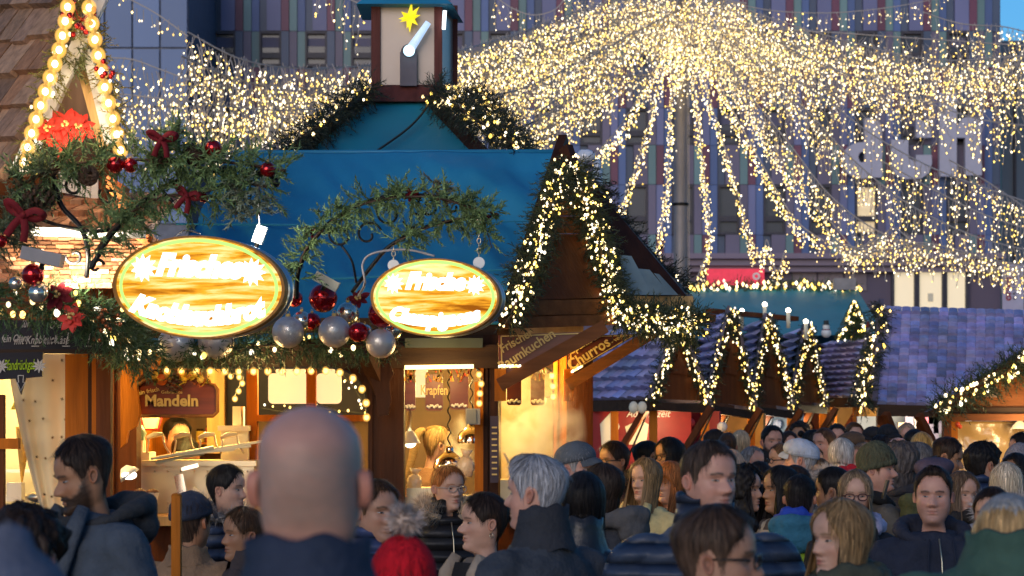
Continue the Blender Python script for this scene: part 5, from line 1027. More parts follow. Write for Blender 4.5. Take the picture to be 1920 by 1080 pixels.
mb = MB(); mb.tube(spline([P(672, 555, 11.9), P(684, 530, 11.7), P(680, 495, 11.7), P(700, 475, 11.7), P(760, 468, 11.7), P(815, 480, 11.65)]), .006, 6); tag(mb.build('sign_cable', M['cable'], None, True), 'pale power cable looping to the top of the smaller oval sign', 'cable')
mb = MB(); mb.tube(spline([P(320, 452, 11.6), P(345, 432, 11.6), P(375, 438, 11.5)]), .004, 5); tag(mb.build('sign_cable', M['cable'], None, True), 'thin cable arching over the top of the larger oval sign', 'cable'); mb = MB(); mb.tube(spline([P(487, 425, 11.5), P(484, 395, 11.4), P(482, 365, 11.0)]), .004, 5); tag(mb.build('sign_cable', M['cable'], None, True), 'thin cable hanging from the bracket tip to the small white floodlight', 'cable')
wp = thing('wooden_post', 'orange brown wooden post standing beside the man in the cap', 'post', P(331, 1080, 9.6)); mb = MB(); a = P(331, 930, 9.6); mb.box((a.x, 9.6, a.z / 2), (.036, .05, a.z)); mb.build('shaft', M['wood_amber'], wp); mb = MB(); mb.sphere((a.x, 9.6, a.z), .022, 10, 6, sc_=(1, 1.2, .6)); mb.build('cap', M['wood_amber'], wp, True)
wc = thing('wooden_chair', 'amber wooden chair back in front of the curtain', 'chair', P(135, 1100, 11.2)); mb = MB()
for x in (108, 156): mb = MB(); a = P(x, 968, 11.2); mb.box((a.x, 11.2, a.z / 2), (.035, .035, a.z)); mb.build('leg', M['wood_amber'], wc)
part('backrest', 110, 154, 970, 984, 11.19, .02, M['wood_amber'], wc); part('backrest', 110, 154, 1000, 1012, 11.19, .02, M['wood_amber'], wc); part('seat', 106, 158, 1130, 1140, 11.1, .4, M['wood_amber'], wc)

# ================================================================== ROW OF HUTS
def tiles(mb, o, u, v, nu, nv, base, jit=.25):
    # rows of slightly curved tiles; o lower left corner, u along the eaves, v up the slope
    o, u, v = V(o), V(u), V(v); n = u.cross(v).normalized(); du, dv = u / nu, v / nv; tw = du.length
    for j in range(nv):
        for i in range(nu):
            k = ru(1 - jit, 1 + jit); blue = ru(.9, 1.15); hb = 1 if rnd() < .65 else 0; hm_ = (1, .97, 1) if hb else (.74, .88, .96); c = (base[0] * k * hm_[0], base[1] * k * hm_[1], base[2] * k * blue * hm_[2]); a = o + du * i + dv * (j - .12); up = dv * 1.2; vs = []
            tl = ru(-.06, .06) * tw
            for s in range(4):
                t = s / 3; h = n * tw * (.22 * math.sin(t * 3.14) + .02); vs += [a + du * (t * .98) + h + n * tw * .42 + n * tl, a + du * (t * .98) + up + h * .4]
            m_ = len(vs); vs += [a + n * tw * -.05, a + du * .98 + n * tw * -.05]
            mb.add(vs, [(2 * s, 2 * s + 2, 2 * s + 3, 2 * s + 1) for s in range(3)] + [(m_, m_ + 1, 6, 4, 2, 0)], 0, c)
HG = 'small tiled huts in the row'
def hut(label, apex, bl, br_, Y, roofpx, goods, lampcol, energy, cols=(1, 1, 1.0), ncol=8, nrow=9, garl=True, ybot=None):
    o = thing('market_hut', label, 'market hut', (P(bl[0], 0, Y).x, Y, 0), group=HG)
    dep = .55; A_, B_, C_ = P(apex[0], apex[1], Y + dep * .5), P(bl[0], bl[1], Y), P(br_[0], br_[1], Y + dep)
    run = V((P(roofpx, 0, Y + 1.2).x - P(bl[0], 0, Y).x, 1.2, 0))
    ridge2 = A_ + run * .98; eave2 = B_ + run
    mb = MB(); tiles(mb, eave2, B_ - eave2, A_ - B_, ncol, nrow, cols); mb.build('tiled_roof', M['tile'], o)
    mb = MB(); e2 = C_ + run; mb.add([C_, e2, ridge2, A_], [(0, 1, 2, 3)]); mb.add([B_ + V((0, .03, -.02)), eave2 + V((0, .03, -.02)), ridge2 + V((0, .03, -.03)), A_ + V((0, .03, -.03))], [(0, 1, 2, 3)]); mb.build('roof_underside', M['barge'], o)
    mb = MB(); mb.prism([B_.lerp(A_, .02), C_.lerp(A_, .02), A_], (.02, .05, 0)); mb.build('gable_wall', M['wood_brown'], o)
    cen = (A_ + B_ + C_) / 3
    mb = MB(); mb.prism([cen.lerp(p, .30) + V((0, -.04, A_.z * .035)) for p in (B_, C_, A_)], (0, .02, 0)); mb.build('gable_panel', M['wood_brown'], o)
    mb = MB(); mb.bar(A_ + V((-.04, -.03, .04)), B_ + V((-.04, -.03, -.01)), .03, .16, up=(0, 1, 0)); mb.build('barge_board', M['barge'], o)
    mb = MB(); mb.bar(A_ + V((.03, -.03, .03)), C_ + V((.03, -.03, 0)), .03, .12, up=(0, 1, 0)); mb.build('barge_board', M['barge'], o)
    mb = MB(); mb.bar(eave2 + V((0, -.05, -.05)), B_ + V((.02, -.05, -.05)), .1, .11); mb.bar(B_ + V((0, -.05, -.06)), C_ + V((0, -.05, -.06)), .06, .08); mb.build('fascia', M['wood_darkx'], o)
    # posts, braces, counter, back
    H = B_.z - .1
    for p in (B_ + V((.02, .1, 0)), C_ + V((-.02, 0, 0)), B_.lerp(eave2, .52) + V((0, .08, 0)), eave2 + V((.06, .08, 0))):
        mb = MB(); mb.box((p.x, p.y, H / 2), (.075, .075, H)); mb.build('post', M['wood_amber'], o)
    for p, q in ((B_, C_), (eave2, B_)):
        pm = p.lerp(q, .5); mb = MB(); mb.bar(V((pm.x - .18, pm.y - .05, H - .75)), V((pm.x + .28, pm.y - .30, H + .04)), .05, .06); mb.build('brace', M['wood_brown'], o)
        mb = MB(); mb.tube([V((pm.x + .1, pm.y + .05, H - .5)), V((pm.x + .3, pm.y - .25, H))], .01, 5); mb.build('gas_strut', M['iron'], o)
    mb = MB(); mb.bar(V((eave2.x, eave2.y + .05, 1.0)), V((B_.x, B_.y + .05, 1.0)), .3, .06); mb.bar(V((B_.x, B_.y + .05, 1.0)), V((C_.x, C_.y + .05, 1.0)), .3, .06); mb.build('counter', M['wood_pale'], o)
    mb = MB(); bk = V((.35, 1.1, 0)); mb.bar(V((eave2.x, eave2.y, H * .5)) + bk * .5, V((C_.x, C_.y, H * .5)) + bk * .5, .04, H); mb.build('back_wall', M['back_' + goods], o)
    mb = MB()
    for k in range(9):
        t = k / 8; p = V((eave2.x, eave2.y, 0)).lerp(V((C_.x, C_.y, 0)), t) + bk * .36; hh = ru(.08, .2); zz = random.choice((1.06, 1.06, 1.3, 1.55)); c = random.choice(GOODS[goods])
        mb.box((p.x, p.y, zz + hh / 2), (ru(.06, .13), .08, hh), col=c)
        if rnd() < .5: mb.sphere((p.x + .05, p.y - .05, H - ru(.1, .35)), ru(.03, .06), 8, 6, col=random.choice(GOODS[goods]))
    tag(mb.build('goods', M['clad'], o), kind='stuff')
    lamp('hut_lamp', (B_.x + .1, B_.y + .35, H - .12), energy, col=lampcol, size=.08)
    if garl:
        for p, q, s in ((A_ + V((0, -.08, .02)), B_ + V((0, -.08, -.02)), 'left'), (A_ + V((0, -.08, .02)), C_ + V((0, -.08, -.02)), 'right')):
            garland('hut_garland', s + ' half of the lit fir garland on the gable of the ' + label.split(' hut')[0] + ' hut', 'garland', [p, p.lerp(q, .5) + V((0, 0, .02)), q], .055, 260, .085, col=(.02, .03, .015), nbulb=72, br=.0100, wn=.006, nn=6, group='lit garlands on the hut gables', bright=2.2)
    return o
M['back_red'] = mat('red_poster_wall', (.25, .012, .014), .6, var=.1); M['back_amber'] = mat('amber_board_wall', (.42, .22, .06), .6); M['back_teal'] = mat('cool_white_wall', (.35, .42, .45), .6); M['back_wood'] = M['wood_brown']
GOODS = dict(red=[(.7, .65, .6), (.5, .05, .05), (.6, .55, .5)], amber=[(.7, .5, .05), (.75, .6, .1), (.4, .2, .05), (.6, .45, .2)], teal=[(.25, .4, .6), (.7, .3, .1), (.7, .7, .75), (.15, .2, .4)], wood=[(.3, .15, .06), (.5, .3, .1), (.15, .08, .04)])
W1 = (1, .66, .28)
hut('nearest hut of the row, with a red poster front', (1272, 612), (1222, 750), (1326, 755), 23, 1092, 'red', (1, .7, .35), 9, (.85, .85, 1.0), 8, 7)
hut('second hut of the row, with amber lit shelves', (1372, 585), (1326, 755), (1412, 768), 24.5, 1296, 'amber', W1, 18, (.9, .85, 1.0), 6, 10)
hut('third hut of the row, lit cool white inside', (1440, 598), (1410, 758), (1486, 768), 26, 1384, 'teal', (.95, .9, .8), 16, (.95, .9, 1.05), 5, 10)
hut('fourth hut of the row, with bare brown boards', (1514, 614), (1484, 755), (1546, 760), 27.5, 1464, 'wood', W1, 9, (1.0, .98, 1.0), 4, 9)
hut('fifth hut of the row, with a wide pinkish roof', (1632, 635), (1604, 746), (1662, 750), 28, 1528, 'amber', (1, .8, .45), 20, (1.3, 1.1, 1.1), 6, 10)
ptr = thing('poster', 'red poster with a white winter drawing on the front of the nearest hut', 'poster', P(1190, 900, 23.6)); part('sheet', 1106, 1296, 766, 900, 23.9, .02, mat('red_poster', (.26, .010, .012), .5), ptr)
mb = MB(); Yq = 23.89; ppoly(mb, [(1125, 795), (1150, 768), (1162, 800), (1150, 830), (1128, 835)], Yq, .008); ppoly(mb, [(1172, 800), (1200, 786), (1216, 796), (1212, 830), (1180, 834)], Yq, .008); pbox(mb, 1124, 1150, 840, 846, Yq, .008); mb.build('white_drawing', M['cream'], ptr)
mb = MB(); mb.text('Adventszeit', P(1215, 782, Yq), (1, 0, 0), (0, 0, 1), .10, .006, shear=.3, xs=.9); mb.build('lettering', M['white'], ptr)
mb = MB()
for x in (1188, 1204): mb.sphere(P(x, 764, 22.8), .045, 12, 8, sc_=(1, 1, 1.3))
tag(mb.build('hanging_bell', M['cream'], None, True), 'pair of little cream bells hanging under the eaves of the nearest hut', 'bells')
def stick_lamp(px, py, Y, lab):
    o = thing('stick_lamp', lab, 'lamp', P(px, py + 26, Y)); mb = MB(); mb.tube([P(px, py + 30, Y), P(px, py, Y)], .022, 8); mb.build('stick', M['cream'], o, True); mb = MB(); mb.sphere(P(px, py - 3, Y), .028, 10, 8); mb.build('bulb', glow('stick_bulb%d' % px, (1, .85, .6), 4), o, True)
for px, py, lab in ((1391, 586, 'leftmost candle like lamp above the hut ridges'), (1434, 574, 'tallest candle like lamp above the hut ridges'), (1478, 585, 'candle like lamp right of the tallest one'), (1511, 606, 'candle like lamp on the peak of the fourth hut')): stick_lamp(px, py, 26.5, lab)
wl = MB(); wl.bar(P(1330, 583, 26), P(1490, 598, 27), .12, .05); tag(wl.build('roof_plank', M['wood_brown']), 'brown plank carrying the candle lamps over the hut roofs', 'plank')
ct = thing('christmas_tree', 'small lit fir tree standing on the hut roofs before the teal tent', 'tree', P(1602, 640, 28.5)); mb = MB(); lb = MB()
for k in range(420):
    t = rnd() ** .8; a = ru(0, 6.283); r = .2 * (1 - t) + .01; c = P(1602, 632, 28.5) + V((0, 0, t * .42)); d = V((math.cos(a), math.sin(a), -.2)).normalized(); sprig(mb, c + d * r * .3, d, r * .9 + .03, .006, 5, tuple(q * ru(.6, 1.4) for q in (.025, .045, .015)))
    if k < 90: bulb(lb, c + d * r * 1.0, .013, 2.2)
mb.build('crown', M['fir'], ct); tag(lb.build('fairy_bulb', M['fairy'], ct), kind='stuff'); mb = MB(); mb.tube([P(1602, 640, 28.5), P(1602, 570, 28.5)], [.03, .005], 6); mb.build('trunk', M['cone'], ct)
sm = thing('snowman_figure', 'little snowman figure with a black hat on the fifth hut roof', 'figurine', P(1549, 630, 28.3)); mb = MB(); mb.sphere(P(1549, 624, 28.3), .06, 12, 8); mb.sphere(P(1549, 613, 28.3), .042, 12, 8); mb.build('body', M['white'], sm, True); mb = MB(); mb.tube([P(1549, 609, 28.3), P(1549, 608.6, 28.3), P(1549, 608, 28.3), P(1549, 601, 28.3)], [.05, .05, .032, .03], 10); mb.build('hat', M['black'], sm); mb = MB(); mb.torus(P(1549, 619, 28.3), .04, .012, M=Matrix.Rotation(1.57, 3, 'X'), n=14, k=6); mb.build('scarf', M['red_velvet'], sm)
sn = thing('gnome_figure', 'little figure with a red hat on the roof beside the fir tree', 'figurine', P(1628, 640, 28.3)); mb = MB(); mb.tube([P(1628, 640, 28.3), P(1628, 622, 28.3)], [.06, .04], 10); mb.sphere(P(1628, 617, 28.3), .035, 10, 8); mb.build('body', M['grey'], sn, True); mb = MB(); mb.tube([P(1628, 614, 28.3), P(1627, 602, 28.3)], [.04, .005], 10); mb.build('hat', M['red_velvet'], sn)

# ---- big hut at the right
YB = 21.0
bh = thing('big_hut', 'large hut with a wide blue grey tiled roof at the right', 'market hut', (P(1780, 0, YB).x, YB, 0))
o_ = P(1644, 758, YB); u_ = P(1990, 768, YB) - o_; v_ = P(1656, 575, YB + .9) - o_
mb = MB(); tiles(mb, o_, u_, v_, 19, 14, (.9, .88, 1.08), .3); mb.build('tiled_roof', M['tile'], bh)
mb = MB(); q = V((0, .05, -.03)); mb.add([o_ + q, o_ + u_ + q, o_ + u_ + v_ + q, o_ + v_ + q, o_ + v_ + V((0, 1.2, -.9)), o_ + u_ + v_ + V((0, 1.2, -.9))], [(0, 1, 2, 3), (3, 2, 5, 4)]); mb.build('roof_underside', M['barge'], bh)
mb = MB(); mb.bar(o_ + V((-.03, -.02, 0)), o_ + v_ + V((-.03, -.02, .04)), .05, .09, up=(0, 1, 0)); mb.build('barge_board', M['barge'], bh)
mb = MB(); mb.bar(o_ + V((0, -.04, -.05)), o_ + u_ + V((0, -.04, -.05)), .08, .10); mb.build('fascia', M['wood_darkx'], bh)
H = o_.z - .1
for px in (1652, 1725, 1800): mb = MB(); p = P(px, 770, YB + .15); mb.box((p.x, p.y, H / 2), (.08, .08, H)); mb.build('post', M['wood_brown'], bh)
for a, b in (((1660, 775), (1700, 880)), ((1722, 778), (1778, 890))): mb = MB(); mb.bar(P(*a, YB - .25), P(*b, YB - .02), .06, .06); mb.build('brace', M['wood_brown'], bh)
mb = MB(); mb.bar(P(1670, 845, YB - .2), P(1642, 800, YB - .2), .05, .06); mb.build('brace', M['wood_amber'], bh)
mb = MB(); mb.box((P(1800, 0, YB + 1.3).x, YB + 1.3, H / 2), (1.9, .05, H)); mb.build('back_wall', M['back_teal'], bh)
mb = MB()
for k in range(22): mb.box((P(1650 + k * 9, 0, YB + .9).x, YB + .9, ru(1.0, 1.9)), (ru(.05, .12), .08, ru(.08, .25)), col=random.choice([(.6, .2, .3), (.5, .35, .2), (.6, .6, .6), (.2, .2, .3), (.7, .5, .2)]))
tag(mb.build('goods', M['clad'], bh), kind='stuff')
lamp('big_hut_lamp', P(1700, 790, YB + .5), 14, col=(1, .75, .5), size=.1)
garland('lit_garland', 'lit fir garland on the left verge of the large tiled hut', 'garland', [P(1652, 572, YB + .8), P(1642, 640, YB + .5), P(1628, 700, YB + .2), P(1618, 765, YB - .1)], .07, 350, .13, col=(.02, .03, .015), nbulb=60, br=.013, wn=.005, nn=6, bright=2.2)
# ---- front right gable hut with gold film
YR = 17.0
gh = thing('gable_hut', 'brown boarded gable hut with number 91 and gold plastic film at the right edge', 'market hut', (P(1860, 0, YR).x, YR, 0))
mb = MB(); ppoly(mb, [(1752, 782), (1935, 668), (2120, 782)], YR, .06); mb.build('gable_wall', M['wood_brownx'], gh)
mb = MB(); mb.bar(P(1746, 776, YR - .03), P(1940, 652, YR - .03), .16, .05, up=(0, 0, 1)); mb.bar(P(2130, 776, YR - .03), P(1934, 652, YR - .03), .16, .05); mb.build('barge_board', M['wood_dark'], gh)
mb = MB(); a, b, c = P(1746, 772, YR), P(1938, 648, YR), P(2130, 772, YR); k_ = V((0, .3, 0)); mb.add([a, b, c, a + k_, b + k_, c + k_], [(0, 1, 4, 3), (1, 2, 5, 4)]); mb.build('roof', M['barge'], gh)
part('fascia', 1764, 2110, 776, 789, YR - .05, .1, M['wood_brownx'], gh); part('fascia', 1768, 2110, 764, 775, YR - .02, .06, M['wood_darkx'], gh)
for x0, x1, m in ((1770, 1784, 'wood_brown'), (1784, 1796, 'wood_amber')): part('post', x0, x1, 789, 1260, YR - .01, .1, M[m], gh)
part('post', 2090, 2110, 789, 1260, YR, .1, M['wood_brown'], gh); part('counter_wall', 1790, 2100, 1000, 1260, YR + .02, .06, M['wood_brownx'], gh)
film = mat('gold_lit_plastic_film', (.55, .36, .14), .22, var=.2, vscale=2, bump=.6, bscale=7, spec=.8)
sheet('film_curtain', (P(1792, 1000, YR + .3), P(2100, 1000, YR + .3), P(2100, 790, YR + .3), P(1792, 790, YR + .3)), 80, 40, film, gh, .035, 6, .002)
ab = thing('number_plate', 'small brown number plate reading 91 on the gable hut', 'sign', P(1857, 736, YR - .02)); part('plate', 1846, 1870, 725, 745, YR - .02, .02, mat('grey_brown_plate', (.20, .15, .12), .6), ab); mb = MB(); mb.text('91', P(1858, 739, YR - .024), (1, 0, 0), (0, 0, 1), .05, .003, .01); mb.build('lettering', M['cream'], ab)
lp = thing('bell_lamp', 'cream bell shaped lamp shade hanging in front of the gold film', 'lamp', P(1912, 806, YR + .1)); mb = MB(); mb.tube([P(1912, 786, YR + .1), P(1912, 790, YR + .1), P(1912, 798, YR + .1), P(1912, 804, YR + .1)], [.008, .02, .05, .062], 16, cap=False); mb.build('shade', mat('cream_shade', (.7, .55, .35), .5, emis=(1, .7, .35), estr=.25), lp, True)
lamp('film_lamp', P(1930, 800, YR - .25), 5, col=(1, .66, .3), size=.08); lamp('film_lamp_back', P(1880, 830, YR + .9), 5, col=(1, .66, .3), size=.1)
garland('lit_garland', 'lit fir garland along the left slope of the gable hut at the right edge', 'garland', [P(1752, 772, YR - .1), P(1815, 736, YR - .1), P(1880, 700, YR - .1), P(1945, 664, YR - .1)], .07, 420, .13, col=(.025, .04, .018), nbulb=64, br=.0115, wn=.004, nn=7, bright=2.2)
mb = MB(); mb.sphere(P(1796, 796, YR - .06), .02, 8, 6); mb.sphere(P(1800, 800, YR - .06), .016, 8, 6); tag(mb.build('red_ornament', mat('orange_red', (.7, .08, .02), .4), None, True), 'tiny orange red ornament at the corner of the gable hut', 'ornament')
# ================================================================== PEOPLE
def curve_tab(tab):
    xs = np.array([t[0] for t in tab], float); ys = np.array([t[1] for t in tab], float)
    d = np.gradient(ys, xs)
    for i in range(1, len(xs) - 1):
        if (ys[i] - ys[i - 1]) * (ys[i + 1] - ys[i]) <= 0: d[i] = 0
    def f(x):
        if x <= xs[0]: return float(ys[0])
        if x >= xs[-1]: return float(ys[-1])
        i = int(np.searchsorted(xs, x)) - 1; h = xs[i + 1] - xs[i]; t = (x - xs[i]) / h
        return float((2 * t ** 3 - 3 * t * t + 1) * ys[i] + (t ** 3 - 2 * t * t + t) * h * d[i] + (-2 * t ** 3 + 3 * t * t) * ys[i + 1] + (t ** 3 - t * t) * h * d[i + 1])
    return f
YFt = curve_tab([(-.45, .10), (-.2, .12), (-.08, .17), (-.03, .30), (0, .385), (.04, .43), (.09, .44), (.15, .43), (.22, .43), (.30, .43), (.40, .43), (.5, .425), (.56, .45), (.63, .465), (.72, .455), (.80, .41), (.87, .34), (.93, .24), (.97, .15), (.99, .08), (1.0, 0)])
YBt = curve_tab([(-.45, .31), (-.1, .275), (.05, .265), (.2, .28), (.3, .34), (.45, .45), (.6, .51), (.7, .515), (.8, .47), (.88, .375), (.94, .26), (.98, .14), (1.0, 0)])
WT = curve_tab([(-.45, .30), (-.3, .255), (-.1, .235), (0, .205), (.06, .225), (.12, .262), (.2, .298), (.3, .325), (.45, .345), (.6, .355), (.7, .345), (.8, .312), (.88, .252), (.94, .176), (.98, .094), (1.0, 0)])
def g1(x, s): return math.exp(-(x / s) ** 2)
def sstep(a, b, x): t = max(0, min(1, (x - a) / (b - a))); return t * t * (3 - 2 * t)
def headpt(a, z, jaw=1.0):
    c, s = math.cos(a), math.sin(a); w_ = WT(z) * (1 + (jaw - 1) * (1 - sstep(.2, .5, z)) * sstep(-.2, 0, z))
    q = 1 - .2 * sstep(.15, .35, z) * (1 - sstep(.75, .9, z))
    x = w_ * math.copysign(abs(s) ** .95, s)
    y = YFt(z) * (c ** q) if c > 0 else -YBt(z) * ((-c) ** .95)
    return x, y
def tint(c, k): return tuple(min(1, v * k) for v in c)
def mixc(a, b, t): return tuple(u * (1 - t) + v * t for u, v in zip(a, b))
SKIN = {'fair': (.52, .30, .215), 'mid': (.42, .22, .14), 'tan': (.33, .165, .09), 'pink': (.52, .275, .205)}
M['skin'] = mat('skin', (1, 1, 1), .5, vcol=True, var=.10, vscale=28, bump=.03, bscale=220, sub=.06)
M['eye'] = mat('eye_surface', (1, 1, 1), .15, vcol=True, var=0, spec=.6)
def build_head(mb, p, T):
    # p: options; T maps head units to the person's own space
    lo = p['lo']; N = 28 if lo else 52
    zs = list(np.linspace(-.45, -.06, 4 if lo else 6)) + list(np.linspace(-.03, .62, 20 if lo else 44)) + list(np.linspace(.66, .90, 5 if lo else 9)) + [.935, .965, .985, .996]
    us = [2 * math.pi * (i + .5) / N for i in range(N)]; AS = [u - .42 * math.sin(u) for u in us]
    sk = p['skin']; male = p['sex'] == 'm'; jaw = 1.06 if male else .95; seed = p['seed']
    nose = p.get('nose', 1.0 if male else .78); beard = p.get('beard', 0); bc = p.get('hairc', (.05, .03, .02)); vs = []; cs = []
    browc = tint(p.get('browc', bc), .9)
    for zf in zs:
        tl = .20 * (math.exp(-((zf - .03) / .34) ** 2) if zf > .03 else math.exp(-((zf - .03) / .14) ** 2))
        for a in AS:
            c = math.cos(a); z = zf + tl * (1 - c) / 2; x, y = headpt(a, min(z, .9995), jaw); col = sk
            if c > .05 and z > -.1:
                k = sstep(.05, .5, c); ax = abs(x); d = 0
                if z < .56:
                    pr = sstep(.56, .345, z) if z > .345 else sstep(.272, .345, z)
                    d += .145 * nose * pr * g1(x, .048 + .045 * sstep(.48, .35, z) - .02 * (z < .30)); d += .030 * nose * g1(ax - .062, .03) * g1(z - .325, .035)
                d -= .055 * g1(ax - .145, .085) * g1(z - .485, .055); d += .020 * g1(ax - .14, .05) * g1(z - .483, .026)
                d += (.028 if male else .014) * g1(ax - .13, .10) * g1(z - .565, .030); d += .022 * g1(ax - .21, .08) * g1(z - .38, .08); d -= .012 * g1(ax - .2, .07) * g1(z - .2, .08)
                d += .030 * g1(x, .085) * g1(z - .236, .020) + .036 * g1(x, .08) * g1(z - .185, .022) - .016 * g1(x, .11) * g1(z - .212, .010) - .018 * g1(x, .1) * g1(z - .135, .025) + .024 * g1(x, .10) * g1(z - .055, .05)
                d -= .010 * g1(x, .02) * g1(z - .27, .02); d -= .012 * g1(ax - .135, .03) * g1(z - .25, .06) * (1 if male else .5)
                y += d * k
                lip = g1(x, .095) ** 3 * sstep(.245 + .012 * g1(ax - .03, .03), .225, z) * sstep(.163, .182, z) if ax < .13 else 0
                col = mixc(col, (sk[0] * .78, sk[1] * .42, sk[2] * .42) if not male else (sk[0] * .8, sk[1] * .58, sk[2] * .56), min(1, 1.3 * lip))
                ml = g1(z - .211, .007) * (1 if ax < .105 else 0); col = mixc(col, tint(sk, .25), .75 * ml)
                col = mixc(col, (sk[0] * .95, sk[1] * .72, sk[2] * .68), .45 * (g1(ax - .2, .09) * g1(z - .35, .07) + g1(x, .07) * g1(z - .33, .05)))
                bz = .568 + .014 * (1 - abs(ax - .14) / .1); br = sstep(.055, .075, ax) * sstep(.255, .22, ax) * g1(z - bz, .017 if male else .011); col = mixc(col, browc, min(.9, 1.2 * br))
                col = mixc(col, tint(sk, .5), .45 * g1(ax - .145, .06) * g1(z - .525, .012)); col = mixc(col, tint(sk, .35), .8 * g1(ax - .042, .02) * g1(z - .287, .014) * (1 if ax < .08 else 0))
            if beard and z > -.16:
                fa = abs(a if a < math.pi else 2 * math.pi - a); zb_ = float(np.interp(fa, [0, .35, .6, .85, 1.1, 1.3, 1.5], [.282, .28, .25, .255, .33, .44, .50])); n0_ = .03 * noise.noise(V((x * 14, y * 14, z * 14 + seed)))
                m = sstep(zb_ + .045 + n0_, zb_ - .03 + n0_, z) * sstep(1.62, 1.36, fa + n0_ * 2) * sstep(-.17, -.02, z + n0_)
                if abs(x) < .085 and .165 < z < .235: m *= .15
                m = max(0, min(1, m)); n_ = .6 + .8 * abs(noise.noise(V((x * 22, y * 22, z * 22 + seed))))
                col = mixc(col, tint(bc, n_), min(.95, m * beard))
                if beard > .7: r = 1 + .055 * m * n_; x *= r; y *= r
            if p['hair'] == 'bald':
                sb = sstep(.16, .3, z) * sstep(.80, .6, z) * sstep(.1, -.25, c); col = mixc(col, mixc(sk, (.26, .24, .21), .75), .75 * sb * (.8 + .4 * noise.noise(V((x * 30, y * 30, z * 30)))))
                if c < 0: fo = .016 * (g1(z - .07 - .02 * math.cos(x * 9), .018) + g1(z + .02 - .015 * math.cos(x * 7), .016) ) * sstep(0, -.5, c); y += fo; col = mixc(col, (sk[0] * .7, sk[1] * .5, sk[2] * .45), min(1, fo * 22))
                if c < 0: col = mixc(col, (sk[0] * .95, sk[1] * .72, sk[2] * .68), .6 * sstep(.22, .05, z))
            q = 1 + .10 * noise.noise(V((x * 5 + seed, y * 5, z * 5))) + .05 * noise.noise(V((x * 19 + seed, y * 19, z * 19))); vs.append(T(V((x, y, z)))); cs.append(tint(col, q))
    n0 = mb.add(vs, [(i * N + k, i * N + (k + 1) % N, (i + 1) * N + (k + 1) % N, (i + 1) * N + k) for i in range(len(zs) - 1) for k in range(N)] + [tuple((len(zs) - 1) * N + k for k in range(N))], 0, cs)
    # ears
    for sx in (() if p['hair'] in ('long', 'bob', 'fringe', 'curlylong', 'hatlong') and not p.get('tuck') else (-1, 1)):
        vs, cs, n = [], [], 14
        for j, (f, h) in enumerate(((1.02, -.01), (1.0, .045), (.86, .062), (.62, .028), (.25, .02), (0, .03))):
            for i in range(n):
                a = 6.283 * i / n; ey, ez = math.cos(a) * p.get('ears', 1), math.sin(a) * p.get('ears', 1); r = 1 + .18 * ez
                y = -.045 + .070 * f * ey * r - .02 * ez * f; z = .455 + .105 * f * ez * (1 if ez > 0 else .95); x = .335 + 1.25 * h + .05 * (-ey) * f * .5
                vs.append(T(V((sx * x, y, z)))); cs.append(mixc((sk[0] * .98, sk[1] * .78, sk[2] * .74), tint(sk, .45), .7 if j in (3, 4) else 0))
        fs = [(j * n + i, j * n + (i + 1) % n, (j + 1) * n + (i + 1) % n, (j + 1) * n + i) for j in range(5) for i in range(n)]
        mb.add(vs, fs, 0, cs)
    # eyes: almond shaped, with lids
    for sx in (-1, 1):
        nu, nv = (8, 4) if lo else (14, 6); vs, cs = [], []
        for i in range(nu + 1):
            u = -1 + 2 * i / nu; hgt = (1 - u * u) ** .7
            for j in range(nv + 1):
                v = -1 + 2 * j / nv; x = .145 + .066 * u; z = .486 + .026 * hgt * (v if v > 0 else v * .75) * p.get('eyeopen', .74) + .006 * u; bx, by = x, YFt(.49) * (max(0, 1 - (x / .345) ** 2) ** .4)
                y = by - .024 + .030 * (1 - u * u) * (1 - .35 * v * v); vs.append(T(V((sx * x, y, z))))
                gx = u - p.get('gaze', 0) * sx; c = (.02, .015, .012) if gx * gx + (v * .5) ** 2 < .05 else (tint(p.get('iris', (.10, .07, .05)), 1) if gx * gx + (v * .45) ** 2 < .17 else (.36, .33, .31))
                if v > .55 or abs(u) > .93: c = (.05, .03, .025)
                if v < -.8: c = tint(sk, .55)
                cs.append(c)
        mb.add(vs, [(i * (nv + 1) + j, (i + 1) * (nv + 1) + j, (i + 1) * (nv + 1) + j + 1, i * (nv + 1) + j + 1) for i in range(nu) for j in range(nv)], 1, cs)
def ax_m(x): return abs(x)
def spl_interp(tab, n):
    out = []
    for i in range(len(tab) - 1):
        for k in range(n): t = k / n; out.append(tuple(a + (b - a) * t for a, b in zip(tab[i], tab[i + 1])))
    return out + [tab[-1]]
def ringz(w_, f, b, z, n=28, ex=2.5, cx=0, cy=0):
    out = []
    for i in range(n):
        a = 6.2832 * i / n; c, s = math.cos(a), math.sin(a); e = 2 / ex
        out.append(V((cx + w_ * math.copysign(abs(c) ** e, c), cy + (f if s > 0 else b) * math.copysign(abs(s) ** e, s), z)))
    return out
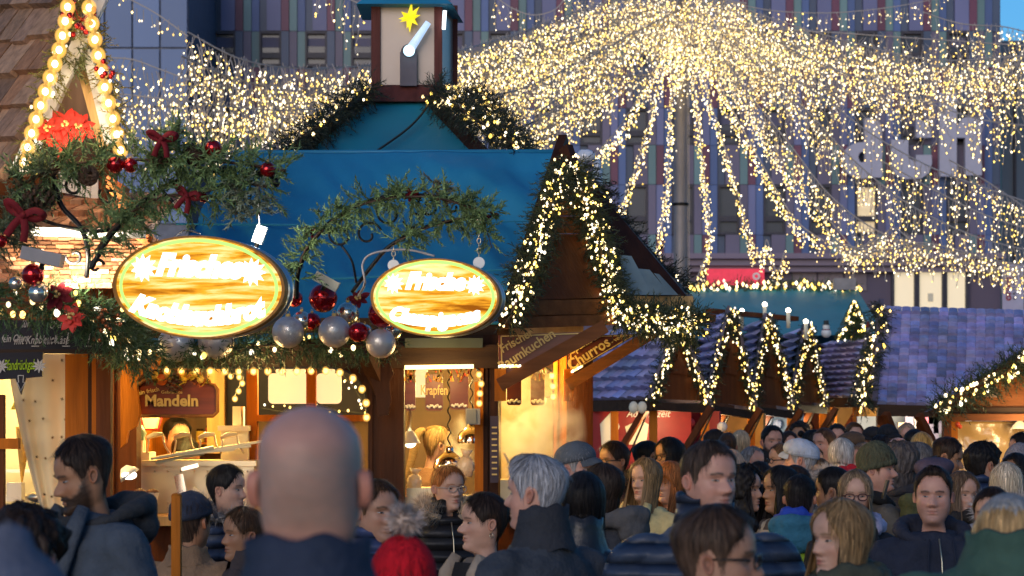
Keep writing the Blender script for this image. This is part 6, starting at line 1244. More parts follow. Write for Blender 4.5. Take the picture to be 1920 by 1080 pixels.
def hand(mb, w0, d, palm, s=1.0, curl=.5, col=(.5, .3, .22), side=1):
    # palm with four fingers of different lengths and a thumb leaving its side; d along the hand, palm = direction the palm faces
    d, pl_ = V(d).normalized(), V(palm).normalized(); sd = d.cross(pl_).normalized() * side; w0 = V(w0)
    mb.tube([w0 - d * .03 * s, w0, w0 + d * .035 * s, w0 + d * .075 * s, w0 + d * .09 * s], [.024 * s, .027 * s, .036 * s, .040 * s, .03 * s], 10, 0, col, flat=.62) if False else mb.sphere(w0 + d * .045 * s, 1, 12, 8, 0, col, fn=None, M=Matrix((sd * .042 * s, d * .058 * s, pl_ * .018 * s)).transposed())
    for k, (o, L) in enumerate(((.030, .072), (.010, .080), (-.010, .075), (-.029, .060))):
        p = w0 + d * .085 * s + sd * o * s; pts = [p - d * .02 * s, p]; a = 0
        for j in range(3): a += curl * (.55 + .1 * k); p = p + (d * math.cos(a) + pl_ * math.sin(a)) * L * s * (.42, .32, .26)[j]; pts.append(p)
        mb.tube(pts, [.0095 * s, .0092 * s, .0085 * s, .0078 * s, .006 * s], 7, 0, col)
    p = w0 + d * .025 * s + sd * .034 * s; mb.tube([p, p + (sd * .7 + d * .6 + pl_ * .3) * .032 * s, p + (sd * .75 + d * 1.3 + pl_ * .8) * .045 * s], [.013 * s, .0115 * s, .008 * s], 7, 0, col)
_clm = {}
def cloth(col, kind='plain'):
    col = tuple(c * 1.25 + .005 for c in col); key = (tuple(round(c, 3) for c in col), kind)
    if key in _clm: return _clm[key]
    nm = kind + '_cloth_%d' % len(_clm)
    if kind == 'knit':
        m = mat(nm, col, .9, var=.3, vscale=60, stretch=(1, 1, .25), bump=.9, bscale=90, spec=.1)
    elif kind == 'fur': m = mat(nm, col, .9, vcol=True, var=.3, vscale=40, spec=.1)
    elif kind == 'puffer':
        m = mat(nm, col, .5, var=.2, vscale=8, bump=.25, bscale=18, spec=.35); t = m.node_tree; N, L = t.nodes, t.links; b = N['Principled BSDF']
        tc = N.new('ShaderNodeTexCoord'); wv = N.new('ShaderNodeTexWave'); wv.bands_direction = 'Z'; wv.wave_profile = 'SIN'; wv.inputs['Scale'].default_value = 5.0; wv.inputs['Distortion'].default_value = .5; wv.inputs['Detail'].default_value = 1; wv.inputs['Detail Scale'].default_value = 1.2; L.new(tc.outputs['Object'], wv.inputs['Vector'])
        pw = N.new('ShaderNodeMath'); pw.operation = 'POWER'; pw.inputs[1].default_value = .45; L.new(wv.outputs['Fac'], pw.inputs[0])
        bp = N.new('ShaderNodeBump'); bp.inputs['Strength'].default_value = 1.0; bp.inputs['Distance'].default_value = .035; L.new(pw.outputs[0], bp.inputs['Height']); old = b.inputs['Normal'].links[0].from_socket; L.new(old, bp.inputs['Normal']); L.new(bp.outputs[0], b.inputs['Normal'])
        cr = N.new('ShaderNodeMapRange'); cr.inputs[1].default_value = .0; cr.inputs[2].default_value = .22; cr.inputs[3].default_value = .5; cr.inputs[4].default_value = 1.0; L.new(wv.outputs['Fac'], cr.inputs[0])  # shade of the quilt valleys painted darker into the cloth colour
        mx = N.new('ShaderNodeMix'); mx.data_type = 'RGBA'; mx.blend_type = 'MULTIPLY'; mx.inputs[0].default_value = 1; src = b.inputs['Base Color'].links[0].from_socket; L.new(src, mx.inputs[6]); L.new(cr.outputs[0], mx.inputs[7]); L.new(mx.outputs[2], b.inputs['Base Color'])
    elif kind == 'leather': m = mat(nm, col, .35, var=.2, vscale=8, bump=.3, bscale=20, spec=.4)
    elif kind == 'plaid':
        m, t, b = newmat(nm); N, L = t.nodes, t.links; tc = N.new('ShaderNodeTexCoord'); base = None
        prev = None
        for ax, sc_, dirn in (('X', 3.2, 'X'), ('Z', 3.2, 'Z')):
            wv = N.new('ShaderNodeTexWave'); wv.bands_direction = dirn; wv.inputs['Scale'].default_value = sc_; L.new(tc.outputs['Object'], wv.inputs['Vector'])
            cr = N.new('ShaderNodeValToRGB'); cr.color_ramp.elements[0].position = .80; cr.color_ramp.elements[0].color = (0, 0, 0, 1); cr.color_ramp.elements[1].position = .9; cr.color_ramp.elements[1].color = (1, 1, 1, 1); L.new(wv.outputs[0], cr.inputs[0])
            mx = N.new('ShaderNodeMix'); mx.data_type = 'RGBA'; L.new(cr.outputs[0], mx.inputs[0]); mx.inputs[7].default_value = (.35, .28, .2, 1)
            if prev is None: mx.inputs[6].default_value = (*col, 1)
            else: L.new(prev, mx.inputs[6])
            prev = mx.outputs[2]
        L.new(prev, b.inputs['Base Color']); b.inputs['Roughness'].default_value = .9
    else: m = mat(nm, col, .8, var=.22, vscale=14, bump=.35, bscale=60, spec=.2)
    _clm[key] = m; return m
_hm = {}
def hairmat(col):
    key = tuple(round(c, 3) for c in col)
    if key in _hm: return _hm[key]
    m, t, b = newmat('hair_%d' % len(_hm)); N, L = t.nodes, t.links
    uv = N.new('ShaderNodeUVMap'); uv.uv_map = 'UV'; mp = N.new('ShaderNodeMapping'); mp.inputs['Scale'].default_value = (46, 1.6, 1); L.new(uv.outputs[0], mp.inputs[0])
    nz = N.new('ShaderNodeTexNoise'); nz.inputs['Scale'].default_value = 1.5; nz.inputs['Detail'].default_value = 5; L.new(mp.outputs[0], nz.inputs['Vector'])
    cr = N.new('ShaderNodeValToRGB'); cr.color_ramp.elements[0].position = .3; cr.color_ramp.elements[0].color = (*tint(col, .35), 1); cr.color_ramp.elements[1].position = .7; cr.color_ramp.elements[1].color = (*tint(col, 1.45), 1); L.new(nz.outputs[0], cr.inputs[0])
    at = N.new('ShaderNodeAttribute'); at.attribute_name = 'Col'; mx = N.new('ShaderNodeMix'); mx.data_type = 'RGBA'; mx.blend_type = 'MULTIPLY'; mx.inputs[0].default_value = 1; L.new(cr.outputs[0], mx.inputs[6]); L.new(at.outputs['Color'], mx.inputs[7])
    L.new(mx.outputs[2], b.inputs['Base Color']); b.inputs['Roughness'].default_value = .5; b.inputs['Specular IOR Level'].default_value = .18
    bp = N.new('ShaderNodeBump'); bp.inputs['Strength'].default_value = .7; bp.inputs['Distance'].default_value = .006; L.new(nz.outputs[0], bp.inputs['Height']); L.new(bp.outputs[0], b.inputs['Normal'])
    _hm[key] = m; return m
SHORT = [(0, .845), (22, .85), (38, .79), (50, .70), (62, .66), (70, .56), (76, .44), (83, .44), (88, .56), (102, .58), (112, .46), (124, .26), (140, .16), (180, .12)]
RECED = [(0, .87), (15, .88), (30, .90), (45, .80), (60, .70), (70, .56), (76, .46), (83, .46), (88, .56), (102, .58), (112, .46), (124, .26), (140, .16), (180, .12)]
LONG = [(0, .88), (12, .87), (25, .81), (38, .70), (50, .58), (58, .48), (66, .42), (180, .36)]
BACK = [(0, .86), (20, .84), (40, .77), (55, .66), (66, .56), (76, .50), (88, .56), (100, .56), (112, .40), (130, .22), (180, .16)]
FRING = [(0, .62), (20, .62), (36, .60), (48, .52), (58, .46), (66, .42), (180, .36)]
def build_hair(p, T, root):
    st = p['hair']; col = p['hairc']; lo = p['lo']; seed = p['seed']; rr_ = random.Random(seed)
    if st in ('bald', 'none'): return
    base = {'short': SHORT, 'buzz': SHORT, 'reced': RECED, 'quiff': SHORT, 'curly': SHORT, 'long': LONG, 'bob': LONG, 'fringe': FRING, 'back': BACK, 'bun': BACK, 'pony': BACK, 'messy': SHORT, 'curlylong': LONG, 'hatlong': LONG}[st]
    hl = curve_tab(base); th = {'short': .045, 'buzz': .022, 'reced': .035, 'quiff': .05, 'curly': .10, 'long': .055, 'bob': .06, 'fringe': .06, 'back': .035, 'bun': .035, 'pony': .035, 'messy': .07, 'curlylong': .09, 'hatlong': .03}[st] * p.get('hvol', 1)
    N = 56 if lo else 112; ns = 10 if lo else 16; longz = p.get('hlen', -.7) if st in ('long', 'fringe', 'curlylong', 'hatlong') else (-.02 if st == 'bob' else None); aopen = p.get('hopen', 52)
    mb = MB(); vs, uv, cs = [], [], []; nh = 0 if longz is None else (9 if lo else 16); rows = ns + 1 + nh; part_ = p.get('part', 0)
    for i in range(N):
        a = 6.28319 * i / N; deg = math.degrees(a if a <= math.pi else 6.28319 - a); z1 = hl(deg) + .014 * noise.noise(V((i * .9, seed, 0))); k1 = noise.noise(V((math.cos(a) * 9, math.sin(a) * 9, seed))); k2 = noise.noise(V((math.cos(a) * 26, math.sin(a) * 26, seed + 5)))
        for j in range(ns + 1):
            s = j / ns; zt = 1 - (1 - z1) * (s ** 1.5); x, y = headpt(a, min(zt, .9995)); nx, ny, nz_ = x / .12, y / .2, (zt - .55) / .2; l_ = math.sqrt(nx * nx + ny * ny + nz_ * nz_) + 1e-6
            t = th * (1 + .35 * k1 * s + .4 * k2 * s)
            if st == 'quiff' or p.get('quiff'): t += .075 * sstep(.45, .95, math.cos(a)) * sstep(.15, .7, s)
            if st in ('short', 'quiff', 'buzz', 'reced', 'messy'): t *= 1 - .7 * sstep(.78, .5, zt) * (1 if st != 'messy' else .4)
            if st in ('curly', 'curlylong', 'messy'): t *= 1 + .8 * noise.noise(V((x * 9 + seed, y * 9, zt * 9))) + .4 * noise.noise(V((x * 20 + seed, y * 20, zt * 20)))
            if part_ and zt > .93: t *= 1 - .5 * g1(x - part_ * .12, .03)
            e = 1 if longz is not None and deg > aopen else (1 - .75 * sstep(.88, 1.0, s)); t *= e
            q = V((x + nx / l_ * t, y + ny / l_ * t, zt + nz_ / l_ * t)); vs.append(T(q)); uv.append((i / N, s)); fd = 1 + p.get('fade', .9) * sstep(.72, .42, zt) * (st in ('short', 'quiff', 'reced', 'buzz')); cs.append((fd, fd, fd))
        if nh:
            q0 = q; zl = longz * (1 + .10 * k1 + .08 * k2); zs_ = z1
            for j in range(1, nh + 1):
                s = j / nh
                if deg <= aopen: q = q0.copy(); q.z -= .002 * s
                else:
                    z = zs_ + (zl - zs_) * s; back = sstep(70, 130, deg); h = sstep(.36, -.25, z)
                    x = q0.x * (1 - .10 * h * back); y = q0.y * (1 - .28 * h * back) + (.16 * h * (1 - back))
                    ex = sstep(-.3, -.55, z) * (1 if not p.get('tuck') else 0); y += (-.10 * back + .13 * (1 - back)) * ex; x *= 1 + .12 * ex
                    wv = .018 * math.sin(z * 13 + k1 * 5) * p.get('wave', 1); fl = .02 * k2; x *= 1 + wv + fl; y *= 1 + wv + fl; q = V((x, y, z))
                    if st == 'curlylong': q += V((noise.noise(q * 6 + V((seed, 0, 0))), noise.noise(q * 6 + V((0, seed, 3))), 0)) * .06
                vs.append(T(q)); uv.append((i / N, 1 + s * 1.4)); cs.append(tuple(1 + .55 * s * p.get('ombre', 0) for _ in range(3)))
    fs = [(i * rows + j, i * rows + j + 1, ((i + 1) % N) * rows + j + 1, ((i + 1) % N) * rows + j) for i in range(N) for j in range(rows - 1)]
    mb.add(vs, fs, 0, cs); UV = list(uv)
    # loose strands that break the outline
    nst = (160 if lo else 1100)
    for k in range(nst):
        i = rr_.randrange(N); j = rr_.randrange(1, rows - 1); a_, b_ = V(vs[i * rows + j]), V(vs[i * rows + min(j + 1, rows - 1)]); dn = (b_ - a_); L = rr_.uniform(.02, .06) if st not in ('curly', 'messy', 'curlylong') else rr_.uniform(.015, .035)
        if dn.length < 1e-6: continue
        dn.normalize(); cen = T(V((0, -.05, .45))); out = (a_ - cen).normalized(); sd = dn.cross(out) * (.0016 if not lo else .003); o = a_ + out * .001; e = o + dn * L + out * rr_.uniform(.001, .009) * (2.0 if st in ('curly', 'messy', 'curlylong') else 1)
        g_ = rr_.choice((.45, .7, 1.0, 1.5, 2.1)) * cs[i * rows + j][0]; mb.add([o - sd, o + sd, e], [(0, 1, 2)], 0, (g_, g_, g_)); UV += [(i / N, .3)] * 3
    mb2 = mb
    if st == 'bun' or st == 'pony':
        c = V((0, -.60, p.get('bunz', .62))); n0 = len(mb.v)
        if st == 'bun': mb.sphere(T(c), .13 * p['H'] * p.get('bunr', 1), 16, 12, fn=lambda d: 1 + .22 * noise.noise(d * 4 + V((seed, 0, 0))))
        else:
            pts = [T(V((0, -.50, .72))), T(V((0, -.66, .72))), T(V((0, -.78, .5))), T(V((0, -.76, .1))), T(V((0, -.70, -.35))), T(V((0, -.66, -.6)))]; mb.tube(spline(pts, 4), [.045 * p['H'] * k for k in np.interp(np.linspace(0, 1, 21), [0, .15, .3, .6, .85, 1], [1, 1.9, 2.6, 2.6, 1.8, .3])], 14)
        UV += [(k * .031 % 1, .5) for k in range(len(mb.v) - n0)]
    mb.uv = UV; o = mb.build('hair', hairmat(col), root, True, M=Matrix.Identity(4)); return o
def capdome(T, z0f, z0b, off, top, n=36, m=12, bulge=0, fwd=0):
    rings = []
    for j in range(m + 1):
        s = j / m; r = []
        for i in range(n):
            a = 6.28319 * i / n; zr = z0f + (z0b - z0f) * (1 - math.cos(a)) / 2; zz = zr + (1 - zr) * (1 - (1 - s) ** 1.6); x, y = headpt(a, min(zz, .9985)); k = off + bulge * math.sin(s * 3.14) ; rad = math.hypot(x, y) + 1e-6
            r.append(T(V((x * (1 + k / max(rad, .1)), y * (1 + k / max(rad, .1)) + fwd * math.sin(s * 2.2), zz + (top + off * .6) * s))))
        rings.append(r)
    return rings
def build_hat(p, T, root):
    h = p.get('hat')
    if not h: return
    kind, col = h[0], h[1]; H = p['H']
    if kind == 'beanie':
        mb = MB(); rg = capdome(T, .62, .40, .055, .10, n=44, m=14); mb.loft(rg, cap1=True); o = mb.build('beanie', cloth(col, 'knit'), root, True, M=Matrix.Identity(4))
        mb = MB(); rings = []
        for dz, k in ((-.02, .06), (-.02, .085), (.10, .095), (.11, .07)):
            r = []
            for i in range(44):
                a = 6.28319 * i / 44; zr = .62 + (.40 - .62) * (1 - math.cos(a)) / 2 + dz; x, y = headpt(a, zr); rad = math.hypot(x, y); r.append(T(V((x * (1 + k / rad), y * (1 + k / rad), zr))))
            rings.append(r)
        mb.loft(rings); mb.build('beanie_cuff', cloth(col, 'knit'), root, True, M=Matrix.Identity(4))
        if len(h) > 2 and h[2]:
            mb = MB(); c = T(V((0, -.12, 1.28))); mb.sphere(c, .13 * H, 14, 10); 
            for k in range(700):
                d = rdir(); s_ = d.orthogonal().normalized() * .003; g = ru(.6, 1.3); mb.add([c + d * .11 * H - s_, c + d * .11 * H + s_, c + d * H * ru(.16, .25) + rdir() * .010], [(0, 1, 2)], 0, (g, g, g))
            mb.build('pompom', cloth(h[2], 'fur'), root, True, M=Matrix.Identity(4))
    elif kind in ('flatcap', 'cap', 'beret', 'armycap'):
        mb = MB(); rg = capdome(T, .72, .52 if kind != 'cap' else .56, .045, .04 if kind != 'beret' else .0, n=40, m=12, bulge={'flatcap': .07, 'cap': .015, 'beret': .16, 'armycap': .05}[kind], fwd={'flatcap': .09, 'cap': 0, 'beret': .0, 'armycap': .03}[kind]); mb.loft(rg, cap1=True); mb.build('cap_crown', cloth(col, 'plain'), root, True, M=Matrix.Identity(4))
        if kind != 'beret':
            L = {'flatcap': .20, 'cap': .36, 'armycap': .24}[kind]; mb = MB(); top, bot = [], []
            for j in range(5):
                t = j / 4; r0, r1 = [], []
                for i in range(15):
                    a = R(-62 + 124 * i / 14); x, y = headpt(a, .72); e = L * math.cos(a * 1.25) ** .8 * t if abs(a * 1.25) < 1.57 else 0; q = V((x * 1.10, y + .03 + e, .735 - .10 * t * t - .10 * (x / .35) ** 2)); r0.append(T(q)); r1.append(T(q - V((0, 0, .03))))
                top.append(r0); bot.append(r1)
            mb.loft(top, closed=False); mb.loft(bot, closed=False); mb.loft([top[-1], bot[-1]], closed=False); mb.build('visor', cloth(tint(col, .8), 'plain'), root, True, M=Matrix.Identity(4))
        mb = MB(); rings = []
        for dz, k in ((-.015, .04), (-.015, .06), (.07, .06), (.08, .045)):
            r = []
            for i in range(40): a = 6.28319 * i / 40; zr = .72 + (.52 - .72) * (1 - math.cos(a)) / 2 + dz; x, y = headpt(a, zr); rad = math.hypot(x, y); r.append(T(V((x * (1 + k / rad), y * (1 + k / rad), zr))))
            rings.append(r)
        mb.loft(rings); mb.build('hat_band', cloth(tint(col, .7), 'plain'), root, True, M=Matrix.Identity(4))
    elif kind == 'hood':
        mb = MB(); rings = []; n = 40
        for j in range(15):
            s = j / 14; r = []
            for i in range(n):
                a = R(62 + 236 * i / (n - 1)); z = 1.05 - 1.35 * s; zz = max(min(z, .97), -.25); x, y = headpt(a, zz if zz > .3 else .3 + (zz - .3) * .2); k = 1.22 + .06 * noise.noise(V((a * 2, s * 4, p['seed']))); r.append(T(V((x * k, y * k + .03, z + .06 * (1 - s)))))
            rings.append(r)
        top = [[T(V((0, .05 - .2 * i / n, 1.18))) for i in range(n)]]; mb.loft(top + rings, closed=False); o = mb.build('hood', cloth(col, 'plain'), root, True, M=Matrix.Identity(4)); md = o.modifiers.new('t', 'SOLIDIFY'); md.thickness = .012
def build_glasses(p, T, root):
    if not p.get('glasses'): return
    H = p['H']; mb = MB(); c = p['glasses'] if isinstance(p['glasses'], tuple) else (.015, .012, .012)
    yy = .515
    for sx in (-1, 1):
        pts = []
        for k in range(19):
            a = 6.283 * k / 18; pts.append(T(V((sx * .15 + .105 * math.copysign(abs(math.cos(a)) ** .8, math.cos(a)), yy - .28 * (sx * .15 + .105 * math.cos(a)) ** 2 * 1.6, .475 + .068 * math.copysign(abs(math.sin(a)) ** .8, math.sin(a))))))
        mb.tube(pts, .0026, 6); mb.tube([T(V((sx * .255, .44, .50))), T(V((sx * .35, .30, .51))), T(V((sx * .365, -.02, .51)))], .0028, 6)
    mb.tube([T(V((-.05, .53, .50))), T(V((0, .545, .505))), T(V((.05, .53, .50)))], .0026, 6)
    mb.build('glasses', mat('glasses_frame_%d' % p['seed'], c, .3, var=0), root, True, M=Matrix.Identity(4))
def fur_tube(mb, pts, r, n, L):
    at, ln = along(pts)
    for k in range(n):
        q, t = at(rnd()); d = rdir(); d = (d - t * d.dot(t)); d = (d.normalized() if d.length > .05 else V((0, 0, 1))); s_ = d.cross(t) * .0025; g = ru(.55, 1.35)
        mb.add([q + d * r * .8 - s_, q + d * r * .8 + s_, q + d * (r + L * ru(.5, 1.2)) + rdir() * L * .4], [(0, 1, 2)], 0, (g, g, g))
def person(label, px, py, Y, yaw=0, sex='m', hair='short', hairc=(.04, .025, .018), skin='fair', jacket=(.03, .035, .05), jk='plain', body=None, pitch=0, roll=0, extra=(), hat=None, glasses=None, coat=False, lo=None, arms='down', Hs=None, bulk=1.0, inner=(.015, .015, .018), group='visitors at the market', legs=(.03, .035, .06), **kw):
    """px, py: where the top of the bare skull is seen in the photograph's outline, Y: distance"""
    lo = (Y > 15.5) if lo is None else lo; seed = int(px * 7 + py * 3) % 997; H = Hs or (.235 if sex == 'm' else .222)
    sk = SKIN[skin] if isinstance(skin, str) else skin
    p = dict(kw, lo=lo, sex=sex, hair=hair, hairc=hairc, skin=tint(sk, 1), seed=seed, H=H, hat=hat, glasses=glasses)
    top = P(px, py, Y); Zt = top.z; k = Zt / 1.75; by = yaw if body is None else body
    root = thing('person', label, 'person', (top.x, Y, 0), R(by + 180), group)
    rnd_state = random.getstate(); random.seed(seed)
    hy = -(yaw - by)   # turn of the head against the body
    Rh = Matrix.Rotation(R(-hy), 3, 'Z') @ Matrix.Rotation(R(-pitch), 3, 'X') @ Matrix.Rotation(R(roll), 3, 'Y'); piv = V((0, -.08, -.05)); z0 = Zt - H
    def T(v):
        v = V(v)
        if hair == 'bald' and v.z > .5: v.x *= 1 + .10 * sstep(.6, .97, v.z); v.y *= 1 + .06 * sstep(.6, .97, v.z); v.z = .5 + (v.z - .5) * .93
        wgt = sstep(-.42, -.02, v.z); q = Rh @ (v - piv) + piv; q = v.lerp(q, wgt); nk = sstep(-.40, -.1, v.z); return V((q.x * H * (1 - .105 * nk) * (.99 if sex == 'm' else 1.0), (q.y + .02 * nk) * H * (1 - .185 * nk), z0 + q.z * H))
    I4 = Matrix.Identity(4); sh = 1.0 if sex == 'm' else .88; sh *= (.75 + .25 * k) if k < 1 else k ** .5; sh *= kw.get('wide', 1)
    zn = z0 + kw.get('hunch', -.27) * H
    # ---- body: head, neck, trunk, arms and hands in one mesh
    mb = MB(); build_head(mb, p, T); skc = p['skin']
    tr = [(.060, .030, .066, .02), (.068, .045, .07, -.01), (.10, .055, .08, -.04), (.14, .07, .09, -.08), (.155, .09, .10, -.16), (.15, .10, .10, -.36), (.145, .095, .10, -.46), (.16, .10, .11, -.60)]
    mb.loft([ringz(w_ * sh, f, b, zn + z * k, 24, 2.2, 0, -.015) for w_, f, b, z in tr], cap1=True, mi=2)
    zsh = zn - .078 * k; arm = {}
    for sx in (-1, 1):
        S = V((sx * .160 * sh, -.02, zsh)); E_, W_ = V((sx * .225 * sh, -.05, zsh - .29 * k)), V((sx * .22 * sh, .10, zsh - .52 * k))
        if arms == 'phone' or (arms == 'phoneR' and sx > 0) or (arms == 'phoneL' and sx < 0): E_, W_ = V((sx * .235 * sh, .05, zsh - .27 * k)), V((sx * .10, .30, zsh - .10 * k))
        if arms == 'hold': E_, W_ = V((sx * .25 * sh, .02, zsh - .28 * k)), V((sx * .10, .27, zsh - .32 * k))
        arm[sx] = (S, E_, W_); d = (W_ - E_).normalized()
        mb.tube([S, S.lerp(E_, .5), E_, E_.lerp(W_, .5), W_, W_ + d * .02], [.05, .045, .04, .036, .027, .026], 10, 2 if True else 0)
        hand(mb, W_ + d * .015, d if arms in ('phone', 'hold') or arms[:5] == 'phone' else (d + V((0, .0, -.6))), V((-sx, .1, .1)), .95 if sex == 'm' else .86, .55, skc, -sx)
    bo = mb.build('body', [M['skin'], M['eye'], cloth(inner)], root, True, M=I4)
    # ---- trousers and shoes
    zc = zn - .56 * k; mb = MB(); mb.loft([ringz(.165 * sh, .11, .115, zn - .50 * k, 20, 2.3), ringz(.172 * sh, .115, .125, zc, 20, 2.3), ringz(.172 * sh, .11, .125, zc - .10 * k, 20, 2.3), ringz(.15 * sh, .08, .10, zc - .14 * k, 20, 2.3)], cap0=True, cap1=True)
    for sx in (-1, 1): mb.tube([V((sx * .088 * sh, 0, zc - .06 * k)), V((sx * .092 * sh, .01, zc * .55)), V((sx * .095 * sh, 0, .07))], [.088, .064, .052], 12)
    mb.build('trousers', cloth(legs), root, True, M=I4)
    for sx in (-1, 1): mb = MB(); mb.sphere((sx * .10 * sh, .05, .045), .05, 12, 8, sc_=(.9, 2.5, .95)); mb.build('shoe', M['black'], root, True, M=I4)
    # ---- jacket
    puff = jk == 'puffer'; mb = MB(); B = .026 * bulk + (.014 if puff else 0); hem = -.92 if coat else -.60
    tab = [(.060, .058, .070, .030), (.074, .066, .078, .010), (.108, .076, .090, -.018), (.142, .088, .102, -.048), (.166, .104, .114, -.10), (.176, .116, .122, -.20), (.178, .122, .124, -.28), (.182, .122, .120, -.36), (.184, .124, .126, -.48), (.190, .124, .130, hem)]
    fine = spl_interp(tab, 5 if not puff else 8); rings = []
    for w_, f, b, z in fine:
        rp = (.014 * noise.noise(V((z * 20, w_ * 9, seed)))) * sstep(.0, -.05, z) if puff else 0
        rings.append(ringz((w_ + rp) * sh + B * .8, f + B + rp, b + B + rp, zn + z * k, 36, 2.45, 0, -.012))
    mb.loft(rings, cap0=True, cap1=True)
    for sx in (-1, 1):
        S, E_, W_ = arm[sx]; pts = spline([S + V((-sx * .07, 0, .0)), S + V((sx * .008, 0, -.012)), S.lerp(E_, .5) + V((sx * .012, 0, 0)), E_, E_.lerp(W_, .5), W_], 8); n = len(pts); rad = []
        for i in range(n):
            t = i / (n - 1); r0 = np.interp(t, [0, .2, .4, .6, .8, 1], [.050, .066, .064, .058, .053, .044]) * (.92 if sex == 'f' else 1) * (.8 + .2 * min(k, 1)) + B * .62
            if puff: r0 += .006 * noise.noise(V((t * 9, sx, seed)))
            rad.append(float(r0))
        mb.tube(pts, rad, 16)
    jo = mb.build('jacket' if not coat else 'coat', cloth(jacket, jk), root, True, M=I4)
    vox = .030 if lo else (.0105 if puff else .014) * (1 if Y < 12 else 1.25)
    md = jo.modifiers.new('join', 'REMESH'); md.mode = 'VOXEL'; md.voxel_size = vox; md.use_smooth_shade = True
    md = jo.modifiers.new('soft', 'SMOOTH'); md.factor = .5; md.iterations = 1 if puff else 5
    if not lo:
        md = jo.modifiers.new('folds', 'DISPLACE'); md.texture = FOLD; md.texture_coords = 'OBJECT'; md.texture_coords_object = FOLDREF; md.strength = .034 if not puff else .012; md.mid_level = .5
    # ---- collars, hoods, scarves
    cz = zn + .035 * k
    for e in extra:
        kind = e[0]; col = e[1] if len(e) > 1 else jacket; mb = MB()
        if kind == 'collar':
            h = e[2] if len(e) > 2 else .075; gap = e[3] if len(e) > 3 else 16; rr2 = []
            for dz, ro in ((-.05, .030), (-.01, .016), (h * .5, .004), (h, .006), (h + .004, -.004), (h * .5, -.010), (-.03, -.004)):
                rr2.append([V(((.076 + ro) * sh ** .5 * math.sin(R(gap + (360 - 2 * gap) * i / 39)), (.084 + ro) * math.cos(R(gap + (360 - 2 * gap) * i / 39)) - .02, cz + dz + .018 * (1 - math.cos(R(gap + (360 - 2 * gap) * i / 39))) / 2 + .006 * math.sin(i * .9 + seed))) for i in range(40)])
            mb.loft(rr2, closed=False); mb.build('collar', cloth(col, e[4] if len(e) > 4 else jk), root, True, M=I4)
        elif kind in ('hood', 'furhood'):
            pts = []; rad = []
            for i in range(25):
                t = i / 24; a = R(28 + 304 * t); bk = (1 - math.cos(a)) / 2; pts.append(V(((.105 + .035 * bk) * sh ** .5 * math.sin(a), (.105 + .05 * bk) * math.cos(a) - .025, cz - .05 + .075 * bk))); rad.append((.020 + .034 * bk) * (e[3] if len(e) > 3 else .9))
            if kind == 'hood':
                mb.tube(pts, rad, 12); mb.sphere(V((0, -.16, cz - .04)), .1, 16, 10, sc_=(1.1, .6, .9)); ho = mb.build('hood', cloth(col, e[2] if len(e) > 2 else jk if jk != 'puffer' else 'plain'), root, True, M=I4)
                md = ho.modifiers.new('join', 'REMESH'); md.mode = 'VOXEL'; md.voxel_size = .012; md.use_smooth_shade = True; md = ho.modifiers.new('soft', 'SMOOTH'); md.iterations = 6; md = ho.modifiers.new('folds', 'DISPLACE'); md.texture = FOLD; md.texture_coords = 'OBJECT'; md.texture_coords_object = FOLDREF; md.strength = .03
            else:
                pts = [q + V((0, 0, .035)) for q in pts]; mb.tube(pts, [r * .8 for r in rad], 10, col=(.5, .5, .5)); fur_tube(mb, pts, .030, 2600, .05); mb.build('fur_trim', cloth(col, 'fur'), root, True, M=I4)
        elif kind == 'scarf':
            for lay in range(2):
                pts = []
                for i in range(33): a = 6.2832 * i / 32 + lay; pts.append(V(((.098 + .012 * lay) * math.sin(a) * sh ** .4, (.105 + .012 * lay) * math.cos(a) - .02, cz + .03 - .045 * lay + .02 * math.sin(a * 2 + seed + lay * 2) - .015 * math.cos(a))))
                mb.tube(pts, [.036 + .008 * math.sin(i * 1.7 + seed) for i in range(33)], 10, cap=False)
            so = mb.build('scarf', cloth(col, e[2] if len(e) > 2 else 'plain'), root, True, M=I4); md = so.modifiers.new('folds', 'DISPLACE'); md.texture = FOLD; md.texture_coords = 'OBJECT'; md.texture_coords_object = FOLDREF; md.strength = .02
        elif kind == 'open':   # open front showing the shirt: a dark v shaped inset with lapels
            f_ = .122 + B + .004
            mb.add([V((-.05, .085 + B, zn + .02 * k)), V((.05, .085 + B, zn + .02 * k)), V((.055, f_ + .01, zn - .16 * k)), V((.03, f_ + .02, zn - .42 * k)), V((-.03, f_ + .02, zn - .42 * k)), V((-.055, f_ + .01, zn - .16 * k))], [(0, 5, 4, 3, 2, 1)]); mb.build('shirt', cloth(col), root, True, M=I4)
            for sx in (-1, 1):
                mb = MB(); mb.tube([V((sx * .075, .055 + B, zn + .05 * k)), V((sx * .085, .10 + B, zn - .03 * k)), V((sx * .075, f_ + .012, zn - .16 * k)), V((sx * .045, f_ + .018, zn - .42 * k))], [.022, .030, .024, .014], 8, flat=.5); mb.build('lapel', cloth(e[2] if len(e) > 2 else jacket), root, True, M=I4)
        elif kind == 'zip':
            f_ = .110 + B; mb.tube([V((.004, .072 + B, zn + .0 * k)), V((0, f_ - .006, zn - .10 * k)), V((0, f_ + .008, zn - .20 * k)), V((0, f_ + .010, zn - .55 * k))], .0035, 6); mb.build('zip', M['steel'], root, True, M=I4)
            if len(e) > 1 and e[1] == 'cord':
                for sx in (-1, 1): mb = MB(); mb.tube([V((sx * .05, .09 + B, zn)), V((sx * .06, f_, zn - .12 * k)), V((sx * .062, f_ + .012, zn - .27 * k))], .004, 6); mb.tube([V((sx * .062, f_ + .013, zn - .27 * k)), V((sx * .062, f_ + .013, zn - .295 * k))], .0055, 6, 1); mb.build('drawcord', [cloth(jacket), M['steel']], root, True, M=I4)
        elif kind == 'badge':
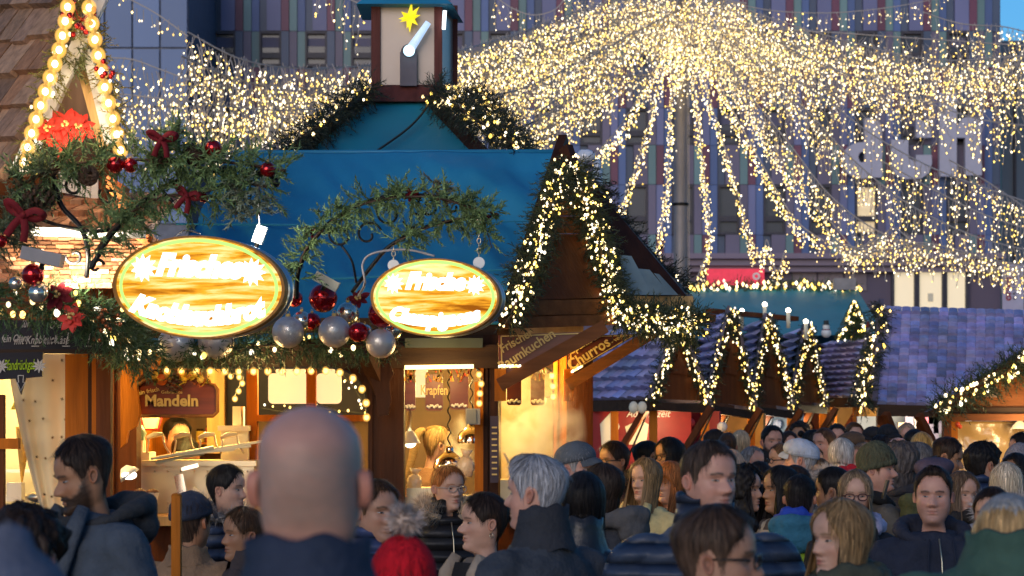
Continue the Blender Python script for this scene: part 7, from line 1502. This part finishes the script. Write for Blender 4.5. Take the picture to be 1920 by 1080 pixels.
            mb.box(V((e[1], e[2], zsh + e[3])), (.004, .035, .045)); mb.build('sleeve_badge', mat('ochre_badge', (.4, .25, .05), .6), root, M=I4)
        elif kind == 'earring':
            for sx in (-1, 1): mb = MB(); q = T(V((sx * .37, -.03, .33))); mb.torus(q - V((0, 0, .012)), .010, .0018, n=12, k=5); mb.build('earring', M['steel'], root, True, M=I4)
    build_hair(p, T, root); build_hat(p, T, root); build_glasses(p, T, root)
    random.setstate(rnd_state); return root
FOLD = bpy.data.textures.new('folds', 'CLOUDS'); FOLD.noise_scale = .085; FOLD.noise_depth = 2
FOLDREF = None
# ---- the visitors; nearest first. The helper H_ turns the head height seen in the photograph into a distance
BLK, DBR, BRO, MBR, GRY, BLD, DBL, RED_, WHT = (.012, .010, .010), (.028, .017, .012), (.07, .036, .018), (.14, .075, .035), (.22, .21, .21), (.42, .27, .12), (.24, .145, .065), (.32, .11, .03), (.5, .47, .44)
NAVY, DNAVY, BLACK_, CHAR, OLIVE, BEIGE, MARO = (.022, .032, .062), (.012, .016, .030), (.010, .010, .012), (.035, .036, .040), (.055, .060, .025), (.26, .17, .10), (.11, .012, .022)
col_ = lambda c, *k: ('collar', c) + k
person('bald man in a navy soft shell jacket seen from behind, very close', 581, 749, 3.45, 178, 'm', 'bald', GRY, 'pink', (.016, .024, .046), ears=1.2, hunch=-.29, extra=(col_((.016, .024, .046), .055, 8),), wide=1.22, lo=False, bulk=1.1)
person('blurred brown haired man with dark glasses passing close in front of the puffer jacket', 1340, 953, 5.6, 78, 'm', 'short', (.06, .036, .024), 'mid', (.03, .045, .10), body=60, glasses=(.01, .008, .008), extra=(('hood', (.03, .045, .10)),), hvol=1.2)
person('blurred close figure in a grey knitted hat with blonde hair and a dark green coat', 1888, 935, 5.6, 165, 'f', 'hatlong', BLD, 'fair', (.035, .075, .055), hat=('beanie', (.24, .24, .24)), hlen=-.12, hopen=20, wide=1.55, hunch=.22, pitch=22, hvol=2.2, extra=(col_((.035, .075, .055), .05, 10),))
person('dark curly haired person in a black coat at the lower left corner', 50, 962, 6.0, 165, 'f', 'curly', DBR, 'mid', BLACK_, extra=(('hood', BLACK_),), hvol=1.15, wide=1.3)
person('very close blurred figure in a blue grey hood at the lower left corner', 14, 1030, 3.2, 200, 'f', 'none', DBR, 'fair', (.05, .06, .085), hat=('hood', (.075, .085, .12)))
person('child in a bright red knitted hat with a fluffy pompom', 757, 1022, 5.6, 195, 'f', 'hatlong', DBR, 'fair', (.09, .02, .03), hat=('beanie', (.42, .006, .014), (.42, .33, .28)), hlen=-.2, H=.21, Hs=.21)
# middle distance, left
person('bearded man with dark cropped hair looking down in a dark blue grey jacket', 176, 814, 7.9, -66, 'm', 'short', DBR, 'tan', (.040, .052, .070), body=-50, pitch=16, hunch=-.21, beard=1.0, extra=(('hood', (.022, .024, .028), 'plain', .7), ('open', (.015, .015, .017), (.045, .055, .07)), ('badge', -.10, .0, .02)), hvol=1.1)
person('man in a navy baseball cap and brown jacket seen from behind', 356, 926, 10.4, 152, 'm', 'short', DBR, 'tan', (.17, .105, .06), body=165, hat=('cap', (.02, .026, .045)), extra=(('collar', (.17, .105, .06), .03, 30),), wide=1.1)
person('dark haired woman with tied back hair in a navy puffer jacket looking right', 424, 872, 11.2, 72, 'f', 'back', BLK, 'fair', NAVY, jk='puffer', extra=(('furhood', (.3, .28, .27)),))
person('woman with brown tied back hair and a warmly lit face by the bald man', 458, 952, 10.2, -62, 'f', 'bun', BRO, 'tan', (.04, .03, .03), extra=(col_((.04, .03, .03)),))
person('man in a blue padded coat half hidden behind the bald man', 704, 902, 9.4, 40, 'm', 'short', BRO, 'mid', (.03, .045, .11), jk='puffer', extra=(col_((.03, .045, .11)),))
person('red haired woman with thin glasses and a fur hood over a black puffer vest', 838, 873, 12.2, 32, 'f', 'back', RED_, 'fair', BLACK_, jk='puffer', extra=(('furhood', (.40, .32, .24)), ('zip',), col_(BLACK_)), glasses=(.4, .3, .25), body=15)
person('woman with dark pinned up hair and an earring in a beige collared jacket facing left', 910, 925, 9.4, -72, 'f', 'bun', DBR, 'fair', (.10, .085, .075), body=-50, extra=(('open', (.012, .012, .014), (.28, .22, .16)), ('earring',)), bunz=.60, nose=1.05)
person('grey haired man in a dark slate jacket with raised collar turned to the left', 1010, 857, 7.9, -112, 'm', 'quiff', (.33, .33, .35), 'pink', (.030, .036, .046), body=-140, jk='plain', extra=(col_((.020, .022, .028), .09, 25), ('badge', .265, -.01, -.14)), browc=(.2, .18, .17), wide=1.1, fade=.1)
person('man in a grey flat brimmed cap above the grey haired man', 1079, 832, 11.6, 62, 'm', 'short', GRY, 'pink', CHAR, hat=('armycap', (.065, .075, .09)), extra=(col_(CHAR),))
person('woman with very long black hair and a black leather jacket seen from behind', 1094, 888, 8.9, 172, 'f', 'long', BLK, 'fair', BLACK_, jk='leather', hlen=-1.35, extra=(col_(BLACK_),))
person('woman with long brown hair and a dark grey hooded coat turned left', 1132, 872, 11.0, -120, 'f', 'long', DBR, 'tan', (.03, .03, .034), hlen=-1.1, extra=(('hood', (.075, .068, .065)),))
person('young woman with dark glasses and tied hair in a brown fur collared coat facing left', 1152, 828, 14.0, -58, 'f', 'back', DBR, 'tan', (.032, .018, .017), glasses=True, extra=(('furhood', (.09, .06, .045)),))
person('girl with long blonde hair in a pale yellow jacket and mint top', 1212, 861, 13.0, -42, 'f', 'long', DBL, 'fair', (.50, .40, .18), hlen=-1.25, hopen=40, extra=(('open', (.30, .55, .40), (.5, .4, .18)),), ombre=.8)
person('ginger girl with a fringe beside the girl in pale yellow', 1258, 868, 13.6, -48, 'f', 'fringe', RED_, 'fair', (.09, .085, .08), jk='plaid', hlen=-.55)
person('woman with black hair and dark glasses facing left behind the ginger girl', 1256, 822, 14.6, -62, 'f', 'long', BLK, 'tan', BLACK_, glasses=True, hlen=-.55, extra=(col_(BLACK_),))
person('dark haired man out of focus facing right between the two women with glasses', 1212, 828, 17.0, 75, 'm', 'short', BLK, 'tan', (.03, .02, .018))
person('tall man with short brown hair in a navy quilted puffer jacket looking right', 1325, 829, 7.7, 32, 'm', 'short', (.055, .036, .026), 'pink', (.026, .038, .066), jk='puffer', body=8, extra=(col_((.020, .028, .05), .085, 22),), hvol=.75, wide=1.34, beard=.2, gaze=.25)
person('curly dark haired woman in a dark olive coat behind the man in the puffer jacket', 1394, 876, 12.2, 62, 'f', 'curlylong', BLK, 'fair', (.022, .024, .02), hlen=-.1, extra=(col_((.022, .024, .02)),))
person('woman in a pale blue denim jacket beside the curly haired woman', 1428, 912, 12.6, 120, 'f', 'long', BLK, 'mid', (.28, .33, .45), hlen=-.5, extra=(col_((.3, .35, .47), .06, 40),))
person('black haired woman in a brown plaid shirt jacket facing left', 1466, 876, 12.0, -68, 'f', 'long', BLK, 'tan', (.045, .033, .026), jk='plaid', hlen=-.45, extra=(('hood', (.06, .045, .036)),), body=-50)
person('child with black hair, a blue scarf and a lime green jacket seen from behind', 1500, 892, 11.6, 165, 'm', 'short', BLK, 'mid', (.18, .30, .02), extra=(('scarf', (.012, .04, .28)), ('hood', (.02, .10, .16))), wide=.85, Hs=.215)
person('person with brown hair under a cream hooded wrap behind the child in lime', 1492, 874, 13.4, -150, 'f', 'back', DBR, 'tan', (.42, .36, .31), extra=(('hood', (.45, .38, .32)),))
person('woman with long straight blonde hair and an olive scarf close at the lower right', 1582, 940, 7.1, -62, 'f', 'long', DBL, 'fair', (.10, .095, .085), body=-45, hlen=-1.25, hopen=56, extra=(('scarf', (.045, .048, .032)),), ombre=.5, iris=(.1, .12, .1), wave=.5)
person('woman with dark rimmed glasses, long ash blonde hair and a floral scarf', 1604, 884, 11.2, -6, 'f', 'long', (.20, .135, .08), 'fair', BLACK_, glasses=(.05, .012, .012), hlen=-1.15, hopen=50, extra=(('scarf', (.30, .28, .38)), ('open', (.02, .02, .03), (.012, .012, .014))), ombre=1.2, wave=.5)
person('broad man with short dark hair in a black zipped hooded sweatshirt', 1752, 877, 10.3, -12, 'm', 'quiff', DBR, 'pink', (.014, .017, .030), body=4, extra=(('hood', (.016, .018, .030)), ('zip', 'cord')), wide=1.22, hvol=.8, beard=.2, iris=(.1, .14, .18))
person('smiling woman with long light brown hair in a grey blue coat', 1800, 886, 12.2, 24, 'f', 'long', (.12, .075, .045), 'fair', (.085, .12, .17), hlen=-.75, hopen=46, extra=(('scarf', (.02, .018, .018)),), roll=-4, ombre=.5)
person('girl with dark tied hair near the right edge facing left', 1862, 914, 10.4, -28, 'f', 'back', DBR, 'fair', (.03, .03, .036), extra=(col_((.03, .03, .036)),), pitch=4)
person('person in an olive knitted beanie and long grey coat holding a phone', 1642, 836, 12.6, 66, 'm', 'short', BRO, 'pink', (.085, .075, .062), body=110, hat=('beanie', (.055, .058, .036)), coat=True, arms='phoneR', extra=(('hood', (.014, .013, .013)),), wide=1.1)
person('white haired person with a bright red scarf seen from behind', 1578, 824, 15.0, 150, 'f', 'bob', (.48, .44, .40), 'fair', DNAVY, extra=(('scarf', (.42, .012, .02)),))
person('person with short black hair and a grey scarf facing left', 1564, 878, 12.2, -112, 'm', 'short', BLK, 'tan', (.10, .10, .105), extra=(('scarf', (.12, .12, .125)),))
person('man in a pale grey tweed flat cap and navy coat turned left', 1504, 826, 14.4, -105, 'm', 'short', GRY, 'pink', (.024, .030, .052), body=-140, hat=('flatcap', (.34, .38, .46)), extra=(('furhood', (.42, .36, .32)),), coat=True, wide=1.1)
person('bald man seen from behind under the wooden brace', 1684, 818, 17.0, 165, 'm', 'bald', GRY, 'pink', (.06, .05, .06))
person('grey haired man with glasses in profile facing left', 1722, 831, 15.2, -80, 'm', 'short', (.15, .145, .15), 'pink', CHAR, glasses=True, extra=(col_(BLACK_),))
person('person with shoulder length wavy grey brown hair facing left behind the phone', 1690, 832, 13.6, -100, 'f', 'curlylong', (.085, .07, .065), 'mid', (.022, .022, .028), hlen=-.35, extra=(('hood', (.022, .022, .028)),))
person('man with short dark brown hair looking down to the right before the gold film', 1768, 819, 15.0, 72, 'm', 'short', DBR, 'tan', (.02, .02, .026), pitch=14, extra=(('hood', (.02, .02, .026)),))
person('person in a dark purple knitted beret and an olive coat seen from behind', 1752, 858, 12.4, 140, 'f', 'back', DBR, 'mid', OLIVE, hat=('beret', (.06, .042, .062)), extra=(('hood', OLIVE),))
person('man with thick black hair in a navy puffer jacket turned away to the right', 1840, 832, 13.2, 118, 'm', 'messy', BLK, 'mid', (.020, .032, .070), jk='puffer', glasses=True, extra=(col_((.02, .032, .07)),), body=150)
person('woman with pale blonde bobbed hair seen from behind at the right', 1887, 870, 12.0, 172, 'f', 'bob', (.52, .42, .30), 'fair', (.20, .20, .23), extra=(('furhood', (.42, .38, .36)),))
person('dark haired man cut by the right edge before the gold film', 1919, 812, 15.5, -80, 'm', 'short', BLK, 'mid', DNAVY)
person('older person in a grey headscarf at the right edge', 1912, 838, 14.4, -70, 'f', 'none', GRY, 'mid', CHAR, hat=('beanie', (.16, .15, .17)), glasses=True, extra=(('scarf', (.02, .02, .025)),))
person('black haired woman behind the blonde bob at the right edge', 1906, 852, 13.4, -40, 'f', 'long', BLK, 'tan', BLACK_, hlen=-.4)
# back rows in front of the huts
person('man with a dark beard and short hair in a black jacket facing the camera', 1447, 799, 18.4, 14, 'm', 'short', BLK, 'pink', (.012, .012, .014), beard=.9, wide=1.25, extra=(col_(BLACK_),))
person('dark haired woman behind and right of the man in the black jacket', 1478, 810, 19.6, 10, 'f', 'long', DBR, 'pink', (.03, .02, .025), hlen=-.2)
person('woman with brown tied hair and glasses facing left below the dark haired woman', 1466, 832, 16.4, -70, 'f', 'bun', MBR, 'fair', BLACK_, glasses=True, extra=(col_(BLACK_),))
person('person with a brown bun in a tan teddy coat seen from behind', 1364, 812, 20.0, 175, 'f', 'bun', BRO, 'mid', (.36, .22, .12), extra=(('hood', (.36, .22, .12)),))
person('blonde woman in a dark red coat beside the tan coat', 1388, 808, 20.4, 165, 'f', 'long', (.46, .33, .2), 'pink', MARO, hlen=-.5)
person('person in a beige woolly hat close behind the puffer jacket shoulder', 1372, 850, 15.2, 150, 'f', 'none', BRO, 'fair', (.4, .28, .18), hat=('beanie', (.45, .3, .2)))
person('man with a dark curly head in the shade of the brown hut boards', 1500, 794, 21.4, -20, 'm', 'curly', BLK, 'tan', (.03, .02, .015))
person('woman with black hair in a high bun before the bare hut', 1524, 806, 20.0, 60, 'f', 'bun', BLK, 'mid', (.04, .03, .035), bunz=.85)
person('man with cropped brown hair looking left behind the white haired person', 1546, 803, 18.0, -50, 'm', 'buzz', BRO, 'pink', (.05, .04, .05))
person('dark haired man with a lowered head near the lit hut posts', 1570, 796, 20.5, -8, 'm', 'short', BLK, 'pink', (.03, .026, .03))
person('tall fair man standing before the brightly lit hut', 1601, 793, 21.0, 8, 'm', 'short', BRO, 'fair', (.02, .022, .035), extra=(col_(DNAVY),))
person('man in a brown flat cap in the back row', 1594, 812, 17.4, 60, 'm', 'short', GRY, 'pink', (.05, .04, .035), hat=('flatcap', (.07, .045, .03)))
person('person with light wavy hair left of the olive beanie', 1622, 833, 15.0, -60, 'f', 'bob', (.2, .15, .11), 'pink', (.05, .04, .045))
person('person in a black brimmed cap at the centre of the back row', 1664, 798, 20.0, 30, 'm', 'short', BLK, 'mid', (.02, .02, .022), hat=('cap', (.012, .012, .014)))
person('person in a black hat with a wide brim in the back row', 1638, 802, 20.5, -60, 'm', 'short', DBR, 'mid', (.03, .025, .025), hat=('armycap', (.012, .012, .014)))
person('dark curly head in front of the black brimmed cap', 1652, 820, 18.2, 170, 'f', 'curlylong', BLK, 'mid', (.02, .02, .022), hlen=.1)
person('woman with a pink headband between the braces of the large hut', 1700, 795, 20.2, -10, 'f', 'bob', (.3, .2, .14), 'pink', (.35, .08, .12), hlen=.05)
person('dark head in the gap right of the pink jacket', 1714, 806, 19.5, 150, 'm', 'short', BLK, 'mid', (.4, .12, .16))
person('blonde person with sunlit long hair before the post of the gable hut', 1728, 812, 17.2, 165, 'f', 'long', (.40, .25, .08), 'fair', (.06, .05, .05), hlen=-.5)
person('bald older man low in the crowd left of the lit blue hut', 1410, 838, 17.6, 40, 'm', 'reced', GRY, 'pink', (.08, .08, .09))
person('dark haired person behind the black hair of the plaid jacket', 1424, 868, 14.2, -30, 'f', 'long', BLK, 'mid', (.03, .03, .035), hlen=-.2)
person('short haired woman in a violet grey coat in the far crowd', 1520, 838, 17.0, 60, 'f', 'bob', DBR, 'mid', (.10, .07, .10))
person('man in a dark green parka far back between braces', 1340, 806, 20.8, 100, 'm', 'short', DBR, 'tan', (.03, .045, .03))
person('fair haired child peeping out behind the flat cap coat', 1536, 862, 14.8, -20, 'f', 'bob', MBR, 'fair', (.06, .06, .09), Hs=.21)
# ---- stall staff
person('stall worker with a long ponytail, cap and brown shirt bending over the pastry counter', 812, 797, 14.2, 112, 'f', 'pony', DBL, 'fair', (.12, .06, .035), pitch=16, lo=False, group='staff in the stall')
person('stall worker with dark hair and glowing face bent behind the roasting cabinet', 340, 816, 14.2, 40, 'm', 'short', BLK, 'tan', (.02, .02, .022), pitch=22, lo=False, group='staff in the stall')
person('taller dark haired stall worker standing behind his colleague', 331, 784, 14.7, 30, 'm', 'short', BLK, 'mid', (.06, .05, .045), lo=False, group='staff in the stall')
# phone and paper bag
ph = thing('phone', 'dark phone held up by the person in the olive beanie', 'phone', P(1672, 912, 12.3)); mb = MB(); mb.box(P(1660, 918, 12.28), (.012, .06, .10), Matrix.Rotation(.25, 3, 'Y')); mb.build('case', M['black'], ph)
bg_ = MB(); z = P(1178, 1040, 11.6); bg_.box(z, (.14, .07, .22), Matrix.Rotation(.06, 3, 'Y')); tag(bg_.build('paper_bag', mat('white_paper_bag', (.55, .52, .46), .7, bump=.5, bscale=12)), 'crumpled white paper bag held low among the crowd', 'bag')
